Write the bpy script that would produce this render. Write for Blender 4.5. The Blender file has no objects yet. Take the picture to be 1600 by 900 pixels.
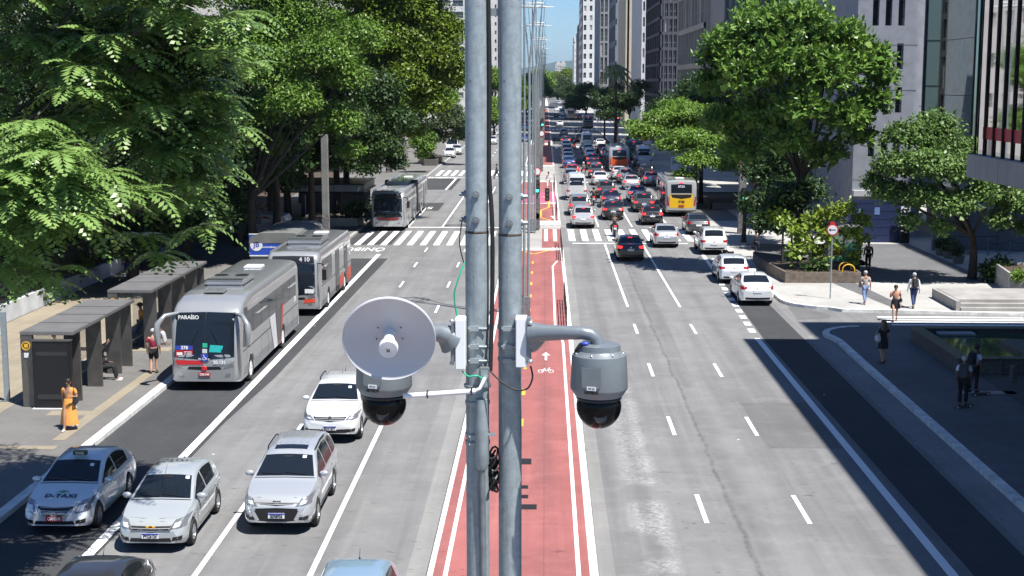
import bpy, bmesh, math, random
import numpy as np
from mathutils import Vector, Matrix
from mathutils.bvhtree import BVHTree
R = math.radians
sc = bpy.context.scene
col = sc.collection
# ---------------------------------------------------------------- camera, sky, sun, exposure
CAM_H, FPX = 10.98, 2220.0
PITCH, YAW = 8.25, 1.33
cam = bpy.data.objects.new('camera', bpy.data.cameras.new('camera'))
col.objects.link(cam); sc.camera = cam
cam.data.sensor_width = 36; cam.data.lens = FPX / 1600 * 36
cam.data.clip_start = 0.1; cam.data.clip_end = 30000
cam.location = (0, 0, CAM_H); cam.rotation_euler = (R(90 - PITCH), 0, R(YAW))
SUNV = Vector((.36, -.33, 1)).normalized()
world = bpy.data.worlds.new('World'); sc.world = world; world.use_nodes = True
wn = world.node_tree
sky = wn.nodes.new('ShaderNodeTexSky'); sky.sky_type = 'NISHITA'; sky.sun_disc = False
sky.sun_elevation = math.asin(SUNV.z); sky.sun_rotation = math.atan2(SUNV.x, SUNV.y)
sky.altitude = 800; sky.air_density = 1.0; sky.dust_density = 0.2; sky.ozone_density = 2.0
bg = wn.nodes['Background']; bg.inputs['Strength'].default_value = 0.055
tint = wn.nodes.new('ShaderNodeVectorMath'); tint.operation = 'MULTIPLY'; tint.inputs[1].default_value = (.78, 1.04, 1.40)   # clear, deep blue air
wn.links.new(sky.outputs[0], tint.inputs[0]); wn.links.new(tint.outputs[0], bg.inputs['Color'])
sun = bpy.data.objects.new('sun', bpy.data.lights.new('sun', 'SUN')); col.objects.link(sun)
sun.data.energy = 5.0; sun.data.angle = R(.5); sun.data.color = (1, .965, .91)
sun.rotation_euler = SUNV.to_track_quat('Z', 'Y').to_euler()
sc.view_settings.view_transform = 'Standard'; sc.view_settings.look = 'None'
sc.view_settings.exposure = 0.85; sc.view_settings.gamma = 1; sc.view_settings.use_curve_mapping = False
sc.cycles.use_denoising = True
sc.cycles.max_bounces = 6; sc.cycles.transparent_max_bounces = 16
sc.cycles.sample_clamp_indirect = 6

CAMR = cam.rotation_euler.to_matrix()
def ray(px, py):
    return CAMR @ Vector((px - 800, 450 - py, -FPX))
def gp(px, py, z=0.0):
    "ground point seen at a pixel of the photograph, on the level z"
    d = ray(px, py); t = (z - CAM_H) / d.z
    return Vector((d.x * t, d.y * t, z))
def pl(px, py, Y):
    "point seen at a pixel, on the vertical plane at distance Y"
    d = ray(px, py); t = Y / d.y
    return Vector((d.x * t, Y, CAM_H + d.z * t))

# ---------------------------------------------------------------- materials
MATS = {}
def pm(name, c, rough=.6, metal=0, noise=None, bump=None, coat=0, spec=.5, objcol=False, emit=None, alpha=None, trans=None):
    if name in MATS: return MATS[name]
    m = bpy.data.materials.new(name); m.use_nodes = True; MATS[name] = m
    nt = m.node_tree; b = nt.nodes['Principled BSDF']
    b.inputs['Base Color'].default_value = (*c, 1); b.inputs['Roughness'].default_value = rough
    b.inputs['Metallic'].default_value = metal; b.inputs['Specular IOR Level'].default_value = spec
    b.inputs['Coat Weight'].default_value = coat
    if coat: b.inputs['Coat Roughness'].default_value = .05
    src = None
    if objcol:
        oi = nt.nodes.new('ShaderNodeObjectInfo'); src = oi.outputs['Color']
        nt.links.new(src, b.inputs['Base Color'])
    if noise:                         # (scale, strength[, detail])
        tc = nt.nodes.new('ShaderNodeTexCoord'); nz = nt.nodes.new('ShaderNodeTexNoise')
        nz.inputs['Scale'].default_value = noise[0]; nz.inputs['Detail'].default_value = noise[2] if len(noise) > 2 else 5
        nt.links.new(tc.outputs['Object'], nz.inputs['Vector'])
        mr = nt.nodes.new('ShaderNodeMapRange'); mr.inputs[1].default_value = .25; mr.inputs[2].default_value = .75
        mr.inputs[3].default_value = 1 - noise[1]; mr.inputs[4].default_value = 1 + noise[1]
        nt.links.new(nz.outputs['Fac'], mr.inputs[0])
        mx = nt.nodes.new('ShaderNodeVectorMath'); mx.operation = 'SCALE'
        if src: nt.links.new(src, mx.inputs[0])
        else: mx.inputs[0].default_value = c
        nt.links.new(mr.outputs[0], mx.inputs['Scale']); nt.links.new(mx.outputs[0], b.inputs['Base Color'])
        if bump:
            bp = nt.nodes.new('ShaderNodeBump'); bp.inputs['Strength'].default_value = bump; bp.inputs['Distance'].default_value = .02
            nt.links.new(nz.outputs['Fac'], bp.inputs['Height']); nt.links.new(bp.outputs[0], b.inputs['Normal'])
    if emit:
        b.inputs['Emission Color'].default_value = (*emit[0], 1); b.inputs['Emission Strength'].default_value = emit[1]
    if alpha is not None: b.inputs['Alpha'].default_value = alpha
    if trans is not None: b.inputs['Transmission Weight'].default_value = trans
    return m

def nd(nt, t, op=None, **ins):
    n = nt.nodes.new(t)
    if op:
        if hasattr(n, 'operation'): n.operation = op
        elif hasattr(n, 'data_type'): n.data_type = op
    for k, v in ins.items():
        k = int(k[1:]) if k[0] == 'i' and k[1:].isdigit() else k.replace('_', ' ')
        if isinstance(v, bpy.types.NodeSocket): nt.links.new(v, n.inputs[k])
        else: n.inputs[k].default_value = v
    return n
def mth(nt, op, a, b=0.0, c=0.0): return nd(nt, 'ShaderNodeMath', op, i0=a, i1=b, i2=c).outputs[0]
def mrange(nt, v, a, b, c=0.0, d=1.0):
    return nd(nt, 'ShaderNodeMapRange', i0=v, i1=a, i2=b, i3=c, i4=d).outputs[0]
def nz(nt, vec, scale, detail=5, rough=.6):
    n = nd(nt, 'ShaderNodeTexNoise', Scale=scale, Detail=detail, Roughness=rough); nt.links.new(vec, n.inputs['Vector'])
    return n.outputs['Fac']
def mixc(nt, f, a, b):
    n = nt.nodes.new('ShaderNodeMix'); n.data_type = 'RGBA'
    for i, v in ((0, f), (6, a), (7, b)):
        if isinstance(v, bpy.types.NodeSocket): nt.links.new(v, n.inputs[i])
        else: n.inputs[i].default_value = v if i == 0 else (*v, 1)
    return n.outputs[2]

def surface_mat(name, base, dark, light, rough=.85, streak=True, seams=(), worn=None, specks=True, stain=.6, joints=None):
    "weathered paving: patches, tyre streaks along the street, fine grain, seams at given X, worn pale areas"
    m = bpy.data.materials.new(name); m.use_nodes = True; MATS[name] = m
    nt = m.node_tree; b = nt.nodes['Principled BSDF']
    pos = nt.nodes.new('ShaderNodeNewGeometry').outputs['Position']
    sx = nd(nt, 'ShaderNodeSeparateXYZ'); nt.links.new(pos, sx.inputs[0])
    X, Y = sx.outputs[0], sx.outputs[1]
    big = nz(nt, pos, .25, 6, .65)
    c = mixc(nt, mrange(nt, big, .38, .62), tuple(x * 1.04 for x in base), tuple(x * .8 for x in base))
    if streak:
        st = nd(nt, 'ShaderNodeCombineXYZ'); nt.links.new(mth(nt, 'MULTIPLY', X, 1.3), st.inputs[0]); nt.links.new(mth(nt, 'MULTIPLY', Y, .035), st.inputs[1])
        s1 = nz(nt, st.outputs[0], 1.0, 4, .6)
        c = mixc(nt, mth(nt, 'MULTIPLY', mrange(nt, s1, .45, .7), stain), c, dark)
        s2 = nz(nt, st.outputs[0], 2.7, 3, .5)
        c = mixc(nt, mth(nt, 'MULTIPLY', mrange(nt, s2, .55, .8), .4), c, light)
    fine = nz(nt, pos, 9, 8, .75)
    c = mixc(nt, mth(nt, 'MULTIPLY', mrange(nt, fine, .3, .72), .45), c, tuple(x * .72 for x in base))
    if worn:
        (x0, x1, y0, y1) = worn
        a = mth(nt, 'MULTIPLY', mrange(nt, X, x0, x0 + .35), mrange(nt, X, x1, x1 - .35))
        a = mth(nt, 'MULTIPLY', a, mth(nt, 'MULTIPLY', mrange(nt, Y, y0, y0 + 1.5), mrange(nt, Y, y1, y1 - 2)))
        w = mth(nt, 'MULTIPLY', a, mrange(nt, nz(nt, pos, 6.5, 10, .9), .45, .57))
        w = mth(nt, 'MULTIPLY', w, mrange(nt, nz(nt, pos, .33, 2, .5), .42, .52))
        c = mixc(nt, mth(nt, 'MULTIPLY', w, .72), c, tuple(min(.75, x * 1.5 + .08) for x in light))
    for (x0, wd, st_) in seams:
        wob = mth(nt, 'MULTIPLY', mth(nt, 'SUBTRACT', nz(nt, pos, .5, 6, .7), .5), .5)
        dx = mth(nt, 'ABSOLUTE', mth(nt, 'ADD', mth(nt, 'SUBTRACT', X, x0), wob))
        k = mth(nt, 'MULTIPLY', mrange(nt, dx, wd, wd * .2), mrange(nt, nz(nt, pos, 2.5, 7, .8), .36, .56))
        c = mixc(nt, mth(nt, 'MULTIPLY', k, st_), c, tuple(x * .3 for x in dark))
    if specks:                      # short dark scuffs lying across the lanes
        sc_ = nd(nt, 'ShaderNodeCombineXYZ'); nt.links.new(mth(nt, 'MULTIPLY', X, 1.1), sc_.inputs[0]); nt.links.new(mth(nt, 'MULTIPLY', Y, 2.4), sc_.inputs[1])
        k = mth(nt, 'MULTIPLY', mrange(nt, nz(nt, sc_.outputs[0], 1.7, 8, .72), .585, .66), mrange(nt, nz(nt, pos, .3, 2), .40, .55))
        c = mixc(nt, mth(nt, 'MULTIPLY', k, .7), c, tuple(x * .55 for x in dark))
        if streak:                  # oil band along the middle of each lane
            fr = mth(nt, 'ABSOLUTE', mth(nt, 'SUBTRACT', mth(nt, 'FRACT', mth(nt, 'DIVIDE', mth(nt, 'ADD', X, 24.7), 2.6)), .5))
            c = mixc(nt, mth(nt, 'MULTIPLY', mrange(nt, fr, .16, .02), mth(nt, 'MULTIPLY', mrange(nt, nz(nt, pos, .16, 5, .65), .36, .62), .75)), c, dark)
        md_ = nz(nt, pos, 1.1, 6, .7); c = mixc(nt, mth(nt, 'MULTIPLY', mrange(nt, md_, .5, .72), .35), c, light)
    if joints:                      # slab joints every (jx, jy) metres
        for ax, p in ((X, joints[0]), (Y, joints[1])):
            fr = mth(nt, 'FRACT', mth(nt, 'DIVIDE', mth(nt, 'ADD', ax, 500), p))
            k = mrange(nt, mth(nt, 'ABSOLUTE', mth(nt, 'SUBTRACT', fr, .5)), .5 - .018 / p, .5)
            c = mixc(nt, mth(nt, 'MULTIPLY', k, .55), c, tuple(x * .4 for x in base))
    if specks:
        vo = nd(nt, 'ShaderNodeTexVoronoi', Scale=1.6); nt.links.new(pos, vo.inputs['Vector'])
        k = mth(nt, 'MULTIPLY', mrange(nt, vo.outputs['Distance'], .075, .05), mrange(nt, nz(nt, pos, .8, 2), .5, .56))
        c = mixc(nt, mth(nt, 'MULTIPLY', k, .7), c, tuple(x * .25 for x in base))
        vo = nd(nt, 'ShaderNodeTexVoronoi', Scale=.55); nt.links.new(pos, vo.inputs['Vector'])
        k = mrange(nt, vo.outputs['Distance'], .03, .02)
        c = mixc(nt, mth(nt, 'MULTIPLY', k, .8), c, (.6, .6, .58))
    nt.links.new(c, b.inputs['Base Color']); b.inputs['Roughness'].default_value = rough
    b.inputs['Specular IOR Level'].default_value = .25
    bp = nd(nt, 'ShaderNodeBump', Strength=.25, Distance=.01); nt.links.new(fine, bp.inputs['Height']); nt.links.new(bp.outputs[0], b.inputs['Normal'])
    return m

def paint_line_mat(name, c, wear=.5):
    m = bpy.data.materials.new(name); m.use_nodes = True; MATS[name] = m
    nt = m.node_tree; b = nt.nodes['Principled BSDF']
    pos = nt.nodes.new('ShaderNodeNewGeometry').outputs['Position']
    k = mth(nt, 'MULTIPLY', mrange(nt, nz(nt, pos, 6, 9, .8), .56, .68), wear)
    cc = mixc(nt, k, c, tuple(x * .35 for x in c))
    nt.links.new(cc, b.inputs['Base Color']); b.inputs['Roughness'].default_value = .7
    return m

def leaf_mat(name, c1, c2, rough=.45, transl=.13):
    m = bpy.data.materials.new(name); m.use_nodes = True; MATS[name] = m
    nt = m.node_tree; b = nt.nodes['Principled BSDF']; out = nt.nodes['Material Output']
    g = nt.nodes.new('ShaderNodeNewGeometry')
    c = mixc(nt, g.outputs['Random Per Island'], c1, c2)
    c = mixc(nt, mth(nt, 'MULTIPLY', mrange(nt, nz(nt, g.outputs['Position'], .35, 3), .4, .65), .6), c, tuple(x * .6 for x in c1))
    nt.links.new(c, b.inputs['Base Color']); b.inputs['Roughness'].default_value = rough; b.inputs['Specular IOR Level'].default_value = .3
    t = nt.nodes.new('ShaderNodeBsdfTranslucent')
    t2 = mixc(nt, .5, c, (c1[0] * 1.5, c1[1] * 1.5, c1[2] * .4)); nt.links.new(t2, t.inputs[0])
    ms = nt.nodes.new('ShaderNodeMixShader'); ms.inputs[0].default_value = transl
    nt.links.new(b.outputs[0], ms.inputs[1]); nt.links.new(t.outputs[0], ms.inputs[2]); nt.links.new(ms.outputs[0], out.inputs[0])
    return m

# ---------------------------------------------------------------- mesh helpers
class MB:
    def __init__(s): s.v = []; s.f = []
    def add(s, vs, fs):
        o = len(s.v); s.v += [tuple(v) for v in vs]; s.f += [tuple(i + o for i in f) for f in fs]; return s
    def box(s, c, d, rz=0, M=None):
        x, y, z = d[0] / 2, d[1] / 2, d[2] / 2
        vs = [Vector((a * x, b * y, e * z)) for e in (-1, 1) for b in (-1, 1) for a in (-1, 1)]
        m = Matrix.Translation(c) @ (M if M is not None else Matrix.Rotation(rz, 4, 'Z'))
        return s.add([m @ v for v in vs], [(0, 2, 3, 1), (4, 5, 7, 6), (0, 1, 5, 4), (2, 6, 7, 3), (0, 4, 6, 2), (1, 3, 7, 5)])
    def b2(s, x0, x1, y0, y1, z0, z1):
        return s.box(((x0 + x1) / 2, (y0 + y1) / 2, (z0 + z1) / 2), (abs(x1 - x0), abs(y1 - y0), abs(z1 - z0)))
    def path(s, pts, r, n=8, cap=True):
        pts = [Vector(p) for p in pts]
        rs = r if isinstance(r, (list, tuple)) else [r] * len(pts)
        rings = []; pu = None
        for i, p in enumerate(pts):
            t = (pts[min(i + 1, len(pts) - 1)] - pts[max(i - 1, 0)]).normalized()
            u = pu - t * pu.dot(t) if pu is not None else t.orthogonal()
            if u.length < 1e-5: u = t.orthogonal()
            u.normalize(); pu = u; w = t.cross(u)
            rings.append([p + (u * math.cos(2 * math.pi * k / n) + w * math.sin(2 * math.pi * k / n)) * rs[i] for k in range(n)])
        vs = [v for g in rings for v in g]; fs = []
        for i in range(len(pts) - 1):
            for k in range(n):
                a, b = i * n + k, i * n + (k + 1) % n
                fs.append((a, b, b + n, a + n))
        if cap: fs += [tuple(range(n))[::-1], tuple(range((len(pts) - 1) * n, len(pts) * n))]
        return s.add(vs, fs)
    def cyl(s, p0, p1, r0, r1=None, n=12): return s.path([p0, p1], [r0, r0 if r1 is None else r1], n)
    def lathe(s, prof, n=24, M=None, sq=(1, 1), cap=True):
        M = M if M is not None else Matrix.Identity(4)
        vs = [M @ Vector((r * math.cos(2 * math.pi * k / n) * sq[0], r * math.sin(2 * math.pi * k / n) * sq[1], z)) for r, z in prof for k in range(n)]
        fs = []
        for i in range(len(prof) - 1):
            for k in range(n):
                a, b = i * n + k, i * n + (k + 1) % n
                fs.append((a, b, b + n, a + n))
        if cap and prof[0][0] > 1e-4: fs.append(tuple(range(n))[::-1])
        if cap and prof[-1][0] > 1e-4: fs.append(tuple(range((len(prof) - 1) * n, len(prof) * n)))
        return s.add(vs, fs)
    def ball(s, c, r, n=12, M=None):
        r = r if isinstance(r, (list, tuple)) else (r, r, r)
        pr = [(math.sin(math.pi * i / 8) + 1e-5, -math.cos(math.pi * i / 8)) for i in range(9)]
        m = Matrix.Translation(c) @ (M if M is not None else Matrix.Identity(4)) @ Matrix.Diagonal((*r, 1))
        return s.lathe(pr, n, m)
    def prism(s, poly, z0, z1, M=None):
        M = M if M is not None else Matrix.Identity(4); n = len(poly)
        vs = [M @ Vector((x, y, z)) for z in (z0, z1) for x, y in poly]
        return s.add(vs, [tuple(range(n))[::-1], tuple(range(n, 2 * n))] + [(i, (i + 1) % n, n + (i + 1) % n, n + i) for i in range(n)])
    def poly(s, pts): return s.add(pts, [tuple(range(len(pts)))])
    def sheet(s, x0, x1, y0, y1, z): return s.poly([(x0, y0, z), (x1, y0, z), (x1, y1, z), (x0, y1, z)])
    def build(s, name, mat=None, parent=None, smooth=None, bev=None, loc=None):
        me = bpy.data.meshes.new(name); me.from_pydata(s.v, [], s.f); me.update()
        if bev or True:
            bm = bmesh.new(); bm.from_mesh(me)
            bmesh.ops.remove_doubles(bm, verts=bm.verts, dist=1e-5) if len(s.v) < 20000 else None
            if bev:
                es = [e for e in bm.edges if len(e.link_faces) == 2 and e.calc_face_angle(0) > .6]
                bmesh.ops.bevel(bm, geom=es, offset=bev, segments=2, affect='EDGES', clamp_overlap=True)
            bm.to_mesh(me); bm.free()
        return mobj(name, me, mat, parent, smooth, loc)

def mobj(name, me, mat=None, parent=None, smooth=None, loc=None):
    if smooth is not None:
        me.polygons.foreach_set('use_smooth', [True] * len(me.polygons)); me.set_sharp_from_angle(angle=R(smooth))
    if mat is not None:
        me.materials.clear()
        for m in (mat if isinstance(mat, (list, tuple)) else [mat]): me.materials.append(m)
    o = bpy.data.objects.new(name, me); col.objects.link(o)
    if parent: o.parent = parent
    if loc is not None: o.location = loc
    return o

def tag(o, label=None, cat=None, group=None, kind=None):
    if label: o['label'] = label
    if cat: o['category'] = cat
    if group: o['group'] = group
    if kind: o['kind'] = kind
    return o
def empty(name, label, cat, loc=(0, 0, 0), rz=0, group=None):
    o = bpy.data.objects.new(name, None); col.objects.link(o); o.location = loc; o.rotation_euler = (0, 0, rz)
    o.empty_display_size = .2
    return tag(o, label, cat, group)
def copy_tree(o, parent=None):
    c = o.copy(); col.objects.link(c); c.parent = parent
    for ch in o.children: copy_tree(ch, c)
    return c
def recolour(root, rgb):
    for ch in root.children:
        ch.color = (*rgb, 1)
        for g in ch.children: g.color = (*rgb, 1)
def text_mesh(name, txt, size, mat, parent, M, align='CENTER', ext=.002, bold=0, sx=1.0):
    cu = bpy.data.curves.new(name, 'FONT'); cu.body = txt; cu.size = size; cu.align_x = align; cu.align_y = 'CENTER'
    cu.extrude = ext; cu.offset = bold; cu.resolution_u = 3
    t = bpy.data.objects.new('t', cu); col.objects.link(t)
    dg = bpy.context.evaluated_depsgraph_get()
    me = bpy.data.meshes.new_from_object(t.evaluated_get(dg)); me.name = name
    bpy.data.objects.remove(t); bpy.data.curves.remove(cu)
    me.transform(M @ Matrix.Diagonal((sx, 1, 1, 1)))
    return mobj(name, me, mat, parent)
def face_m(p, rx=90, rz=0):           # text plane standing up, facing -Y (rz=0), +X (90), +Y (180), -X (-90)
    return Matrix.Translation(p) @ Matrix.Rotation(R(rz), 4, 'Z') @ Matrix.Rotation(R(rx), 4, 'X')

# shared materials
asph = surface_mat('weathered_asphalt', (.205, .205, .204), (.125, .125, .126), (.26, .26, .257), seams=((4.9, .09, .5),), stain=.8, worn=(2.05, 3.3, 30, 52))
asphD = surface_mat('new_asphalt', (.058, .06, .063), (.045, .046, .048), (.075, .076, .078), stain=.4, rough=.9)
asphP = surface_mat('patch_asphalt', (.15, .15, .148), (.11, .11, .11), (.19, .19, .19), stain=.3)
pave = surface_mat('concrete_pavement', (.27, .265, .25), (.2, .195, .185), (.33, .32, .31), streak=False, joints=(3.0, 3.0))
paveG = surface_mat('grey_pavement', (.14, .14, .145), (.12, .12, .12), (.2, .2, .2), streak=False, joints=(3.0, 3.0))
paveL = surface_mat('light_pavement', (.42, .41, .39), (.36, .35, .34), (.5, .49, .47), streak=False, joints=(2.5, 2.5))
paveY = surface_mat('sandy_pavement', (.29, .25, .185), (.22, .19, .15), (.35, .3, .23), streak=False, joints=(.6, .6))
redM = surface_mat('red_cycle_path', (.335, .120, .113), (.20, .085, .082), (.42, .17, .165), stain=.75, specks=True, joints=(50, 6.0))
kerbM = pm('kerb_paint', (.62, .62, .60), .8, noise=(3, .3, 8))
kerbC = pm('kerb_concrete', (.34, .335, .32), .85, noise=(3, .3, 8))
white = paint_line_mat('road_white', (.80, .80, .78)); whiteO = paint_line_mat('road_white_worn', (.70, .70, .68), .9)
yellow = paint_line_mat('road_yellow', (.72, .42, .05))
M_ = dict(
 galv=pm('galvanised_steel', (.30, .345, .36), .45, .35, noise=(16, .2, 9)),
 dgalv=pm('weathered_galvanised', (.22, .24, .25), .5, .5, noise=(9, .3, 8)),
 wplas=pm('white_plastic', (.72, .74, .74), .4), alu=pm('grey_cast_metal', (.20, .225, .24), .36, .3, noise=(30, .05)),
 dish=pm('dish_grey', (.52, .53, .56), .5, .1), black=pm('black_plastic', (.012, .012, .013), .35),
 dome=pm('dark_dome', (.004, .004, .005), .06, spec=.18), rubber=pm('rubber', (.016, .016, .017), .75),
 rim=pm('alloy_rim', (.45, .46, .47), .3, .8), rimb=pm('dark_alloy_rim', (.12, .12, .125), .35, .7),
 glass=pm('car_glass', (.010, .014, .02), .03, spec=.45), under=pm('underbody', (.008, .008, .008), .9),
 paint=pm('car_paint', (.5, .5, .5), .3, .25, objcol=True, coat=1), chrome=pm('chrome', (.62, .62, .63), .3, .7), sglass=pm('tinted_side_glass', (.012, .015, .018), .05, spec=.18),
 head=pm('headlight_lens', (.30, .31, .33), .14, .55, coat=1), lampd=pm('dark_lens', (.05, .05, .055), .12, coat=1), bright=pm('lamp_reflector', (.82, .83, .85), .25, .3),
 tail=pm('tail_lens', (.35, .008, .012), .15, coat=1), taill=pm('lit_brake_lens', (.5, .01, .015), .2, emit=((1, .03, .03), 1.6)),
 amber=pm('amber_lens', (.6, .2, .02), .2), plate=pm('plate_white', (.72, .73, .74), .5), plater=pm('plate_red', (.42, .02, .02), .5),
 pblue=pm('plate_blue', (.03, .06, .4), .5), ink=pm('black_ink', (.01, .01, .01), .6), wink=pm('white_ink', (.8, .8, .8), .6),
 steel=pm('stainless_steel', (.17, .165, .155), .38, .7, noise=(2.5, .25, 6)), rooft=pm('shelter_roof', (.17, .165, .16), .5, .2, noise=(1.5, .15)),
 conc=pm('pillar_concrete', (.17, .17, .165), .85, noise=(1.2, .25, 8), bump=.3), blackpanel=pm('black_panel', (.014, .014, .015), .3),
 bark=pm('bark', (.042, .034, .027), .9, noise=(6, .4, 8), bump=.6), soil=pm('soil', (.06, .042, .03), .95, noise=(5, .5)),
 skin1=pm('skin_light', (.52, .30, .21), .55), skin2=pm('skin_brown', (.22, .11, .07), .55), skin3=pm('skin_tan', (.36, .19, .12), .55),
 hair=pm('dark_hair', (.015, .011, .009), .6), hairb=pm('brown_hair', (.10, .05, .025), .55), hairg=pm('grey_hair', (.42, .41, .40), .7),
 cable=pm('black_cable', (.012, .012, .013), .5), gcable=pm('green_cable', (.02, .42, .22), .45),
 glazing=pm('clear_glazing', (.75, .8, .78), .03, alpha=.22), winM=pm('window_glass', (.02, .026, .034), .04, spec=.8),
 wfr=pm('window_frame', (.4, .4, .4), .5), gold=pm('sign_yellow', (.75, .42, .03), .5), red=pm('sign_red', (.55, .02, .025), .5),
 water=pm('pool_water', (.045, .075, .055), .06, noise=(1.2, .35)), stone=pm('dark_stone', (.10, .095, .085), .7, noise=(7, .4, 6), bump=.3),
)
def pole_mat():
    m = bpy.data.materials.new('pole_steel'); m.use_nodes = True; nt = m.node_tree; b = nt.nodes['Principled BSDF']
    tc = nt.nodes.new('ShaderNodeTexCoord').outputs['Object']; mp = nd(nt, 'ShaderNodeMapping'); nt.links.new(tc, mp.inputs[0]); mp.inputs['Scale'].default_value = (22, 22, 1.1)
    c = mixc(nt, mrange(nt, nz(nt, tc, 26, 6, .6), .35, .65), (.25, .29, .305), (.34, .385, .40))
    c = mixc(nt, mth(nt, 'MULTIPLY', mrange(nt, nz(nt, mp.outputs[0], 1.6, 7, .65), .52, .72), .6), c, (.15, .165, .17))
    c = mixc(nt, mth(nt, 'MULTIPLY', mrange(nt, nz(nt, mp.outputs[0], 3.3, 5, .6), .62, .72), .6), c, (.55, .58, .58))
    c = mixc(nt, mth(nt, 'MULTIPLY', mrange(nt, nz(nt, tc, 55, 3, .5), .68, .74), .8), c, (.09, .075, .06))
    nt.links.new(c, b.inputs['Base Color']); b.inputs['Metallic'].default_value = .3
    r = mrange(nt, nz(nt, tc, 18, 5), .3, .7, .35, .6); nt.links.new(r, b.inputs['Roughness']); return m
M_['pole'] = pole_mat()
def cm(name, rgb, rough=.75): return pm(name, rgb, rough)
# ================================================================ THE SETTING
def st(o): return tag(o, kind='structure')
def band(pts, w, side=1):
    "outline polygon of a strip of width w along a polyline (to its left for side=1)"
    P = [Vector((p[0], p[1])) for p in pts]; Q = []
    for i, p in enumerate(P):
        t = (P[min(i + 1, len(P) - 1)] - P[max(i - 1, 0)]).normalized(); Q.append(p + Vector((-t.y, t.x)) * w * side)
    return P, Q
def strip(mb, pts, w, z0, z1, side=1):
    P, Q = band(pts, w, side)
    for i in range(len(P) - 1):
        q = [P[i], P[i + 1], Q[i + 1], Q[i]]
        if side < 0: q = q[::-1]
        mb.prism([(v.x, v.y) for v in q], z0, z1)
def arc(cx, cy, r, a0, a1, n=8): return [(cx + r * math.cos(R(a0 + (a1 - a0) * i / n)), cy + r * math.sin(R(a0 + (a1 - a0) * i / n))) for i in range(n + 1)]

gm = surface_mat('far_ground', (.17, .18, .15), (.12, .13, .1), (.22, .22, .2), streak=False, specks=False)
st(MB().sheet(-9000, 9000, -300, 16000, -.06).build('ground', gm))
st(MB().sheet(-13.9, 40, -20, 1500, 0).build('road', asph))
# dark resurfaced bus lanes and patches
mb = MB().poly([(-13.75, 20, .004), (-10.55, 20, .004), (-10.4, 45, .004), (-10.1, 52, .004), (-9.85, 88.4, .004), (-13.75, 88.4, .004)])
mb.sheet(-13.75, -10.5, 96, 104.6, .004).sheet(-13.75, -9.2, 122, 130, .004).sheet(-13.75, -9.6, 146, 163, .004)
mb.poly([(9.75, 20, .004), (11.25, 20, .004), (11.2, 60, .004), (11.2, 84, .004), (9.95, 84, .004), (9.45, 60, .004)])
mb.sheet(4.3, 12.0, 185, 205, .004).sheet(1.5, 12.0, 255, 285, .004)
st(mb.build('bus_lane', asphD))
mb = MB().poly([(6.85, 42.1, .005), (9.0, 42.1, .005), (9.05, 48.3, .005), (6.8, 48.2, .005)])
mb.poly([(11.8, 65.7, .005), (13.4, 66.2, .005), (13.6, 67.1, .005), (12.6, 69.5, .005), (12.1, 71, .005)])
st(mb.build('road_patch', asphP))
gut = surface_mat('concrete_gutter', (.25, .247, .238), (.18, .178, .172), (.31, .305, .295), stain=.9)
mb = MB().sheet(1.26, 1.62, -20, 95, .004).sheet(-3.1, -2.66, -20, 95, .004).sheet(11.45, 12.38, 20, 61.5, .004).sheet(1.26, 1.7, 108, 400, .004)
st(mb.build('gutter', gut))
# left pavement
st(MB().sheet(-60, -24.4, 40, 175, .15).build('park_ground', M_['soil']))
st(MB().b2(-60, -13.95, -20, 1500, -.05, .14).build('left_pavement', surface_mat('left_pavement', (.165, .16, .152), (.13, .125, .12), (.2, .195, .185), streak=False, joints=(4, 4))))
mb = MB().sheet(-24.5, -18.0, 40, 75, .146); mb.sheet(-15.05, -14.65, 42.0, 52.8, .146); mb.sheet(-16.4, -15.05, 45.2, 45.9, .146)
mb.sheet(-21, -14.6, 40.9, 41.3, .146).sheet(-19.5, -15.3, 56.5, 57.3, .146)
st(mb.build('tile_paving', paveY))
mb = MB()
strip(mb, [(-13.95, -20), (-13.95, 56)], .3, -.02, .15, -1)
st(mb.build('left_kerb', kerbM))
mb = MB(); strip(mb, [(-13.95, 56), (-13.95, 1500)], .25, -.02, .148, -1); st(mb.build('left_far_kerb', kerbC))
# right pavements, divided by a side road
near = [(12.62, -20), (12.62, 55), (12.66, 59.6)] + arc(14.3, 61.2, 1.9, 205, 95, 6) + [(16, 63.2), (60, 63.2)]
st(MB().prism(near + [(60, -20)], -.05, .14).build('right_pavement', paveG))
mb = MB(); strip(mb, near[:-2], .27, -.02, .15, 1); st(mb.build('right_kerb', kerbM))
far = [(60, 67.0), (22, 67.2), (16.6, 68.0), (14.4, 68.2)] + arc(14.6, 71.2, 2.5, 255, 185, 5) + [(12.05, 76), (12.2, 100), (12.6, 1500)]
st(MB().prism(far + [(60, 1500)], -.05, .14).build('far_right_pavement', paveL))
mb = MB(); strip(mb, far[:-1], .24, -.02, .15, 1); strip(mb, [(12.2, 100), (12.6, 1500)], .24, -.02, .15, 1); st(mb.build('far_right_kerb', kerbM))
mb = MB().sheet(17.4, 24.6, 77.5, 96, .146).sheet(13.6, 19.5, 84.5, 96, .146).poly([(16.9, 68.4, .147), (17.6, 68.4, .147), (16.9, 77.5, .147), (15.6, 77.5, .147)])
mb.sheet(12.6, 15.6, 112, 160, .146)
st(mb.build('grey_paving', paveG))
st(MB().sheet(14.6, 16.6, 49.2, 49.7, .146).build('paving_band', paveL))
cob = surface_mat('cobbles', (.11, .105, .1), (.08, .08, .08), (.15, .145, .14), streak=False, joints=(.22, .22))
st(MB().sheet(16.2, 30, 30, 52.3, .146).build('cobble_paving', cob))
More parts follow.
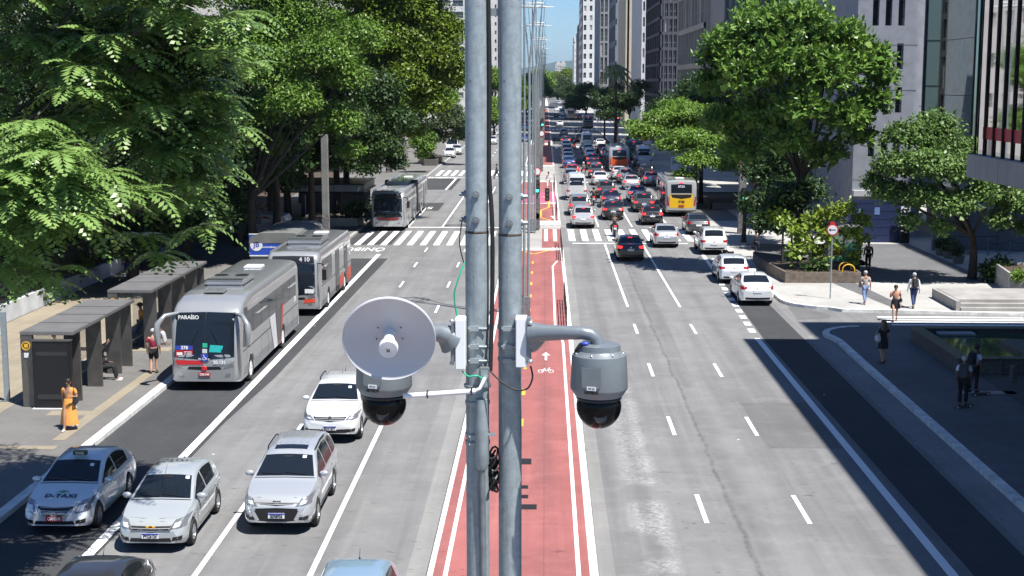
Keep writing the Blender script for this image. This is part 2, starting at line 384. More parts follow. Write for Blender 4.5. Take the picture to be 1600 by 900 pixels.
# central cycle path on its raised median
mb = MB(); conc2 = surface_mat('median_concrete', (.36, .35, .335), (.28, .275, .265), (.42, .41, .4), streak=False)
for a, b in ((-20, 93.2), (109, 158), (186, 1500)): mb.b2(-2.6, 1.22, a, b, -.05, .12)
st(mb.build('median', kerbM))
st(MB().sheet(-2.62, 1.24, 93.2, 109, .006).sheet(-2.62, 1.24, 158, 186, .006).build('median_crossing', conc2))
mb = MB()
for a, b in ((-20, 92.0), (112, 128), (129.5, 156), (188, 250), (256, 330), (336, 600)): mb.sheet(-2.47, 1.03, a, b, .126)
mb.sheet(-.2, 1.2, 94.5, 106.8, .012)
st(mb.build('cycle_path', redM))
st(MB().sheet(-2.42, 1.0, 128.6, 141, .131).build('magenta_cycle_path', surface_mat('magenta_path', (.47, .115, .2), (.4, .1, .17), (.5, .15, .22), stain=.3)))

# ---- painted markings
mk = MB()
def dash(x, y0, y1, w=.11, z=.009): mk.sheet(x - w / 2, x + w / 2, y0, y1, z)
for x, w in ((4.1, .12), (6.68, .12)):
    dash(x, 69.3, 96.6, w); dash(x, 108.5, 150, w)
    for y in (25.5, 34.6, 43.6, 52.6, 61.8): dash(x, y, y + 2.5, w)
    for y in range(205, 700, 9): dash(x, y, y + 3.2, w)
dash(9.2, 15, 60.8, .24); 
mk.poly([(9.75, 79.5, .009), (9.98, 79.5, .009), (10.38, 95.5, .009), (10.15, 95.5, .009)])
for i in range(9): y = 62.2 + i * 1.85; x = 9.22 + i * .06; mk.poly([(x - .14, y, .009), (x + .16, y, .009), (x + .18, y + .95, .009), (x - .12, y + .95, .009)])
dash(9.5, 109, 150, .14)
for y in range(205, 700, 9): dash(9.5, y, y + 3.2, .12)
dash(-10.68, 10, 90.6, .26); dash(-7.84, 10, 44.8, .13); dash(-5.25, 10, 44.6, .13)
for x in (-7.84, -5.25):
    for y in (50.3, 58.8, 67.3, 75.8, 84.3, 92.0): dash(x, y, y + 2.3, .11)
    dash(x, 107.9, 150, .13)
    for y in range(195, 700, 9): dash(x, y, y + 3.2, .12)
dash(-10.5, 107.5, 124, .22); dash(-10.2, 146, 163, .22)
for y in range(195, 700, 9): dash(-10.4, y, y + 4, .2)
mk.sheet(-10.4, -2.7, 107.6, 107.95, .009).sheet(1.9, 9.8, 97.0, 97.35, .009).sheet(-13.6, -2.7, 164, 164.4, .009)
for i in range(12): x = -13.0 + i * .9; mk.poly([(x, 95.8, .009), (x + .42, 95.8, .009), (x + .42, 105.0, .009), (x, 105.0, .009)])
for i in range(12): x = 1.7 + i * .92; mk.sheet(x, x + .45, 98.6, 106.4, .009)
for x in (-.05, .6): mk.sheet(x, x + .26, 98.4, 106.4, .018)
for k in range(13): x = -13.0 + k * .9; mk.sheet(x, x + .45, 168, 178, .009)
for k in range(12): x = 1.7 + k * .9; mk.sheet(x, x + .45, 238, 246, .009)
for k in range(12): x = 1.7 + k * .9; mk.sheet(x, x + .45, 330, 338, .009); mk.sheet(-13 + k * .9, -12.55 + k * .9, 330, 338, .009)
for k in range(5): y = 63.5 + k * .72; mk.poly([(15.9 - k * .05, y, .009), (22.5, y - .1, .009), (22.5, y + .24, .009), (15.9 - k * .05, y + .34, .009)])
st(mk.build('road_markings', white))
mk = MB()
for x, w in ((.78, .1), (-2.19, .1)):
    if x > 0:
        mk.sheet(x - .05, x + .05, -20, 59, .132)
        mk.poly([(.73, 59, .132), (.83, 59, .132), (.53, 62.5, .132), (.43, 62.5, .132)]); mk.sheet(.43, .53, 62.5, 84, .132)
        mk.poly([(.43, 84, .132), (.53, 84, .132), (.83, 86.5, .132), (.73, 86.5, .132)])
        mk.sheet(.73, .83, 112, 156, .136)
    else: mk.sheet(x - .05, x + .05, -20, 92, .132)
def seg(a, b, w, z):
    a, b = Vector(a), Vector(b); t = (b - a).normalized(); n = Vector((-t.y, t.x)) * w / 2
    mk.poly([(*(a - n), z), (*(b - n), z), (*(b + n), z), (*(a + n), z)])
def ring(cx, cy, rx, ry, w, z, n=20):
    for i in range(n):
        a, b = 2 * math.pi * i / n, 2 * math.pi * (i + 1) / n
        mk.poly([(cx + (rx - w) * math.cos(t) if k else cx + rx * math.cos(t), cy + (ry - w * 2) * math.sin(t) if k else cy + ry * math.sin(t), z) for t, k in ((a, 0), (b, 0), (b, 1), (a, 1))])
def bicycle(cx, cy, s=1.0, z=.134):
    for dx in (-.19, .19): ring(cx + dx * s, cy, .105 * s, .32 * s, .022 * s, z)
    for a, b in (((-.19, 0), (-.06, .42)), ((-.06, .42), (.13, .42)), ((.13, .42), (0, -.02)), ((0, -.02), (-.06, .42)), ((-.19, 0), (0, -.02)), ((.19, 0), (.11, .62)), ((.11, .62), (.17, .7)), ((-.08, .56), (-.02, .56)), ((-.06, .42), (-.05, .56))):
        seg((cx + a[0] * s, cy + a[1] * s), (cx + b[0] * s, cy + b[1] * s), .03 * s, z)
def arrow(cx, cy, s=1.0, z=.134):
    mk.sheet(cx - .045 * s, cx + .045 * s, cy - .9 * s, cy + .1 * s, z); mk.poly([(cx - .17 * s, cy + .1 * s, z), (cx + .17 * s, cy + .1 * s, z), (cx, cy + .75 * s, z)])
b = gp(853, 580, .13); bicycle(b.x, b.y); b = gp(853, 556, .13); arrow(b.x, b.y)
b = gp(866, 389, .13); bicycle(b.x, b.y, 1.5); b = gp(862, 317, .13); bicycle(b.x, b.y, 1.7); b = gp(864, 339, .13); arrow(b.x, b.y, 1.5)
st(mk.build('cycle_markings', white))
mk = MB()
for i in range(13): y = 30.5 + i * 4.55; mk.sheet(-.79, -.67, y, y + 1.0, .132)
for pts in ([(-1.6, 92), (-.7, 89.8), (.3, 92)], [(-1.9, 112.2), (-.6, 115), (.5, 112.2)], [(-.35, 115), (-.35, 121), (.35, 124), (.35, 133), (-.2, 136)]):
    for a, b in zip(pts, pts[1:]): seg(a, b, .16, .138)
mk.poly([(-.72, 65, .133), (-.6, 65, .133), (-.3, 59.6, .133), (-.5, 59.6, .133)])
st(mk.build('yellow_markings', yellow))
# painted words for the drivers coming towards us
def road_word(txt, x, y, size, sx):
    M = Matrix.Translation((x, y, .012)) @ Matrix.Rotation(math.pi, 4, 'Z') @ Matrix.Diagonal((sx, 1, 1, 1))
    st(text_mesh('road_word', txt, size, whiteO, None, M, ext=0, bold=.02))
road_word('ÔNIBUS', -12.1, 93.4, 2.6, .33); road_word('SÓ', -10.6, 124.6, 3, .4); road_word('ÔNIBUS', -11.8, 164.8, 3, .33)
# steel drain grates set in the cycle path
mk = MB()
for px, py, w, l in ((823, 721, .42, .62), (823, 761, .22, .3), (823, 776, .22, .3), (826, 792, .55, .42)):
    g = gp(px - 4, py, .13); o = MB()
    o.b2(g.x - w / 2, g.x + w / 2, g.y - l / 2, g.y + l / 2, .127, .137)
    for k in range(5): o.b2(g.x - w / 2 + .03, g.x + w / 2 - .03, g.y - l / 2 + l * (k + .3) / 5, g.y - l / 2 + l * (k + .7) / 5, .137, .143)
    c = o.build('drain_grate', pm('grate_iron', (.03, .03, .03), .6, .3))
    tag(c, {721: 'square dark iron drain grate set in the red cycle path, farthest of four', 761: 'small dark grate just behind the larger one on the cycle path', 776: 'small dark grate between a small and a wide grate on the cycle path', 792: 'wide dark slotted grate nearest the viewer on the red cycle path'}[py], 'drain grate', 'drain grates in the cycle path')

# hills beyond the city
rng = np.random.default_rng(5)
hv, n = MB(), 60
xs = np.linspace(-5200, 5200, n); hs = [150 + 45 * math.sin(x / 900.) + 28 * math.sin(x / 330. + 1) + 14 * math.sin(x / 120.) - abs(x - 300) * .006 for x in xs]
for i in range(n - 1):
    a, b = xs[i], xs[i + 1]
    for k in range(4):
        t0, t1 = k / 4, (k + 1) / 4; f = lambda t: math.sin(t * math.pi / 2)
        hv.poly([(a, 9000 + 1500 * t0, -30 + hs[i] * f(t0)), (b, 9000 + 1500 * t0, -30 + hs[i + 1] * f(t0)), (b, 9000 + 1500 * t1, -30 + hs[i + 1] * f(t1)), (a, 9000 + 1500 * t1, -30 + hs[i] * f(t1))])
st(hv.build('hills', pm('hill_forest', (.035, .06, .035), .95, noise=(.004, .4)), smooth=60))
# ================================================================ BUILDINGS
wall_lib = {}
def bmat(name, c, rough=.8): return pm('wall_' + name, c, rough, noise=(.35, .10, 7))
winblue = pm('window_blue', (.03, .045, .075), .06, spec=.8); windark = pm('window_dark', (.012, .014, .018), .08, spec=.7)
wingreen = pm('window_green', (.02, .055, .045), .08, spec=.8); blind = pm('window_blind', (.35, .34, .32), .6)
mirror = pm('mirror_glass', (.30, .36, .34), .02, 1)
def building(label, X0, X1, Y0, Y1, H, wall, front=None, side=None, wmat=windark, base=0, depth=.35, extra=None, rs=0, wmax=96):
    """a block with real window recesses: front = (bays, floors, z0, z1, pier, band) on its -Y face, side = same on the street face"""
    t = empty('building', label, 'building', ((X0 + X1) / 2, (Y0 + Y1) / 2, base)); ox, oy = t.location.x, t.location.y
    w = MB(); k = 0; rn = random.Random(rs)
    street = X0 if X0 > 0 else X1; sg = 1 if X0 > 0 else -1
    fx0, fx1 = X0 - ox, X1 - ox; fy0, fy1 = Y0 - oy, Y1 - oy; sxx = street - ox
    dF = depth if front else 0; dS = depth if side else 0
    if X0 > 0: w.b2(fx0 + dS, fx1, fy0 + dF, fy1, 0, H)
    else: w.b2(fx0, fx1 - dS, fy0 + dF, fy1, 0, H)
    def grid(isf, spec):
        nonlocal k
        nb, nf, z0, z1, pier, bd = spec
        L = (X1 - X0) if isf else (Y1 - Y0); bw = L / nb; fh = (z1 - z0) / nf
        def bx(u0, u1, za, zb, d0, d1, m):
            if isf: m.b2(fx0 + u0, fx0 + u1, fy0 + d0, fy0 + d1, za, zb)
            else: m.b2(sxx + sg * d0, sxx + sg * d1, fy0 + u0, fy0 + u1, za, zb)
        if z0 > 0.01: bx(0, L, 0, z0, 0, depth, w)
        bx(0, L, z1, H, 0, depth, w)
        for i in range(nb + 1):
            a, b = max(0, i * bw - pier / 2), min(L, i * bw + pier / 2)
            bx(a, b, z0, z1, 0.0, depth - .002, w)
        for j in range(nf + 1):
            a, b = max(z0, z0 + j * fh - bd / 2), min(z1, z0 + j * fh + bd / 2)
            if b - a > .01: bx(0, L, a, b, .03, depth - .004, w)
        sh = {}
        for j in range(nf):
            for i in range(nb):
                if k >= wmax: break
                c = (i + .5) * bw, z0 + (j + .5) * fh
                if 'm' not in sh:
                    m = MB(); ww, hh = bw - pier, fh - bd
                    if isf: m.box((0, 0, 0), (ww, .06, hh)).box((0, -.04, 0), (.06, .05, hh)).box((0, -.042, -hh * .12), (ww, .045, .06))
                    else: m.box((0, 0, 0), (.06, ww, hh)).box((-.04 * sg, 0, 0), (.05, .06, hh)).box((-.042 * sg, 0, -hh * .12), (.045, ww, .06))
                    o = m.build('window', [wmat, M_['wfr']], t)
                    for p in o.data.polygons: p.material_index = 0 if p.index < 6 else 1
                    o.material_slots[0].link = 'OBJECT'
                    sh['m'] = o
                else:
                    o = sh['m'].copy(); col.objects.link(o)
                o.material_slots[0].material = rn.choice([wmat] * 5 + [blind, windark, winblue] if wmat is not blind else [blind, windark, windark])
                o.location = (fx0 + c[0], fy0 + depth - .04, c[1]) if isf else (sxx + sg * (depth - .04), fy0 + c[0], c[1]); k += 1
    if front: grid(True, front)
    if side: grid(False, side)
    w.build('wall', wall, t)
    r = MB().b2(fx0 + .6, fx1 - .6, fy0 + .6, fy1 - .6, H, H + .9); r.b2(fx0 + (fx1 - fx0) * .3, fx1 - 2, fy0 + 2, fy1 - 2, H + .9, H + 3.4)
    r.build('roof', wall, t)
    if extra: extra(t, fx0, fx1, fy0, fy1)
    return t
def sx(px, Y): return pl(px, 100, Y).x
# right-hand row, near to far
# R1 black-finned building raised on a concrete skirt
t = empty('finned_building', 'dark glass building with vertical black fins above a stained concrete skirt at the right edge', 'building', (15.8, 54, 0))
m = MB().b2(.6, 26, -46, -.5, 8.3, 19.3); m.build('core', pm('core_dark', (.02, .02, .022), .6), t)
m = MB().b2(.35, .5, -46, -.3, 8.3, 19.3); m.b2(.35, 26, -.35, -.3, 8.3, 19.3); m.build('curtain_glass', pm('reflecting_glass', (.72, .72, .74), .025, 1), t)
m = MB().b2(0, 26.2, -46.2, 0, 19.3, 20.1); m.build('roof', M_['conc'], t)
m = MB().b2(8.2, 22, -40, -.15, 20.1, 34.0); m.build('roof_tower', M_['conc'], t)
fin0 = None
for i in range(38):
    if fin0 is None:
        fin0 = MB().box((0, 0, 13.75), (.05, .12, 11.3)).build('fin', pm('fin_black', (.006, .006, .007), .6, spec=.2), t, bev=.01)
        f = fin0
    else: f = fin0.copy(); col.objects.link(f)
    f.location = (.31, -.15 - i * 1.05, 0)
for i in range(12):
    f = fin0.copy(); col.objects.link(f); f.location = (1.2 + i * 1.6, -.12, 0)
skm = surface_mat('stained_skirt', (.36, .35, .32), (.2, .19, .17), (.42, .4, .37), streak=False, joints=(60, 1.05))
m = MB().b2(.05, 26, -46, -.05, 7.45, 8.3); m.build('skirt', skm, t)
m = MB().b2(4.5, 26, -44, -3, .14, 7.45); m.build('ground_floor', pm('ground_floor_dark', (.05, .05, .055), .3), t)
mr = MB()
mr.b2(.342, .348, -22, -.9, 8.9, 9.35); mr.build('red_reflection', pm('red_reflection', (.4, .02, .04), .4), t)  # red band of the mirrored scene, put before the glass as a coloured strip
# R2 mirror-glass block behind it, R3 pale concrete block with punched windows
t = empty('mirror_building', 'mirror glass building with a greenish corner, reflecting the trees opposite', 'building', (29.6, 106, 0))
m = MB(); m.poly([(0, 6.0, 3.2), (0, -6, 3.2), (0, -6, 23), (0, 6.0, 23)]); m.b2(.05, 14, -6, 6, 3.2, 23)
m.build('mirror_glass', mirror, t)
m = MB()
for z in range(6, 23, 4): m.b2(-.03, .02, -6, 6, z, z + .05)
m.b2(-.05, .06, 5.9, 6.05, 3.2, 23); m.b2(-.3, 14.4, -6.1, 5.9, 2.8, 3.3); m.b2(-.06, .06, -6.1, -5.95, 3.2, 23)
m.build('glazing_bar', M_['black'], t)
m = MB().b2(.3, 14, -5.8, 5.8, .14, 2.8); m.build('ground_floor', pm('gf_wall', (.13, .14, .15), .5, noise=(.6, .2)), t)
t = empty('concrete_building', 'blue grey concrete building with a rounded corner and narrow punched windows', 'building', (24, 112, 0))
gw = pm('blue_concrete', (.235, .25, .285), .85, noise=(1.5, .16, 8), bump=.15); fx0 = sx(1338, 100) - 24; fx1 = sx(1428, 100) - 24
wz = [(pl(1380, y, 100).z) for y in (40, 108, 176, 245)]; cols_ = [(sx(x, 100) - 24) for x in (1366, 1386, 1406)]
m = MB(); ww, hh = .44, 1.75
xsx = [fx0] + sorted([c + d for c in cols_ for d in (-ww / 2, ww / 2)]) + [fx1]
zs = sorted([z for z in wz] + [z + hh for z in wz] + [wz[0] + 3.1 + hh * 0, wz[0] + 3.1 + hh, wz[0] + 6.2, wz[0] + 6.2 + hh]); zs = [.14] + zs + [23]
for i in range(len(xsx) - 1):
    for j in range(len(zs) - 1):
        if i % 2 == 1 and j % 2 == 1:
            a = MB().b2(xsx[i] + .02, xsx[i + 1] - .02, -11.6, -11.55, zs[j] + .02, zs[j + 1] - .02); a.b2(xsx[i], xsx[i + 1], -11.68, -11.6, zs[j] + .6, zs[j] + .66); a.build('window', windark, t)
        else: m.b2(xsx[i], xsx[i + 1], -12, -11.4, zs[j], zs[j + 1])
m.b2(fx0, fx1, -11.4, 10, .14, 23)
cx = fx1; m.lathe([(1.0, .14), (1.0, 23)], 28, Matrix.Translation((cx, -11.0, 0)))
m.build('wall', gw, t, smooth=35)
for z in np.arange(4.2, 23, 3.1): MB().b2(fx0, fx1 + .2, -12.012, -12, z, z + .03).build('wall_joint', pm('joint', (.12, .13, .15), .9), t)
x0, x1 = cx + .9, sx(1468, 100) - 24
m = MB().b2(x0, x1, -11.9, -8, 3.0, 23); m.build('green_glass', pm('green_glass', (.16, .23, .22), .25, .6), t)
for z in np.arange(4.5, 23, 3.1): MB().b2(x0, x1, -11.93, -11.9, z, z + .05).build('glazing_bar', M_['black'], t)
m = MB().b2(fx0, x1 + .2, -12.6, -12, 3.1, 3.5); m.build('ledge', pm('pale_ledge', (.42, .43, .44), .7), t)
dk = bmat('dark', (.05, .052, .06)); cr = bmat('cream', (.45, .40, .31)); gy = bmat('grey', (.25, .25, .26)); wt = bmat('white', (.62, .62, .61)); bl = bmat('bluegrey', (.17, .19, .23)); br = bmat('brown', (.16, .13, .11))
building('dark recessed tower with brown trims left of the concrete building', sx(1300, 122), sx(1345, 122), 122, 140, 34, dk, (4, 9, 4, 32, .25, .5), None, blind, rs=1)
building('tower with a white corner pier seen above the large tree', sx(1265, 150), sx(1306, 150), 150, 175, 52, wt, (1, 14, 4, 48, 1.8, 1.0), (5, 14, 4, 48, .6, 1.0), windark)
building('dark navy glass tower above the large tree', sx(1195, 165), sx(1262, 165), 165, 190, 55, dk, (6, 15, 4, 52, .2, .3), None, winblue)
building('green glazed tower with white frames beside the pale concrete tower', sx(1130, 175), sx(1193, 175), 175, 200, 60, gy, (7, 16, 5, 58, .35, .35), None, wingreen)
building('pale beige concrete tower with blank front and blue glass flank', sx(1098, 190), sx(1131, 190), 190, 226, 62, bmat('beige', (.36, .34, .29)), None, (9, 10, 8, 60, .5, .7), winblue)
building('dark glass tower with a grid of bronze frames', sx(1030, 250), sx(1086, 250), 250, 285, 75, bmat('bronze', (.07, .072, .085)), (8, 12, 6, 38, .28, .5), (6, 12, 6, 38, .3, .5), windark, rs=3, wmax=97)
building('tower with white slab bands and blue windows', sx(1002, 300), sx(1029, 300), 300, 335, 78, bmat('bandw', (.55, .55, .56)), (4, 16, 9, 60, .5, 1.3), None, winblue)
building('cream stone tower with one column of windows', sx(977, 345), sx(1001, 345), 345, 380, 80, cr, (3, 15, 8, 66, 1.7, 1.6), None, windark)
building('slate blue tower in the shade', sx(961, 400), sx(979, 400), 400, 440, 95, bl, None, (6, 12, 10, 80, 1.2, 1.6), windark)
building('black tower with a fine grid of green windows', sx(937, 450), sx(963, 450), 450, 500, 100, gy, (4, 18, 10, 90, .5, .6), None, wingreen)
building('white tower with long window bands rising over the street', sx(909, 590), sx(937, 590), 590, 640, 62, wt, (3, 13, 8, 58, 1.4, 1.7), (4, 13, 8, 58, 1.5, 1.7), windark)
building('narrow dark tower left of the white one', sx(903, 660), sx(911, 660), 660, 700, 34, dk, (3, 10, 3, 33, .5, .8), None, winblue)
building('narrow white tower left of the dark one', sx(897, 720), sx(903.5, 720), 720, 760, 30, wt, (2, 9, 3, 28, .8, 1.4), None, windark)
building('pale pair of far towers rising before the hills', sx(868, 2000), sx(877, 2000), 2000, 2030, 36, bmat('far', (.5, .47, .44)), (3, 9, 3, 34, 1.2, 1.8), None, windark)
building('taller far cream tower beside the pale pair', sx(876, 2100), sx(884, 2100), 2100, 2130, 38, bmat('far', (.5, .47, .44)), (2, 9, 3, 34, 1.6, 1.8), None, windark)
building('low far blocks at the end of the avenue', sx(884, 2300), sx(897, 2300), 2300, 2330, 20, wt, (5, 4, 3, 18, 1.2, 1.8), None, windark)
# left-hand row
building('white gridded tower behind the left trees', -52, sx(726, 380), 380, 410, 62, wt, (9, 18, 6, 60, .7, 1.4), None, winblue, wmax=100, rs=5)
building('white apartment tower seen between the two poles', sx(752, 640), sx(779, 640), 640, 700, 90, bmat('lwhite', (.58, .56, .54)), (3, 20, 8, 84, 1.8, 2.2), (7, 20, 8, 84, 3.5, 1.9), windark)
building('wide pale block hidden behind the park trees, mirrored in the glass opposite', -62, -38, 150, 330, 42, bmat('pale', (.55, .52, .5)), None, (24, 4, 5, 30, 4.5, 4.0), windark, wmax=98)
# low podium blocks along the right pavement
building('low glass fronted shop at the foot of the bronze tower', 19.5, 30, 228, 248, 7, bl, (4, 2, .5, 6.4, .3, .4), (6, 2, .5, 6.4, .3, .4), winblue)
building('dark podium with columns behind the large right tree', 21.5, 40, 128, 150, 9, br, (5, 2, .4, 8, .9, .8), (6, 2, .4, 8, .9, .8), windark)

building('added unseen office block right of the plaza, placed to shade it', 40, 58, 66, 90, 45, bmat('plaza_block', (.3, .3, .3)), None, (8, 10, 4, 42, .8, 1.4), windark)  # out-of-view block added for the shade it throws on the plaza
# ================================================================ VEHICLES  (built along +Y, front at +Y; s = distance from the front bumper)
def smooth_fn(pts, win=.12):
    xs = np.array([p[0] for p in pts], float); ys = np.array([p[1] for p in pts], float)
    def f(s): return float(np.mean(np.interp(np.array([s - win, s - win / 2, s, s + win / 2, s + win]), xs, ys)))
    return f
class Loft:
    "body surface lofted through cross-sections with wheel arches let into the sills"
    def __init__(b, L, W, zt, belt, plan, zb, axles, wr, tumble=.40, rnd=.05, win=.12, boxy=False, ns=84):
        b.L, b.W = L, W; b.zt = smooth_fn(zt, win); b.belt_ = smooth_fn(belt, win); b.pl = smooth_fn(plan, .05); b.zb = smooth_fn(zb, .06)
        b.axles, b.wr, b.tum, b.rnd, b.boxy = axles, wr, tumble, rnd, boxy
        S = list(np.linspace(0, L, ns)); 
        for a in axles: S += [a + (wr + .045) * math.cos(R(k)) for k in range(0, 181, 15)]
        S += [.03, .07, L - .03, L - .07]; S = sorted(set(round(x, 3) for x in S if 0 <= x <= L)); b.S = S
        rows = [b.section(s) for s in S]; n = len(rows[0]); mb = MB(); vs = [v for r in rows for v in r]; fs = []
        for i in range(len(S) - 1):
            for k in range(n - 1):
                a = i * n + k; fs.append((a, a + n, a + n + 1, a + 1))
        for i, sgn in ((0, 1), (len(S) - 1, -1)):
            c = len(vs); m = rows[i]; vs.append((0, m[0][1] + .015 * (1 if i == 0 else -1), sum(v[2] for v in m) / n))
            for k in range(n - 1):
                a = i * n + k; fs.append((c, a, a + 1) if sgn > 0 else (c, a + 1, a))
            fs.append((c, i * n + n - 1, i * n) if sgn > 0 else (c, i * n, i * n + n - 1))
        mb.add(vs, fs); b.mb = mb; b.bvh = BVHTree.FromPolygons([Vector(v) for v in vs], fs)
    def belt(b, s): return min(b.belt_(s), b.zt(s) - .04)
    def bot(b, s):
        z = b.zb(s)
        for a in b.axles:
            d = abs(s - a); r = b.wr + .05
            if d < r: z = max(z, b.wr + math.sqrt(r * r - d * d) - .01)
        return z
    def hw(b, s): return b.W / 2 * b.pl(s)
    def wroof(b, s): return max(.25, b.hw(s) - b.rnd - b.tum * max(0, b.zt(s) - b.belt(s)))
    def section(b, s):
        w, zt, bl, z0 = b.hw(s), b.zt(s), b.belt(s), b.bot(s); bl = max(bl, z0 + .04); y = b.L / 2 - s
        if b.boxy:
            r = b.rnd; h = [(w - .05, z0), (w, z0 + .06), (w, z0 + (zt - z0) * .3), (w, z0 + (zt - z0) * .55), (w - .01, zt - r * 2), (w - .04, zt - r), (w - r * .7, zt - r * .3), (w - r * 1.5, zt), (w * .4, zt + .03)]
        else:
            wr = b.wroof(s); dz = zt - bl
            h = [(w - .07, z0), (w - .02, min(bl, z0 + .10)), (w, z0 + (bl - z0) * .5), (w - .004, z0 + (bl - z0) * .75), (w - .03, bl - .02), (w - .055, bl + .005),
                 ((w - .055) * .5 + wr * .5, bl + dz * .5), (wr, bl + dz * .88), (wr - .06, bl + dz * .975), (wr * .5, zt + .012 * min(1, dz * 3))]
        c = (0, h[-1][1] + .008)
        return [(x, y, z) for x, z in h] + [(0, y, c[1])] + [(-x, y, z) for x, z in h[::-1]]
    def proj(b, o, d, off):
        loc, nr, _, _ = b.bvh.ray_cast(Vector(o), Vector(d))
        if loc is None: return None
        if nr.dot(Vector(d)) > 0: nr = -nr
        return loc + nr * off
    def patch(b, mb, P, d, off=.006):
        "P[i][j] start points, cast along d"
        Q = [[b.proj(p, d, off) for p in row] for row in P]
        for i in range(len(Q) - 1):
            for j in range(len(Q[0]) - 1):
                q = [Q[i][j], Q[i + 1][j], Q[i + 1][j + 1], Q[i][j + 1]]
                if all(x is not None for x in q) and max((q[k] - q[k - 1]).length for k in range(4)) < .9: mb.poly(q)
    def quad(b, mb, c, face, off=.006, nu=6, nv=4):
        "four corners bl, br, tr, tl in (x, z) on face 'f'/'r' or in (s, z) on sides 'L'/'R'"
        c = [Vector(p) for p in c]; P = []
        for i in range(nu + 1):
            u = i / nu; a = c[0].lerp(c[1], u); e = c[3].lerp(c[2], u); row = []
            for j in range(nv + 1):
                q = a.lerp(e, j / nv)
                if face == 'f': row.append((q.x, b.L / 2 + 1, q.y))
                elif face == 'r': row.append((q.x, -b.L / 2 - 1, q.y))
                else: row.append(((3 if face == 'R' else -3), b.L / 2 - q.x, q.y))
            P.append(row)
        d = {'f': (0, -1, 0), 'r': (0, 1, 0), 'R': (-1, 0, 0), 'L': (1, 0, 0)}[face]
        b.patch(mb, P, d, off)
    def sym(b, mb, c, face, **k):
        b.quad(mb, c, face, **k); b.quad(mb, [(-p[0], p[1]) for p in c], face, **k)
    def shield(b, s0, s1, inset=.07, off=.006, n=8):
        mb = MB(); P = []
        for i in range(n + 1):
            s = s0 + (s1 - s0) * i / n; w = b.wroof(s) - inset if b.zt(s) - b.belt(s) > .08 else b.hw(s) - .15
            P.append([(w * j / 6, b.L / 2 - s, 9) for j in range(-6, 7)])
        b.patch(mb, P, (0, 0, -1), off); return mb
    def sidewin(b, s0, s1, side, lo=.03, hi=.84, n=10, slant=.12, off=.005):
        mb = MB(); P = []
        for i in range(n + 1):
            s = s0 + (s1 - s0) * i / n; zl = b.belt(s) + lo
            zz = min(b.zt(s - slant), b.zt(s), b.zt(s + slant)); zh = max(zl + .002, b.belt(s) + (zz - b.belt(s)) * hi)
            P.append([((3 if side == 'R' else -3), b.L / 2 - s, zl + (zh - zl) * j / 4) for j in range(5)])
        b.patch(mb, P, (-1, 0, 0) if side == 'R' else (1, 0, 0), off); return mb

def wheel(t, x, y, r, w, rim=None, spokes=5, dark=False):
    sg = 1 if x > 0 else -1
    M = Matrix.Translation((x, y, r)) @ Matrix.Rotation(R(90) * sg, 4, 'Y')
    m = MB().lathe([(r * .62, -w / 2), (r * .93, -w / 2), (r, -w * .32), (r, w * .32), (r * .93, w / 2), (r * .62, w / 2 - .005), (r * .60, w * .3)], 24, M, cap=False)
    o = m.build('wheel', M_['rubber'], t, smooth=40)
    m = MB().lathe([(r * .63, w / 2 - .012), (r * .58, w / 2 - .012), (r * .55, w * .22)], 24, M, cap=False)
    m.lathe([(.001, w / 2 - .02), (r * .12, w / 2 - .02), (r * .14, w * .25)], 14, M)
    for k in range(spokes):
        m.box((0, 0, 0), (.001, .001, .001)) if False else None
        a = 2 * math.pi * k / spokes
        m.box((0, 0, 0), (r * .46, r * .16 * 5 / spokes + .01, .02), M=M @ Matrix.Rotation(a, 4, 'Z') @ Matrix.Translation((r * .34, 0, w / 2 - .03)))
    m.build('rim', rim or M_['rim'], o, smooth=40)
    MB().lathe([(.001, w * .18), (r * .6, w * .18)], 20, M).build('brake_disc', M_['under'], o)
    return o

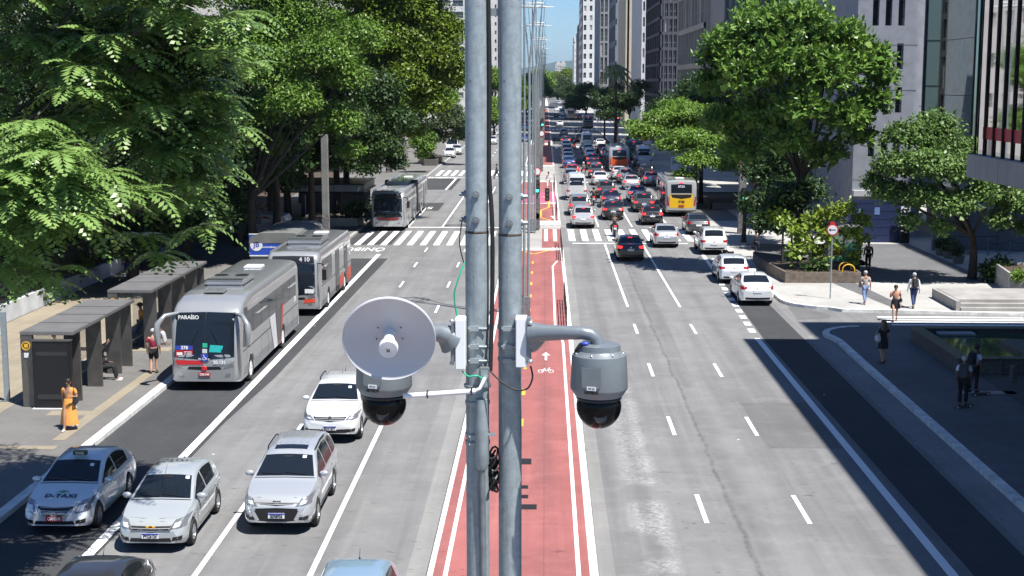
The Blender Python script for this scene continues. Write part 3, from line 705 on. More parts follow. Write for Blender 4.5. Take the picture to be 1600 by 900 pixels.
CARS = {
 'sedan': dict(L=4.45, W=1.74, zt=[(0, .50), (.05, .66), (.16, .745), (.6, .865), (1.12, .965), (1.2, 1.0), (1.95, 1.38), (2.25, 1.45), (2.75, 1.48), (3.15, 1.44), (3.4, 1.38), (3.95, 1.10), (4.1, 1.06), (4.36, 1.03), (4.41, .93), (4.45, .62)],
   belt=[(0, .44), (.2, .66), (1.1, .90), (3.9, 1.0), (4.45, .7)], wind=(1.24, 1.97), back=(3.36, 3.93), wins=[(1.36, 2.42), (2.5, 3.42)], ax=(.84, 3.44), wr=.31, zb0=.2),
 'hatch': dict(L=3.95, W=1.72, zt=[(0, .50), (.05, .66), (.16, .76), (.5, .87), (.98, .985), (1.05, 1.02), (1.8, 1.40), (2.1, 1.47), (2.6, 1.49), (3.2, 1.45), (3.5, 1.38), (3.78, 1.06), (3.86, .98), (3.92, .80), (3.95, .55)],
   belt=[(0, .44), (.2, .68), (1.0, .92), (3.7, 1.02), (3.95, .7)], wind=(1.08, 1.82), back=(3.46, 3.76), wins=[(1.2, 2.2), (2.28, 3.2)], ax=(.78, 3.30), wr=.31, zb0=.2),
 'suv': dict(L=4.5, W=1.80, zt=[(0, .60), (.05, .80), (.16, .92), (.6, 1.01), (1.12, 1.09), (1.2, 1.13), (1.9, 1.54), (2.2, 1.63), (2.9, 1.68), (3.8, 1.63), (4.05, 1.57), (4.32, 1.20), (4.4, 1.08), (4.46, .90), (4.5, .62)],
   belt=[(0, .52), (.2, .82), (1.2, 1.04), (4.2, 1.12), (4.5, .8)], wind=(1.24, 1.93), back=(4.02, 4.31), wins=[(1.38, 2.4), (2.48, 3.4), (3.48, 4.0)], ax=(.88, 3.55), wr=.35, zb0=.26),
 'van': dict(L=5.4, W=1.98, zt=[(0, .70), (.05, .90), (.2, 1.05), (.7, 1.22), (.95, 1.36), (1.7, 2.15), (2.1, 2.42), (2.6, 2.5), (5.0, 2.48), (5.3, 2.42), (5.37, 2.2), (5.4, 1.0)],
   belt=[(0, .6), (.3, .95), (1.2, 1.25), (5.3, 1.3), (5.4, .9)], wind=(.98, 1.72), back=None, wins=[(1.25, 2.2), (2.4, 3.6), (3.7, 4.9)], ax=(.95, 4.2), wr=.34, zb0=.3, tum=.14),
}
PROTO = {}
def make_car(kind, mods=None, braking=True):
    "one car of a kind with its parts; returns the Empty at its base"
    c = dict(CARS[kind]); mods = mods or {}; c.update(mods)
    L, W = c['L'], c['W']; zb = c['zb0']
    plan = [(0, .70), (.05, .80), (.16, .90), (.4, .965), (.8, 1), (L - .8, 1), (L - .35, .965), (L - .12, .90), (L, .80)]
    zbf = [(0, zb + .07), (.25, zb), (L - .4, zb + .02), (L, zb + .10)]
    b = Loft(L, W, c['zt'], c['belt'], plan, zbf, c['ax'], c['wr'], c.get('tum', .40))
    t = bpy.data.objects.new('car', None); col.objects.link(t); t.empty_display_size = .2
    body = b.mb.build('body', M_['paint'], t, smooth=38)
    k = MB().b2(-W / 2 + .13, W / 2 - .13, -L / 2 + .22, L / 2 - .22, zb + .02, c['wr'] * 2 + .08); k.build('underbody', M_['under'], t)
    b.shield(*c['wind']).build('windscreen', M_['glass'], t, smooth=60)
    if c['back']: b.shield(*c['back'], inset=.10).build('rear_window', M_['glass'], t, smooth=60)
    else:
        m = MB(); b.quad(m, [(-.68, 1.42), (.68, 1.42), (.64, 2.12), (-.64, 2.12)], 'r'); m.build('rear_window', M_['glass'], t, smooth=60)
    for sd in 'LR':
        for i, (a, e) in enumerate(c['wins']): b.sidewin(a, e, sd).build('side_window', M_['sglass'], t, smooth=60)
    for x in (-1, 1):
        for a in c['ax']: wheel(t, x * (W / 2 - .115), L / 2 - a, c['wr'], .2, rim=M_['rimb'] if kind == 'suv' and not mods else M_['rim'], spokes=c.get('sp', 5))
    # shut lines of doors, bonnet and boot
    m = MB(); w0 = c['wins'][0]; ds = [w0[0] - .06, w0[1] + .04] + ([c['wins'][1][1] - .12] if kind != 'van' else [])
    for sd in 'LR':
        for s in ds: b.quad(m, [(s, zb + .14), (s + .013, zb + .14), (s + .013, b.belt(s) - .01), (s, b.belt(s) - .01)], sd, off=.002, nu=1, nv=8)
        b.quad(m, [(ds[0], zb + .13), (ds[-1], zb + .13), (ds[-1], zb + .143), (ds[0], zb + .143)], sd, off=.002, nu=10, nv=1)
    s = c['wind'][0] - .07
    P = [[(x * W * .42, L / 2 - s - dy, 9) for dy in (0, .03)] for x in np.linspace(-1, 1, 9)]; b.patch(m, P, (0, 0, -1), .002)
    m.build('shut_lines', M_['under'], t)
    m = MB()
    for sd, sg in (('L', -1), ('R', 1)):
        for (a, e) in c['wins'][:2]:
            s = e - .22; p = b.proj((3 * sg, L / 2 - s, b.belt(s) - .14), (-sg, 0, 0), .012)
            if p: m.box(p, (.025, .2, .03))
    m.build('door_handle', M_['paint'], t, bev=.008)
    for sg in (-1, 1):
        s = w0[0] + .12; p = b.proj((3 * sg, L / 2 - s, b.belt(s) + .05), (-sg, 0, 0), 0) or Vector((sg * W / 2, L / 2 - s, b.belt(s)))
        o = MB().ball((p.x + sg * .12, p.y + .02, p.z + .06), (.12, .07, .075), 12).box((p.x + sg * .03, p.y, p.z + .0), (.08, .06, .04)).build('wing_mirror', M_['paint'], t, smooth=50)
    m = MB()                                                     # wipers
    s = c['wind'][0] + .03
    for x0, x1 in ((-.55, .0), (.08, .6)):
        a = b.proj((x0, L / 2 - s, 9), (0, 0, -1), .02); e = b.proj((x1, L / 2 - s - .06, 9), (0, 0, -1), .02)
        if a and e: m.cyl(a, e, .011, n=5)
    m.build('wipers', M_['black'], t)
    # front
    hz, gz = c.get('hz', (.60, .76)), c.get('gz', (.47, .62)); hw = W / 2
    for sg in (1, -1):
        m = MB(); b.quad(m, [(sg * (hw - .44), hz[0]), (sg * (hw - .10), hz[0] + .03), (sg * (hw - .02), hz[1] + .06), (sg * (hw - .30), hz[1] + .0)], 'f', nu=8); b.quad(m, [(.30, hz[0] + .05), (.10, hz[0] + .03), (.10, hz[1]), (.52, hz[1] + .06)], 'R' if sg > 0 else 'L', off=.007); o = m.build('headlight', M_['head'], t, smooth=60)
        m = MB(); b.quad(m, [(sg * (hw - .34), hz[0] + .035), (sg * (hw - .20), hz[0] + .06), (sg * (hw - .17), hz[1] - .045), (sg * (hw - .30), hz[1] - .06)], 'f', off=.011); m.build('lamp_unit', M_['bright'], o, smooth=60)
        m = MB(); b.quad(m, [(sg * (hw - .36), zb + .12), (sg * (hw - .15), zb + .13), (sg * (hw - .13), zb + .23), (sg * (hw - .34), zb + .21)], 'f'); m.build('fog_light', M_['black'], t, smooth=60)
    m = MB(); b.sym(m, [(0, gz[0]), (c.get('gw', .42), gz[0] + .03), (c.get('gw', .42) + .08, gz[1]), (0, gz[1] - .02)], 'f'); g = m.build('grille', M_['black'], t, smooth=60)
    m = MB()
    for q in range(3):
        z = gz[0] + (gz[1] - gz[0]) * (q + .6) / 3.2; b.sym(m, [(0, z), (c.get('gw', .42) + .01, z + .008), (c.get('gw', .42) + .01, z + .02), (0, z + .012)], 'f', off=.014, nv=1)
    m.build('grille_bar', M_['chrome'], g)
    m = MB(); b.sym(m, [(0, zb + .09), (.5, zb + .10), (.46, zb + .19), (0, zb + .18)], 'f'); m.build('lower_grille', M_['black'], t, smooth=60)
    p = b.proj((0, 9, zb + .25), (0, -1, 0), .02); MB().box(p, (.40, .016, .13)).build('number_plate', M_['plate'], t)
    # rear
    tz = c.get('tz', (.80, .97))
    for sg in (1, -1):
        m = MB(); b.quad(m, [(sg * (hw - .34), tz[0] + .03), (sg * (hw - .06), tz[0]), (sg * (hw - .06), tz[1]), (sg * (hw - .36), tz[1] - .02)], 'r', nu=8)
        sd = 'R' if sg > 0 else 'L'; b.quad(m, [(L - .38, tz[0] + .08), (L - .10, tz[0]), (L - .10, tz[1]), (L - .32, tz[1] - .02)], sd)
        m.build('tail_light', M_['taill'] if braking else M_['tail'], t, smooth=60)
    m = MB(); b.sym(m, [(0, zb + .12), (hw - .16, zb + .14), (hw - .14, zb + .24), (0, zb + .22)], 'r'); m.build('rear_valance', M_['black'], t, smooth=60)
    pz = c.get('pz', .72); p = b.proj((0, -9, pz), (0, 1, 0), .02)
    if p: MB().box(p, (.40, .016, .13)).build('number_plate', M_['plate'], t)
    p = b.proj((0, -9, pz + .13), (0, 1, 0), .014)
    if p: MB().lathe([(.001, .01), (.05, .01), (.055, 0)], 16, Matrix.Translation(p) @ Matrix.Rotation(R(90), 4, 'X')).build('badge', M_['chrome'], t)
    if braking and c['back']:
        s = c['back'][0] + .06; p = b.proj((0, L / 2 - s, 9), (0, 0, -1), .02); MB().box(p, (.26, .03, .03)).build('brake_light', M_['taill'], t)
    s = c['back'][0] - .15 if c['back'] else L - .5
    p = b.proj((0, L / 2 - s, 9), (0, 0, -1), 0); MB().cyl(p, p + Vector((0, -.12, .18)), .008, .003, 6).ball(p, (.025, .06, .02), 8).build('aerial', M_['black'], t)
    if kind == 'suv':
        m = MB()
        for sg in (-1, 1):
            pts = []
            for s in np.linspace(2.2, 3.7, 9):
                w = b.wroof(s) - .03; q = b.proj((sg * w, L / 2 - s, 9), (0, 0, -1), .05 if 2.3 < s < 3.6 else .0); pts.append(q)
            m.path([q for q in pts if q], .02, 6)
        m.build('roof_rails', M_['black'], t, smooth=60)
        m = MB()
        for sd in 'LR': b.quad(m, [(.3, zb + .02), (L - .3, zb + .02), (L - .3, zb + .16), (.3, zb + .16)], sd, nu=40, nv=2, off=.008)
        m.build('side_cladding', M_['black'], t, smooth=50)
    t['_L'] = L; t.hide_render = False
    return t, b
used = {}
def put_car(kind, px, py, rgb, label, heading=1, cat='car', group=None, name='parked', rz=0, braking=True, fresh=None, at=None, x=None):
    "places a car so that the near end of its tyres stands at the pixel; heading 1 = driving away"
    key = (kind, braking)
    if fresh is not None: t, b = make_car(kind, fresh, braking)
    elif key not in PROTO: t, b = make_car(kind, None, braking); PROTO[key] = (t, b); t['_first'] = 1
    else: t = copy_tree(PROTO[key][0]); b = PROTO[key][1]
    L = b.L; g = at or gp(px, py)
    t.location = ((x if x is not None else g[0]), g[1] + L / 2 - .35 if not at else g[1], 0.01)
    t.rotation_euler = (0, 0, R((0 if heading > 0 else 180) + rz)); t.name = {'sedan': 'sedan_car', 'hatch': 'hatchback_car', 'suv': 'suv_car', 'van': 'passenger_van'}[kind]
    for kk in ('_L', '_first'):
        if kk in t: del t[kk]
    tag(t, label, cat, group); recolour(t, rgb)
    return t, b
W_, SV, GR, BK, DG, BU, RD, SB = (.72, .73, .73), (.42, .43, .44), (.20, .205, .21), (.012, .012, .014), (.055, .057, .062), (.03, .06, .17), (.35, .02, .025), (.25, .36, .46)
G_ = 'cars queueing in the right-hand lanes'
def text_on(t, b, txt, size, mat, x, z, face, off=.032, sx=1., bold=.004, name='lettering'):
    "short writing standing just proud of the front or rear of a vehicle"
    p = b.proj((x, 9 if face == 'f' else -9, z), (0, -1 if face == 'f' else 1, 0), off)
    return text_mesh(name, txt, size, mat, t, face_m(p, 90, 180 if face == 'f' else 0), bold=bold, sx=sx)
def plate_blue(t, b, txt, z, face='f', red=False):
    p = b.proj((0, 9 if face == 'f' else -9, z), (0, -1 if face == 'f' else 1, 0), .03)
    pl_ = [c for c in t.children if c.name.startswith('number_plate') and (c.data.vertices[0].co.y > 0) == (face == 'f')][0]
    if red: pl_.data.materials.clear(); pl_.data.materials.append(M_['plater'])
    else: MB().box((p.x, p.y, p.z + .05), (.40, .008, .03)).build('plate_band', M_['pblue'], pl_)
    o = text_mesh('plate_number', txt, .105, M_['wink'] if red else M_['ink'], pl_, face_m((p.x, p.y + (.004 if face == 'f' else -.004), p.z - (.0 if red else .013)), 90, 180 if face == 'f' else 0), bold=.003, sx=.8)

# ---- the cars coming towards us (left), near ones get their own trim
t, b = put_car('sedan', 0, 0, (.72, .74, .76), 'white sedan taxi with D-TAXI on the bonnet, nearest the left kerb', -1, 'taxi', braking=False, at=(-11.92, 35.4), fresh=dict(hz=(.56, .79), gz=(.50, .71), gw=.36, wr=.31, sp=7))
plate_blue(t, b, 'CIA·0245', .45, red=True)
p = b.proj((0, b.L / 2 - .52, 9), (0, 0, -1), .006); nn = Vector((0, .28, 1)).normalized()
text_mesh('bonnet_lettering', 'D-TAXI', .23, cm('taxi_ink', (.02, .05, .10)), t, Matrix.Translation(p + nn * .008) @ Matrix.Rotation(math.pi, 4, 'Z') @ Matrix.Rotation(R(14), 4, 'X'), bold=.005, sx=1.05)
m = MB()
q = b.proj((.18, b.L / 2 - .72, 9), (0, 0, -1), .01); m.poly([q, q + Vector((-.17, -.05, .028)), q + Vector((-.34, -.02, .02)), q + Vector((-.2, .03, .004))][::-1]); m.build('leaf_emblem', cm('emblem_green', (.10, .30, .10)), t)
m = MB().box((0, .12, 1.54), (.36, .14, .12)); o = m.build('taxi_sign', cm('sign_dark_green', (.05, .08, .05), .4), t, bev=.02)
text_mesh('sign_lettering', 'TAXI', .1, cm('sign_pale', (.7, .75, .5)), o, face_m((0, .195, 1.54), 90, 180), bold=.003)
def ring_badge(t, b, z, r=.065):
    p = b.proj((0, 9, z), (0, -1, 0), .03); mb = MB()
    n = 20; pts = [p + Vector((r * math.cos(2 * math.pi * k / n), 0, r * math.sin(2 * math.pi * k / n))) for k in range(n + 1)]
    mb.path(pts, .012, 6, cap=False); mb.box(p, (r * 2.5, .012, .03)); mb.build('ring_emblem', M_['chrome'], t, smooth=60)
ring_badge(t, b, .53)
m = MB()
for sg in (-1, 1): b.quad(m, [(sg * .20, .43), (sg * .26, .43), (sg * .44, .66), (sg * .38, .66)], 'f', off=.016)
m.build('chrome_trim', M_['chrome'], t)
m = MB(); b.quad(m, [(1.1, .36), (3.0, .36), (3.2, .42), (1.1, .40)], 'L', off=.004, nu=16); m.build('green_stripe', cm('stripe_green', (.12, .42, .33), .4), t, smooth=60)
text_mesh('side_lettering', 'TAXI', .3, cm('side_ink', (.50, .56, .60), .4), t, face_m((-b.W / 2 - .004, -.35, .72), 90, -90), bold=.004)

t, b = put_car('hatch', 0, 0, (.40, .43, .445), 'silver hatchback between the taxi and the silver SUV, front plate PYC6124', -1, braking=False, at=(-9.22, 33.9), fresh=dict(hz=(.58, .77), gz=(.52, .67), gw=.46))
plate_blue(t, b, 'PYC6124', .45)
p = b.proj((0, 9, .63), (0, -1, 0), .02); MB().box(p, (.22, .012, .035)).box(p, (.08, .012, .06)).build('cross_emblem', M_['gold'], t)
m = MB().cyl((0, .62, 1.44), (0, .30, 1.72), .007, .003, 5); m.build('roof_aerial', M_['black'], t)

t, b = put_car('suv', 0, 0, (.40, .42, .45), 'silver SUV with a dark sunroof and chrome grille, front plate GDI5F36', -1, braking=False, at=(-6.52, 35.7), fresh=dict(L=4.7, zt=[(0, .60), (.05, .82), (.16, .93), (.6, 1.01), (1.12, 1.09), (1.2, 1.13), (1.95, 1.54), (2.25, 1.63), (3.0, 1.68), (4.0, 1.63), (4.25, 1.57), (4.52, 1.20), (4.6, 1.08), (4.66, .90), (4.7, .62)], belt=[(0, .52), (.2, .82), (1.2, 1.04), (4.4, 1.12), (4.7, .8)], back=(4.22, 4.51), ax=(.92, 3.6), wins=[(1.4, 2.45), (2.53, 3.5), (3.58, 4.2)], hz=(.72, .90), gz=(.74, .86), gw=.40, sp=10))
plate_blue(t, b, 'GDI5F36', .51)
P = [[(x, b.L / 2 - s, 9) for x in np.linspace(-.42, .42, 7)] for s in np.linspace(2.16, 2.42, 4)]; m = MB(); b.patch(m, P, (0, 0, -1), .012); m.build('sunroof', M_['glass'], t, smooth=60)
m = MB()
for x in (-.36, -.18, 0, .18, .36):
    P = [[(x + d, b.L / 2 - s, 9) for d in (-.018, .018)] for s in np.linspace(2.6, 3.9, 8)]; b.patch(m, P, (0, 0, -1), .012)
m.build('roof_ribs', M_['paint'], t)
m = MB()
for sg in (-1, 1):
    b.quad(m, [(sg * .10, .80), (sg * .55, .80), (sg * .57, .86), (sg * .10, .84)], 'f', off=.016); b.quad(m, [(sg * .42, .40), (sg * .50, .38), (sg * .66, .66), (sg * .58, .70)], 'f', off=.014)
    b.quad(m, [(sg * .25, .33), (sg * .70, .35), (sg * .62, .40), (sg * .25, .36)], 'f', off=.014)
m.build('chrome_trim', M_['chrome'], t, smooth=60)
m = MB(); b.sym(m, [(0, .37), (.46, .40), (.60, .68), (0, .70)], 'f', off=.009); m.build('lower_black_panel', M_['black'], t, smooth=60)
p = b.proj((0, 9, .80), (0, -1, 0), .03); m = MB()
for a in (90, 210, 330):
    d = Vector((math.cos(R(a)), 0, math.sin(R(a)))) * .055; e = Vector((-d.z, 0, d.x)) * .5; m.poly([p, p + d * .5 + e * .6, p + d, p + d * .5 - e * .6])
m.build('diamond_emblem', M_['chrome'], t)
recolour(t, (.40, .42, .45))

t, b = put_car('suv', 0, 0, W_, 'white compact SUV with black lower grille behind the dish antenna', -1, braking=False, at=(-6.55, 44.3), fresh=dict(L=4.2, zt=[(0, .60), (.05, .80), (.16, .92), (.6, 1.01), (1.05, 1.09), (1.12, 1.13), (1.8, 1.50), (2.1, 1.57), (2.7, 1.60), (3.5, 1.56), (3.78, 1.50), (4.04, 1.20), (4.1, 1.08), (4.16, .90), (4.2, .62)], belt=[(0, .52), (.2, .82), (1.15, 1.02), (3.9, 1.10), (4.2, .8)], wind=(1.15, 1.82), back=(3.75, 4.02), ax=(.86, 3.5), wins=[(1.3, 2.25), (2.33, 3.2), (3.28, 3.7)], hz=(.73, .87), gz=(.70, .84), gw=.44))
plate_blue(t, b, 'EZW1B77', .51)
m = MB(); b.sym(m, [(0, .34), (.62, .38), (.60, .48), (0, .46)], 'f', off=.008); m.build('lower_black_trim', M_['black'], t, smooth=60)
p = b.proj((0, 9, .78), (0, -1, 0), .03); MB().lathe([(.05, .004), (.06, .01), (.07, .004)], 20, Matrix.Translation(p) @ Matrix.Rotation(R(90), 4, 'X')).box(p, (.012, .01, .09)).build('round_emblem', M_['chrome'], t)
m = MB().cyl((0, -.8, 1.58), (0, -.9, 1.82), .006, .003, 5); m.build('roof_aerial', M_['black'], t)

put_car('sedan', 0, 0, (.035, .037, .042), 'dark sedan cut off by the bottom left edge, only its roof showing', -1, braking=False, at=(-8.95, 26.6))
put_car('hatch', 0, 0, SB, 'pale blue hatchback roof at the bottom edge, left of the cycle path', -1, braking=False, at=(-3.72, 26.2))
for x, y, kind, c, lab in ((702, 247, 'hatch', W_, 'white car waiting in front of a white van on the far left of the avenue'), (769, 226, 'hatch', W_, 'white car seen in the gap between the two steel poles'), (836, 212, 'hatch', SV, 'silver hatchback with blue windows coming from afar beside the median poles'),
        (822, 222, 'sedan', BU, 'dark blue car half hidden by the thin median poles'), (820, 204, 'sedan', W_, 'white car partly behind the thin median poles'), (819, 193, 'hatch', RD, 'red car far off behind the thin median poles'), (832, 179, 'sedan', W_, 'white car at the far end of the oncoming lanes'), (837, 170, 'suv', BU, 'dark blue far car at the end of the oncoming lanes'), (713, 242, 'sedan', W_, 'second white car by the pavement on the far left'), (768, 208, 'sedan', SV, 'small silver car deep in the gap between the poles')):
    put_car(kind, x, y, c, lab, -1, braking=False, group='oncoming cars far down the avenue')
t, b = put_car('van', 706, 240, W_, 'tall white delivery van at the kerb on the far left', -1, 'van', braking=False)

for t_ in [o for o in bpy.data.objects if o.name.startswith(('sedan_car', 'hatchback_car', 'suv_car')) and o.get('label', '').startswith(('white sedan taxi with D', 'silver hatch', 'silver SUV with', 'white compact'))]:
    w_ = [c for c in t_.children if c.name.startswith('windscreen')][0]; vs = [v.co for v in w_.data.vertices]; top = max(v.z for v in vs); q = min(vs, key=lambda v: abs(v.z - top + .07) * 3 + abs(v.x + .42)); nn = Vector((0, .6, .8))
    MB().box(q + nn * .008, (.10, .09, .006), M=Matrix.Rotation(R(-38), 4, 'X')).build('windscreen_sticker', M_['wplas'], w_)
    q = min(vs, key=lambda v: abs(v.z - top + .05) * 3 + abs(v.x)); MB().box(q + nn * .006, (.22, .06, .006), M=Matrix.Rotation(R(-38), 4, 'X')).build('mirror_base', M_['black'], w_)
# ---- the queue driving away from us (right)
Q = [
 ('sedan', 1182, 477, W_, 'white taxi sedan with a roof sign, nearest car on the right', 0), ('hatch', 1146, 443, (.62, .66, .70), 'white hatchback with a blue rear window behind the white taxi', 0),
 ('suv', 1115, 398, W_, 'white crossover with red tail lights at the right kerb before the crossing', 0), ('sedan', 1041, 387, SV, 'silver sedan just past the crossing, left of the white crossover', 0),
 ('sedan', 985, 408, BK, 'black sedan nearest the viewer, just past the crossing', 1), ('sedan', 1091, 367, DG, 'dark grey sedan by the kerb in front of the yellow backed bus', 0),
 ('suv', 911, 357, SV, 'silver SUV at the head of the queue beside the cycle path', 1), ('hatch', 1019, 352, BK, 'black hatchback with three bright brake lights at the head of its lane', 1),
 ('sedan', 958, 344, BK, 'black sedan at the head of the second lane, before the crossing', 1), ('suv', 905, 337, GR, 'grey SUV close behind the silver SUV beside the cycle path', 1),
 ('sedan', 955, 325, (.015, .02, .05), 'navy sedan behind the leading black sedan', 1), ('suv', 1006, 332, DG, 'dark SUV behind the black hatchback with three brake lights', 1),
 ('sedan', 996, 316, SB, 'blue grey sedan two cars behind the leading black hatchback', 1), ('van', 901, 313, W_, 'white minivan beside the cycle path, two behind the silver SUV', 0),
 ('suv', 947, 310, DG, 'dark SUV behind the navy sedan', 1), ('sedan', 987, 297, SV, 'silver sedan with red lights in the third lane', 1),
 ('suv', 978, 287, GR, 'grey SUV with a dark roof just behind the silver sedan of the third lane', 1), ('sedan', 1018, 291, SV, 'silver blue sedan left of the yellow backed bus front', 1),
 ('suv', 1010, 280, BK, 'black van like SUV at the shaded side, before the white van', 0), ('sedan', 938, 290, W_, 'white sedan in the second lane with a clear gap before it', 0),
 ('suv', 892, 288, GR, 'brownish grey SUV beside the cycle path heading a close row', 0), ('hatch', 894, 277, RD, 'red and white topped hatchback directly behind the brownish SUV', 1),
 ('suv', 932, 279, DG, 'charcoal SUV directly behind the white sedan of the second lane', 1), ('sedan', 968, 281, W_, 'white sedan just behind the grey SUV and before the orange backed bus', 0),
 ('sedan', 889, 263, BU, 'blue sedan beside the cycle path in the close row', 0), ('sedan', 888, 255, W_, 'white sedan right behind the blue sedan beside the cycle path', 0),
 ('hatch', 887, 248, SV, 'silver hatchback fifth back in the row beside the cycle path', 0), ('sedan', 886, 241, RD, 'red sedan seen over the silver hatchback beside the cycle path', 0),
 ('hatch', 885, 234, W_, 'white hatchback behind the red sedan beside the cycle path', 0), ('sedan', 884, 226, BK, 'black sedan at the back of the row beside the cycle path', 1),
 ('sedan', 928, 266, BK, 'black sedan with a bright brake light in the second lane', 1), ('sedan', 926, 258, (.05, .03, .08), 'purple black sedan behind the second lane black sedan', 1),
 ('hatch', 922, 249, W_, 'white hatchback in the second lane, left of the orange backed bus', 0), ('sedan', 919, 241, SV, 'silver sedan left of the orange backed bus tail', 0),
 ('sedan', 948, 247, W_, 'white sedan half hidden by the orange backed bus', 1), ('hatch', 941, 240, RD, 'red hatchback half hidden behind the white sedan by the bus', 0),
 ('sedan', 906, 222, BK, 'black sedan beside the white minibus further up', 0), ('sedan', 938, 231, W_, 'white sedan on the right of the white minibus', 0),
 ('hatch', 881, 213, GR, 'lone grey hatchback on the open crossing beyond the queue', 0), ('sedan', 875, 198, W_, 'lone white sedan far beyond the queue by the median', 0),
 ('suv', 880, 188, BU, 'dark blue SUV far up the avenue', 0), ('hatch', 869, 184, BK, 'small dark car far up by the median', 0), ('van', 878, 181, W_, 'white van far up behind the dark blue SUV', 0),
 ('suv', 906, 187, RD, 'dull red car beneath the far shaded trees', 0), ('sedan', 875, 171, W_, 'white car in the far jam, left of centre', 0), ('suv', 886, 172, DG, 'dark car in the far jam', 0), ('sedan', 893, 169, SV, 'silver car in the far jam', 0), ('suv', 901, 172, BU, 'blue car in the far jam, at the right', 0), ('hatch', 870, 174, W_, 'white hatchback in the far jam by the median', 0),
 ('sedan', 881, 165, RD, 'red car deep in the far jam', 0), ('sedan', 889, 163, W_, 'white car deep in the far jam', 0), ('sedan', 898, 164, BK, 'black car deep in the far jam', 0), ('suv', 874, 163, SV, 'silver SUV deep in the far jam by the median', 0),
]
for i, (kind, px, py, c, lab, br_) in enumerate(Q):
    t, b = put_car(kind, px, py, c, lab, 1, 'van' if kind == 'van' else ('taxi' if i == 0 else 'car'), G_, braking=bool(br_))
    if i in (0, 1):
        MB().box((0, -.1, 1.53), (.4, .16, .13)).build('taxi_sign', M_['wplas'] if i == 0 else M_['black'], t, bev=.03)
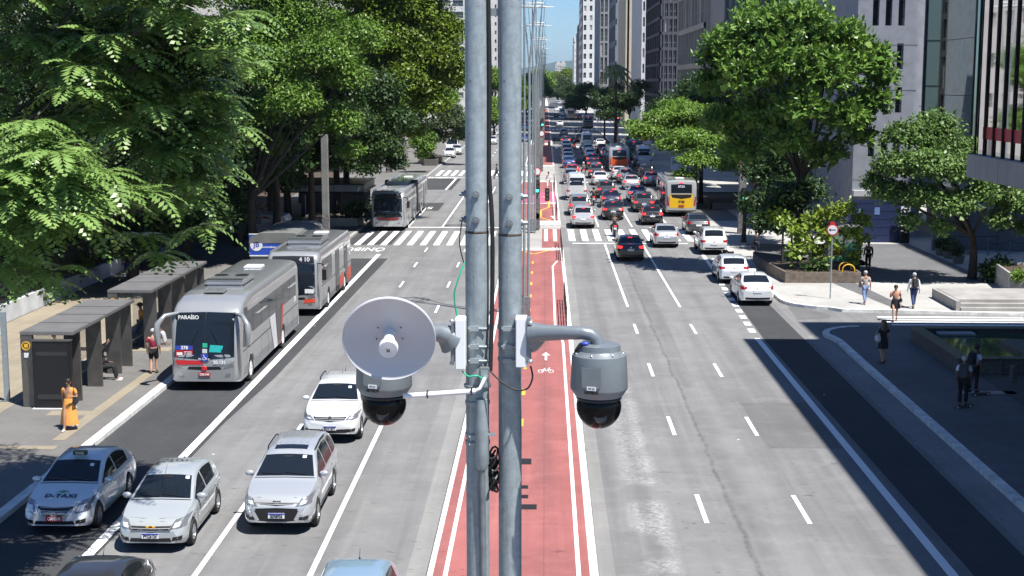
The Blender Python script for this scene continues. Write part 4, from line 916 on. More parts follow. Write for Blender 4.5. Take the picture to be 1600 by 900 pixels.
# ---- buses
def make_bus(name, label, cat, X, Yfront, heading, L, H, axles, col_, kind='city', rake=.35, W=2.55, stripe=None, group=None, joint=None, rear=None, rz=0):
    if kind == 'coach': zt = [(0, 1.15), (.10, 1.6), (.35, 2.45), (.62, 2.86), (1.0, 3.08), (1.7, H - .06), (2.6, H), (L - .8, H), (L - .3, H - .12), (L - .1, H - .5), (L, 1.5)]
    else: zt = [(0, 1.2), (.06, 1.7), (.22, 2.55), (.38, H - .12), (.7, H), (L - .5, H), (L - .15, H - .1), (L - .06, H - .5), (L, 1.4)]
    plan = [(0, .84), (.08, .90), (.25, .955), (.6, 1), (L - .4, 1), (L - .1, .96), (L, .90)]
    b = Loft(L, W, zt, [(0, 1.0), (L, 1.0)], plan, [(0, .36), (.4, .28), (L - .5, .32), (L, .42)], axles, .47, rnd=.16, win=.1, boxy=True, ns=120)
    t = empty(name, label, cat, (X, Yfront + (L / 2 if heading < 0 else -L / 2), 0.01), R(180 if heading < 0 else 0) + R(rz), group)
    b.mb.build('body', M_['paint'], t, smooth=38)
    MB().b2(-W / 2 + .2, W / 2 - .2, -L / 2 + .35, L / 2 - .35, .33, 1.1).build('underbody', M_['under'], t)
    for x in (-1, 1):
        for a in axles: wheel(t, x * (W / 2 - .17), L / 2 - a, .47, .3, rim=M_['wplas'], spokes=8)
    m = MB(); z0, z1 = (1.22, 2.76) if kind == 'coach' else (1.05, H - .52)
    b.sym(m, [(0.01, z0 - .08), (W / 2 - .2, z0 + .02), (W / 2 - .24, z1), (0.01, z1 + .03)], 'f', nu=10, nv=10); ws = m.build('windscreen', M_['glass'], t, smooth=60)
    m = MB(); b.quad(m, [(-.025, z0 - .05), (.025, z0 - .05), (.025, z1), (-.025, z1)], 'f', off=.012, nu=1, nv=8); m.build('windscreen_bar', M_['black'], ws)
    if kind == 'city':
        m = MB(); b.sym(m, [(0, H - .50), (W / 2 - .26, H - .50), (W / 2 - .3, H - .17), (0, H - .15)], 'f', nu=8); m.build('destination_board', M_['black'], t, smooth=60)
    hw = W / 2
    for sg in (1, -1):
        m = MB(); b.quad(m, [(sg * (hw - .62), .80), (sg * (hw - .22), .90), (sg * (hw - .17), 1.10), (sg * (hw - .50), .95)], 'f', nu=8); m.build('headlight', M_['head'], t, smooth=60)
        m = MB(); b.quad(m, [(sg * (hw - .55), .52), (sg * (hw - .36), .54), (sg * (hw - .34), .66), (sg * (hw - .52), .64)], 'f', off=.008); m.build('fog_light', M_['head'], t, smooth=60)
        m = MB(); tz = rear['tz'] if rear else (.8, 1.5)
        b.quad(m, [(sg * (hw - .30), tz[0]), (sg * (hw - .11), tz[0] - .08), (sg * (hw - .09), tz[1]), (sg * (hw - .16), tz[1] + .06)], 'r', nv=8); m.build('tail_light', M_['tail'], t, smooth=60)
    m = MB(); b.sym(m, [(0, .78), (.62, .80), (.56, .9), (0, .9)], 'f'); m.build('grille', M_['black'], t, smooth=60)
    p = b.proj((0, 9, .62), (0, -1, 0), .02); MB().box(p, (.42, .02, .14)).build('number_plate', M_['plater'], t)
    m = MB()
    for x0, x1 in ((-.75, -.25), (.7, .25)):
        a = b.proj((x0, 9, z0 + .02), (0, -1, 0), .03); e = b.proj((x1, 9, z0 + .95), (0, -1, 0), .03)
        if a and e: m.cyl(a, e, .018, n=5)
    m.build('wipers', M_['black'], t)
    # side glazing and doors
    zl, zh = (1.78, H - .62) if kind == 'coach' else (1.42, H - .46)
    doorside = 'R'
    ds = [] if kind == 'coach' else [(1.0, 2.1), (L * .47, L * .47 + 1.2), (L * .74, L * .74 + 1.2)]
    if joint: ds = [(1.0, 2.1), (5.6, 6.8), (11.5, 12.7), (16, 17.2)]
    for sd in 'LR':
        n = max(6, int((L - 1.6) / 1.5)); w = (L - 1.9) / n
        dd = ds if sd == doorside or kind == 'city2' else ds[1:] if kind == 'city' else []
        for i in range(n):
            a, e = .95 + i * w, .95 + (i + 1) * w - .05
            if any(a < d1 and e > d0 for d0, d1 in dd) or (joint and a < joint + .6 and e > joint - .6): continue
            zz = zl + (.25 if kind == 'coach' and i == 0 else 0)
            m = MB(); b.quad(m, [(a, zz), (e, zl), (e, zh), (a + (.35 if kind == 'coach' and i == 0 else 0), zh)], sd, nu=3, nv=4, off=.008); m.build('side_window', M_['glass'], t, smooth=60)
        for d0, d1 in dd:
            m = MB(); b.quad(m, [(d0, .40), (d1, .40), (d1, H - .5), (d0, H - .5)], sd, nu=2, nv=8, off=.012); o = m.build('door', M_['glass'], t, smooth=60)
            m = MB()
            for s in (d0, (d0 + d1) / 2 - .02, d1 - .04): b.quad(m, [(s, .40), (s + .04, .40), (s + .04, H - .5), (s, H - .5)], sd, nu=1, nv=8, off=.022)
            m.build('door_frame', M_['black'], o)
        m = MB()
        for s in np.arange(1.2, L - .6, 1.35):
            if all(abs(s - a) > .75 for a in axles): b.quad(m, [(s, .42), (s + .018, .42), (s + .018, 1.25), (s, 1.25)], sd, nu=1, nv=4, off=.004)
        m.build('panel_gap', M_['under'], t)
        m = MB(); b.quad(m, [(.6, 1.32), (L - .3, 1.32), (L - .3, 1.35), (.6, 1.35)], sd, nu=30, nv=1, off=.005); m.build('trim_line', M_['under'], t)
    # roof equipment
    for (s, l, w, h, nm, mt) in (((L * .36, 2.2, 1.5, .24, 'air_conditioner', M_['paint']), (2.1, .8, .75, .09, 'roof_hatch', M_['paint']), (L * .72, .8, .75, .09, 'roof_hatch', M_['wplas'])) if kind == 'coach' else ((L * .42, 2.6, 1.75, .26, 'air_conditioner', M_['paint']), (L * .2, .8, .75, .08, 'roof_hatch', M_['paint']), (L * .8, .8, .75, .08, 'roof_hatch', M_['wplas']))):
        o = MB().box((0, L / 2 - s, H + h / 2 + .02), (w, l, h)).build(nm, mt, t, bev=min(.08, h * .4))
        if nm == 'air_conditioner':
            m = MB()
            for k in range(15): m.box((-w / 2 + .1 + k * (w - .2) / 14, L / 2 - s + l / 2 - .2, H + h + .03), (.05, .32, .02))
            m.build('vent', M_['black'], o)
            for q in (-.4, .4): MB().lathe([(.26, 0), (.26, .03), (.001, .035)], 18, Matrix.Translation((q, L / 2 - s - .3, H + h + .015))).build('fan', M_['black'], o)
    if kind != 'coach':
        m = MB()
        for sg in (-1, 1): m.b2(sg * (hw - .12) - .02, sg * (hw - .12) + .02, -L / 2 + .6, L / 2 - .8, H - .06, H + .03)
        m.build('roof_gutter', M_['paint'], t)
    for sg in (-1, 1):                                            # long mirror arms
        m = MB()
        if kind == 'coach':
            m.path([(sg * (hw - .25), L / 2 - .55, 2.75), (sg * (hw + .12), L / 2 - .1, 2.72), (sg * (hw + .33), L / 2 + .12, 2.45), (sg * (hw + .36), L / 2 + .12, 2.1), (sg * (hw + .33), L / 2 + .10, 1.72)], [.06, .08, .11, .14, .09], 8)
            m.build('wing_mirror', M_['paint'], t, smooth=60)
        else:
            m.path([(sg * (hw - .12), L / 2 - .3, 2.5), (sg * (hw + .2), L / 2 + .1, 2.5), (sg * (hw + .28), L / 2 + .12, 2.3)], .03, 6).box((sg * (hw + .26), L / 2 + .1, 2.0), (.2, .1, .5)); m.build('wing_mirror', M_['black'], t, bev=.02)
    if joint:
        m = MB()
        for k in range(9): m.box((0, L / 2 - joint - .5 + k * .125, (H + .5) / 2 + .1), (W + .03, .07, H - .35))
        m.build('bellows', cm('bellows_grey', (.05, .05, .055)), t)
    if rear:
        m = MB(); b.sym(m, [(0, 1.95), (hw - .42, 1.95), (hw - .42, H - .32), (0, H - .28)], 'r', nu=8); m.build('rear_window', M_['glass'], t, smooth=60)
        m = MB(); b.sym(m, [(0, .72), (hw - .34, .76), (hw - .33, 1.86), (0, 1.86)], 'r', nu=8, nv=6); e = m.build('rear_panel', rear['mat'], t, smooth=60)
        m = MB(); b.sym(m, [(0, 1.48), (hw - .52, 1.60), (hw - .42, 1.84), (0, 1.84)], 'r', off=.014, nu=6); m.build('rear_grille', M_['black'], e, smooth=60)
        p = b.proj((0, -9, H - .5), (0, 1, 0), .02); text_mesh('rear_number', rear['num'], .26, M_['wplas'], t, face_m(p), bold=.006)
        p = b.proj((0, -9, .92), (0, 1, 0), .03); MB().box(p, (.44, .02, .14)).build('number_plate', M_['plater'], t)
        p = b.proj((0, -9, 1.25), (0, 1, 0), .03); text_mesh('panel_lettering', rear['txt'], .28, M_['ink'], e, face_m(p), bold=.006)
        p = b.proj((0, -9, H - .22), (0, 1, 0), .02); MB().box(p, (.3, .04, .06)).build('brake_light', M_['taill'], t)
        m = MB(); b.sym(m, [(0, .42), (hw - .12, .46), (hw - .12, .56), (0, .54)], 'r', nu=8, off=.01); m.build('bumper_strip', M_['black'], t, smooth=60)
    recolour(t, col_)
    return t, b
BG = (.30, .31, .315)
t, b = make_bus('coach', 'grey coach with a white and red slash, sign 378, nearest at the bus shelters', 'bus', -12.15, 49.6, -1, 12.6, 3.28, (2.0, 8.5), BG, 'coach')
hw = b.W / 2
rc = cm('slash_red', (.50, .03, .03), .35); wc = cm('panel_white', (.62, .63, .64), .35); dkg = cm('dark_grey_band', (.075, .078, .08), .35)
for sd in 'LR':
    for pts, mt, nm in (([(6.4, .36), (7.15, .36), (6.75, 1.76), (5.55, 1.76)], wc, 'white_panel'), ([(7.25, .36), (8.0, .36), (8.1, 1.76), (6.9, 1.76)], dkg, 'dark_band'), ([(7.72, .36), (8.0, .36), (8.55, 1.9), (8.15, 1.9)], rc, 'red_slash')):
        m = MB(); b.quad(m, pts, sd, nu=6, nv=8, off=.012 if mt is not rc else .02); m.build(nm, mt, t, smooth=60)
    m = MB(); b.quad(m, [(.62, 1.5), (1.9, 1.30), (1.5, 2.85), (1.0, 2.85)], sd, nu=4, nv=6, off=.012); m.build('driver_window', M_['glass'], t, smooth=60)
m = MB(); b.quad(m, [(.98, .96), (.02, .98), (.10, 1.12), (1.02, 1.14)], 'f', nu=8, off=.014); m.build('red_band', cm('coach_red', (.52, .02, .03), .3), t, smooth=60)
text_on(t, b, '20.121', .17, M_['wink'], -.55, 1.06, 'f', bold=.004)
text_on(t, b, 'CXB 5140', .10, M_['wink'], 0, .62, 'f', off=.045, name='plate_number', sx=.8)
p = b.proj((.62, 9, 2.6), (0, -1, 0), .02); MB().box(p, (.9, .02, .2)).build('destination_board', M_['black'], t); text_mesh('destination', 'PARAÍSO', .19, M_['wink'], t, face_m(p + Vector((0, .02, 0)), 90, 180), bold=.006)
p = b.proj((.72, 9, 1.42), (0, -1, 0), .03); o = MB().box(p, (.62, .02, .44)).build('route_board', M_['plater'], t); MB().box(p + Vector((0, .012, .15)), (.62, .01, .15)).build('board_band', M_['pblue'], o)
text_mesh('route_number', '378', .17, M_['wink'], o, face_m(p + Vector((-.02, .022, .15)), 90, 180), bold=.006)
m = MB().box(p + Vector((.16, .014, -.07)), (.2, .01, .1))
for k in range(4): m.box(p + Vector((-.14, .014, -.0 - .045 * k)), (.26, .01, .016))
m.build('board_lines', M_['wink'], o)
p = b.proj((-.42, 9, 1.52), (0, -1, 0), .03); MB().prism([(-.25, -.12), (.2, -.12), (.26, .12), (-.2, .15)], 0, .015, face_m(p, 90, 180)).build('turquoise_sticker', cm('turquoise', (.03, .48, .46), .4), t)
p = b.proj((-.02, 9, 1.23), (0, -1, 0), .035); o = MB().box(p, (.25, .015, .25)).build('access_sticker', M_['pblue'], t)
m = MB(); n = 12
q = [p + Vector((.01 + .055 * math.cos(R(a)), .012, -.03 + .055 * math.sin(R(a)))) for a in range(150, 391, 20)]; m.path(q, .009, 5); m.path([p + Vector((.02, .012, .07)), p + Vector((.01, .012, 0)), p + Vector((-.05, .012, 0)), p + Vector((-.08, .012, -.07))], .01, 5); m.ball(p + Vector((.022, .012, .09)), .017, 8); m.build('wheelchair_symbol', M_['wink'], o)
for dz, c_ in ((.22, (.6, .62, .6)), (.42, (.03, .45, .25))): p2 = b.proj((-.02, 9, 1.23 + dz), (0, -1, 0), .03); MB().box(p2, (.17, .015, .15)).build('windscreen_sticker', cm('st%g' % dz, c_, .5), t)
p = b.proj((0, 9, .84), (0, -1, 0), .03); MB().lathe([(.001, .02), (.08, .02), (.10, 0)], 18, Matrix.Translation(p) @ Matrix.Rotation(R(-90), 4, 'X')).build('round_emblem', M_['red'], t)
text_on(t, b, 'Marcopolo', .09, M_['wplas'], 0, 1.18, 'f', off=.03)
text_mesh('side_number', '378', .3, M_['wink'], t, face_m((-hw - .02, -b.L / 2 + 1.4, 1.62), 90, -90), bold=.006)

t, b = make_bus('city_bus', 'grey city bus with red rear skirt standing behind the coach', 'bus', -11.9, 66.1, -1, 11.3, 2.98, (2.9, 8.6), BG, 'city')
hw = b.W / 2; oc = cm('bus_orange_red', (.62, .07, .03), .35)
for sd in 'LR':
    for pts in ([(5.4, .34), (7.0, .34), (7.0, 1.0), (5.4, .75)], [(7.0, .34), (8.0, .34), (8.0, 1.1), (7.0, 1.0)], [(9.2, .36), (11.0, .42), (11.0, 1.05), (9.2, 1.1)]):
        m = MB(); b.quad(m, pts, sd, nu=6, nv=4, off=.01); m.build('red_skirt', oc, t, smooth=60)
for sg in (1, -1):
    m = MB(); b.quad(m, [(sg * (hw - .75), .62), (sg * (hw - .2), .68), (sg * (hw - .17), .84), (sg * (hw - .7), .82)], 'f', nu=8, off=.012); m.build('red_front_panel', oc, t, smooth=60)
text_on(t, b, '4 10', .28, M_['wink'], -.55, 2.66, 'f', bold=.008, name='destination')
p = b.proj((-.8, 9, 1.2), (0, -1, 0), .03); MB().box(p, (.42, .015, .2)).build('windscreen_card', M_['wplas'], t)
text_mesh('side_number', '378', .26, M_['wink'], t, face_m((-hw - .02, -b.L / 2 + .95, 1.75), 90, -90), bold=.006)

t, b = make_bus('articulated_bus', 'long silver articulated bus, sign 857P-10, stopped behind the far crossing', 'bus', -11.65, 104.8, -1, 20.5, 2.92, (2.7, 8.2, 14.5), (.36, .37, .38), 'city', joint=10.3)
text_on(t, b, '857P-10', .26, M_['wink'], 0, 2.6, 'f', bold=.008, name='destination')
m = MB(); b.sym(m, [(0, .82), (.75, .85), (.85, 1.02), (0, .98)], 'f', nu=8, off=.016); m.build('maroon_band', cm('maroon', (.20, .012, .02), .3), t, smooth=60)
for x_, c_ in ((.55, (.55, .6, .6)), (-.5, (.5, .05, .05)), (-.3, (.1, .3, .6))):
    p = b.proj((x_, 9, 2.3 if x_ != -.3 else 1.5), (0, -1, 0), .03); MB().box(p, (.4, .015, .15)).build('windscreen_card', cm('card%g' % x_, c_, .5), t)

t, b = make_bus('city_bus', 'pale grey city bus with a yellow rear panel in the kerb lane on the right', 'bus', 11.25, 128.6, 1, 12.0, 2.98, (2.7, 8.8), (.40, .40, .38), 'city2', rear=dict(mat=cm('panel_yellow', (.72, .43, .01), .35), num='875A', txt='97M', tz=(.95, 1.65)), rz=-.6)
t, b = make_bus('city_bus', 'pale grey city bus with an orange rear panel amid the queue', 'bus', 9.15, 187.5, 1, 12.0, 2.98, (2.7, 8.8), (.40, .41, .41), 'city2', rear=dict(mat=cm('panel_orange', (.70, .10, .02), .35), num='877', txt='· · ·', tz=(.95, 1.5)))
t, b = make_bus('city_bus', 'dark green backed city bus in the kerb lane beside the orange backed bus', 'bus', 12.3, 210, 1, 12.0, 2.98, (2.7, 8.8), (.05, .08, .07), 'city2', rear=dict(mat=cm('panel_green', (.03, .16, .10), .4), num='809', txt=' ', tz=(.95, 1.5)))
g = gp(919, 201); t, b = make_bus('city_bus', 'dark grey city bus seen from behind far up the right side', 'bus', g.x, g.y + 12, 1, 12.0, 2.98, (2.7, 8.8), (.16, .17, .18), 'city2', rear=dict(mat=cm('panel_grey', (.10, .11, .12), .4), num='908', txt=' ', tz=(.95, 1.6)))
g = gp(892, 187); t, b = make_bus('city_bus', 'cream city bus far up the avenue among the jam', 'bus', g.x, g.y + 11, 1, 11.0, 2.98, (2.7, 8.0), (.50, .45, .36), 'city2', rear=dict(mat=cm('panel_cream', (.45, .38, .28), .4), num='715', txt=' ', tz=(.95, 1.5)))
t, b = put_car('van', 1006, 263, W_, 'tall white panel van behind the yellow backed bus', 1, 'van', braking=False); t.scale = (1.12, 1.05, 1.18)
t, b = put_car('van', 917, 233, W_, 'white minibus with a wide dark rear window in the middle of the queue', 1, 'minibus', braking=False); t.scale = (1.1, 1.1, 1.1)
# small service truck with an orange load
g = gp(1003, 245); t = empty('service_truck', 'white service truck with an orange load behind the white panel van', 'truck', (g.x + .3, g.y + 3, .01))
m = MB().b2(-1.1, 1.1, -3, .9, .9, 2.3); m.build('box_body', M_['wplas'], t, bev=.05); MB().b2(-1.05, 1.05, 1.1, 2.9, .6, 2.4).build('cab', M_['wplas'], t, bev=.15)
MB().ball((.1, -1.2, 2.7), (.8, 1.1, .55), 10).build('orange_load', cm('load_orange', (.75, .16, .03)), t)
MB().b2(-1.0, 1.0, -2.9, 2.7, .45, .9).build('chassis', M_['under'], t)
for x in (-1, 1):
    for y in (-1.8, 1.9): wheel(t, x * .9, y, .42, .26, spokes=6)

# ================================================================ PEOPLE
def skin_mesh(joints, edges, rad, sub=1, root=0):
    me = bpy.data.meshes.new('tmp'); me.from_pydata([tuple(j) for j in joints], edges, []); o = bpy.data.objects.new('tmp', me); col.objects.link(o)
    md = o.modifiers.new('s', 'SKIN'); md.use_smooth_shade = True; md.branch_smoothing = .6
    for i, r in enumerate(rad):
        me.skin_vertices[0].data[i].radius = r if isinstance(r, tuple) else (r, r)
    for i in range(len(rad)): me.skin_vertices[0].data[i].use_root = (i == root)
    ss = o.modifiers.new('u', 'SUBSURF'); ss.levels = sub
    dg = bpy.context.evaluated_depsgraph_get(); ev = o.evaluated_get(dg); r = bpy.data.meshes.new_from_object(ev)
    bpy.data.objects.remove(o); return r
def join_mesh(me, mb):
    bm = bmesh.new(); bm.from_mesh(me); t2 = bpy.data.meshes.new('t2'); t2.from_pydata(mb.v, [], mb.f); bm.from_mesh(t2); bm.to_mesh(me); bm.free(); bpy.data.meshes.remove(t2)
def person(label, loc, face, pose='walk', top=(.5, .5, .5), legs=(.05, .05, .08), skin='skin2', hair='hair', shoes=(.02, .02, .02), short=False, dress=False, h=1.70, bag=None, longhair=False, bare=False, sleeves=True, arm=None, helmet=None, cap=None, lean=0, fingers=True, phase=1, shade=1):
    """figure of height h standing on loc, looking along heading angle `face` (degrees, 0 = +Y)"""
    t = empty('person', label, 'person', loc, R(face)); k = h / 1.72; V = Vector
    sit = pose in ('sit', 'ride'); pz = .55 if pose == 'sit' else (.86 if pose == 'ride' else .93)
    ly = math.sin(R(lean))
    pel, bel, che, nek = V((0, 0, pz)), V((0, .01 + ly * .1, pz + .16)), V((0, .0 + ly * .34, pz + .35)), V((0, .0 + ly * .52, pz + .535))
    hd, tp = nek + V((0, .035 + ly * .05, .12)), nek + V((0, .03 + ly * .1, .235))
    J = [pel, bel, che, nek, hd, tp]; E = [(0, 1), (1, 2), (2, 3), (3, 4), (4, 5)]; Rd = [(.15, .11), (.14, .10), (.165, .115), (.052, .052), (.083, .098), (.062, .07)]
    st_ = .17 if pose == 'walk' else .02
    def limb(pts, rs, fr):
        i0 = len(J); J.extend(pts); Rd.extend(rs); E.append((fr, i0)); E.extend((i0 + q, i0 + q + 1) for q in range(len(pts) - 1)); return i0
    hands = []; legs_i = []; arms_i = []
    for sg in (-1, 1):
        sw = st_ * sg * phase
        if pose == 'sit': L_ = [V((sg * .09, .02, pz - .02)), V((sg * .13, .42, pz + .02)), V((sg * .13, .52, .08)), V((sg * .13, .66, .035))]
        elif pose == 'ride': L_ = [V((sg * .10, .02, pz - .03)), V((sg * .24, .40, pz - .12)), V((sg * .22, .12, .34)), V((sg * .22, .30, .28))]
        else: L_ = [V((sg * .092, 0, pz - .04)), V((sg * .10, sw * 1.0 + .03, .50)), V((sg * .095, sw * 1.55 - (.10 if sw < 0 else .0), .09 + (.05 if sw < -.1 else 0))), V((sg * .11, sw * 1.55 + .13 - (.10 if sw < 0 else 0), .035))]
        legs_i.append(limb(L_, [.10, .066, .045, .036], 0))
        sh = che + V((sg * .185, 0, .10))
        if arm == 'up' and sg == 1: A = [sh, sh + V((.06, .12, .24)), sh + V((.03, .26, .46)), sh + V((.02, .28, .54))]
        elif arm == 'phone' and sg == 1: A = [sh, sh + V((.07, .04, -.27)), sh + V((-.04, .22, -.06)), sh + V((-.05, .23, .02))]
        elif arm == 'bag' and sg == -1: A = [sh, sh + V((-.09, .02, -.27)), sh + V((-.05, .20, -.22)), sh + V((.02, .25, -.20))]
        elif pose == 'ride': A = [sh, sh + V((sg * .10, .18, -.22)), sh + V((sg * .09, .44, -.26)), sh + V((sg * .08, .50, -.26))]
        elif pose == 'sit': A = [sh, sh + V((sg * .05, .05, -.28)), sh + V((-sg * .03, .28, -.34)), sh + V((-sg * .05, .35, -.34))]
        else: A = [sh, sh + V((sg * .05, -sw * .4 - .02, -.28)), sh + V((sg * .06, -sw * .9 + .06, -.52)), sh + V((sg * .06, -sw * 1.05 + .08, -.60))]
        arms_i.append(limb(A, [.062, .043, .029, (.036, .02)], 2)); hands.append((A[2], A[3], sg))
    me = skin_mesh([j * k for j in J], E, [(r[0] * k, r[1] * k) if isinstance(r, tuple) else r * k for r in Rd], 1)
    ex = MB(); ex.ball((hd + V((0, .095, -.005))) * k, (.016, .022, .026), 6)
    for sg in (-1, 1): ex.ball((hd + V((sg * .085, .0, 0))) * k, (.012, .025, .035), 6)
    if fingers:
        for w, hn, sg in hands:
            d = (hn - w).normalized(); side = V((0, 1, 0)) - d * d.y; side = side.normalized() if side.length > .1 else V((1, 0, 0)); cu = V((-sg, 0, 0)) * .02
            for q, ln in enumerate((.062, .075, .07, .055)):
                o = hn + side * (.024 - .016 * q); ex.path([(o - d * .02) * k, (o + d * ln * .5) * k, (o + d * ln + cu) * k], [.009 * k, .0085 * k, .007 * k], 5)
            ex.path([(hn - d * .05 + side * .02) * k, (hn - d * .02 + side * .05) * k, (hn + d * .02 + side * .06 + cu) * k], [.010 * k, .010 * k, .008 * k], 5)
    join_mesh(me, ex); body = mobj('body', me, M_[skin], t, 60)
    ey = MB()
    for sg in (-1, 1): ey.ball((hd + V((sg * .032, .088, .02))) * k, (.011, .007, .008), 6)
    ey.box((hd + V((0, .088, -.05))) * k, (.045, .012, .01)); ey.build('facial_features', pm('face_dark', (.05, .02, .018), .5), t)
    c_t, c_l = pm('cloth_%.2f_%.2f_%.2f' % top, top, .85, noise=(9, .12)), pm('cloth_%.2f_%.2f_%.2f' % legs, legs, .85, noise=(9, .12))
    def cloth(idx, rr, name, mat):
        mp = {v: i for i, v in enumerate(idx)}; ed = [(mp[a], mp[b_]) for a, b_ in E if a in mp and b_ in mp]
        m_ = skin_mesh([J[i] * k for i in idx], ed, [(r[0] * k, r[1] * k) if isinstance(r, tuple) else r * k for r in rr], 1)
        return mobj(name, m_, mat, t, 60)
    if not bare:
        nk = len(J); J.append(nek - V((0, 0, .045))); 
        J2 = []; idx = [0, 1, 2, nk]; rr = [(.165, .125), (.16, .12), (.185, .135), (.075, .07)]; E.append((2, nk))
        for a in arms_i:
            e_ = len(J); J.append(J[a].lerp(J[a + 1], .72) if short or sleeves == 'short' else J[a + 2].lerp(J[a + 1], .12)); 
            if short or sleeves == 'short': E.append((a, e_)); idx += [a, e_]; rr += [.082, .068]
            else: E.append((a + 1, e_)); idx += [a, a + 1, e_]; rr += [.080, .058, .044]
        cloth(idx, rr, 'shirt', c_t)
    else:
        m = MB(); m.lathe([(.172 * k, 0), (.178 * k, .07 * k), (.17 * k, .13 * k)], 18, Matrix.Translation((che - V((0, -.0, .06))) * k), (1, .70), cap=False); m.build('bikini_top', c_t, t, smooth=60)
    if dress:
        m = MB(); n = 22; pr = [(.150, .12), (.172, .07), (.205, -.10), (.25, -.35), (.285, -.60), (.30, -.74 if dress == 'long' else -.42)]
        if dress == 'short': pr = [(.150, .12), (.185, .03), (.21, -.15), (.22, -.34)]
        rings = [(r * (1 + .05 * 0), z) for r, z in pr]; m.lathe([(r * k, z * k) for r, z in rings][::-1], n, Matrix.Translation(pel * k), (1, .75))
        m.v = [(x * (1 + .08 * math.sin(7 * math.atan2(y, x))) if z < pel.z * k * .8 else x, y, z) for x, y, z in m.v]; m.build('skirt', c_l, t, smooth=60)
    else:
        idx = [0]; rr = [(.165, .125)]
        for a in legs_i:
            if short: e_ = len(J); J.append(J[a].lerp(J[a + 1], .92)); E.append((a, e_)); idx += [a, e_]; rr += [.118, .098]
            else: e_ = len(J); J.append(J[a + 2].lerp(J[a + 1], .06)); E.append((a + 1, e_)); idx += [a, a + 1, e_]; rr += [.115, .08, .066]
        cloth(idx, rr, 'shorts' if short else 'trousers', c_l)
    m = MB()
    for a in legs_i: an, to = J[a + 2], J[a + 3]; m.ball(((an + to) / 2 + V((0, .01, -.025))) * k, (.05 * k, .135 * k, .05 * k), 10)
    m.v = [(x, y, max(z, .004 if pose == 'walk' or pose == 'stand' else z)) for x, y, z in m.v]
    m.build('shoes', pm('shoe_%.2f_%.2f_%.2f' % shoes, shoes, .6), t, smooth=60)
    if helmet:
        o = MB().ball((hd + V((0, .0, .03))) * k, (.135 * k, .155 * k, .145 * k), 16).build('helmet', pm('helmet_%.2f' % helmet[0], helmet, .2, coat=1), t, smooth=60)
    else:
        m = MB(); m.ball((hd + V((0, -.022, .048))) * k, (.098 * k, .112 * k, .098 * k), 14)
        if longhair: m.path([(hd + V((0, -.06, .06))) * k, (hd + V((0, -.10, -.08))) * k, (hd + V((0, -.12, -.28))) * k], [.09 * k, .115 * k, .07 * k], 12)
        m.v = [(x, y, z) for x, y, z in m.v]; m.build('hair', M_[hair], t, smooth=60)
    if cap: MB().ball((hd + V((0, -.005, .075))) * k, (.105 * k, .12 * k, .07 * k), 14).box((hd + V((0, .12, .06))) * k, (.13 * k, .11 * k, .015)).build('cap', pm('cap_cloth', cap, .8), t, smooth=60)
    if bag:
        kind, bc = bag[:2]; bm_ = pm('bag_%.2f_%.2f' % (bc[0], bc[2]), bc, .8)
        tb = None
        if kind == 'pack':
            c = (che + V((0, -.19, -.04))) * k; m = MB().box(c, (.30 * k, .18 * k, .44 * k)); tb = m.build('backpack', bm_, None, bev=.05)
            m2 = MB()
            for sg in (-1, 1): m2.path([(che + V((sg * .11, -.12, .14))) * k, (che + V((sg * .12, .02, .20))) * k, (che + V((sg * .125, .145, .05))) * k, (che + V((sg * .13, .03, -.14))) * k], .02 * k, 6)
            m2.build('strap', bm_, tb, smooth=60); m3 = MB().box(c + V((0, -.10, -.08)) * k, (.22 * k, .05 * k, .2 * k)); m3.build('pocket', bm_, tb, bev=.02)
            cat_, nm = 'backpack', 'backpack'
        else:
            c = (pel + V((-.24, .05, .06))) * k; m = MB().box(c, (.13 * k, .32 * k, .26 * k)); tb = m.build('shoulder_bag', bm_, None, bev=.05)
            m2 = MB().path([c + V((0, .12, .1)) * k, (che + V((-.19, .03, .16))) * k, c + V((0, -.12, .1)) * k], .014 * k, 6); m2.build('strap', bm_, tb); cat_ = 'bag'
        tb.location = t.location; tb.rotation_euler = t.rotation_euler
        tag(tb, bag[2] if len(bag) > 2 else '', cat_) if len(bag) > 2 else None
    return t
g = lambda x, y, z=.14: gp(x, y, z)
person('woman in a long orange patterned dress walking near the black bus stop panel', g(110, 671), 178, 'walk', (.72, .30, .06), (.72, .32, .07), 'skin3', 'hair', (.6, .58, .55), dress='long', longhair=True, sleeves='short', arm='bag', bag=('bag', (.03, .03, .04), 'black and white shoulder bag held by the woman in orange'), h=1.64)
person('man in a dark red shirt and black shorts facing the shelters, back turned', g(241, 583), 8, 'stand', (.30, .022, .06), (.012, .012, .014), 'skin1', 'hairg', (.03, .03, .03), short=True, h=1.70)
person('man in an orange shirt, jeans and dark cap walking by the second shelter', g(222, 536), 120, 'walk', (.78, .36, .05), (.06, .09, .17), 'skin2', 'hair', (.4, .42, .45), sleeves='short', cap=(.03, .035, .03), h=1.72)
p = g(148, 568); person('dark clothed person sitting in the first shelter with one arm raised, white shoes', (-16.25, 50.9, .1), -80, 'sit', (.012, .012, .013), (.012, .012, .013), 'skin2', 'hair', (.7, .7, .7), arm='up')
person('seated person in purple and white inside the second shelter, behind the man in orange', (-16.3, 57.9, .1), -85, 'sit', (.12, .03, .05), (.45, .45, .5), 'skin2', 'hair', (.05, .05, .05), sleeves='short')
person('person in blue jeans sitting at the far end of the second shelter', (-16.3, 62.6, .1), -85, 'sit', (.25, .2, .2), (.03, .06, .2), 'skin3', 'hair', (.05, .05, .05), sleeves='short')
person('person in a white top with a black bag walking along the low white wall', g(200, 438), 30, 'walk', (.66, .66, .68), (.08, .08, .25), 'skin3', 'hair', (.1, .1, .1), sleeves='short', bag=('pack', (.02, .02, .025), 'black backpack of the person by the low white wall'))
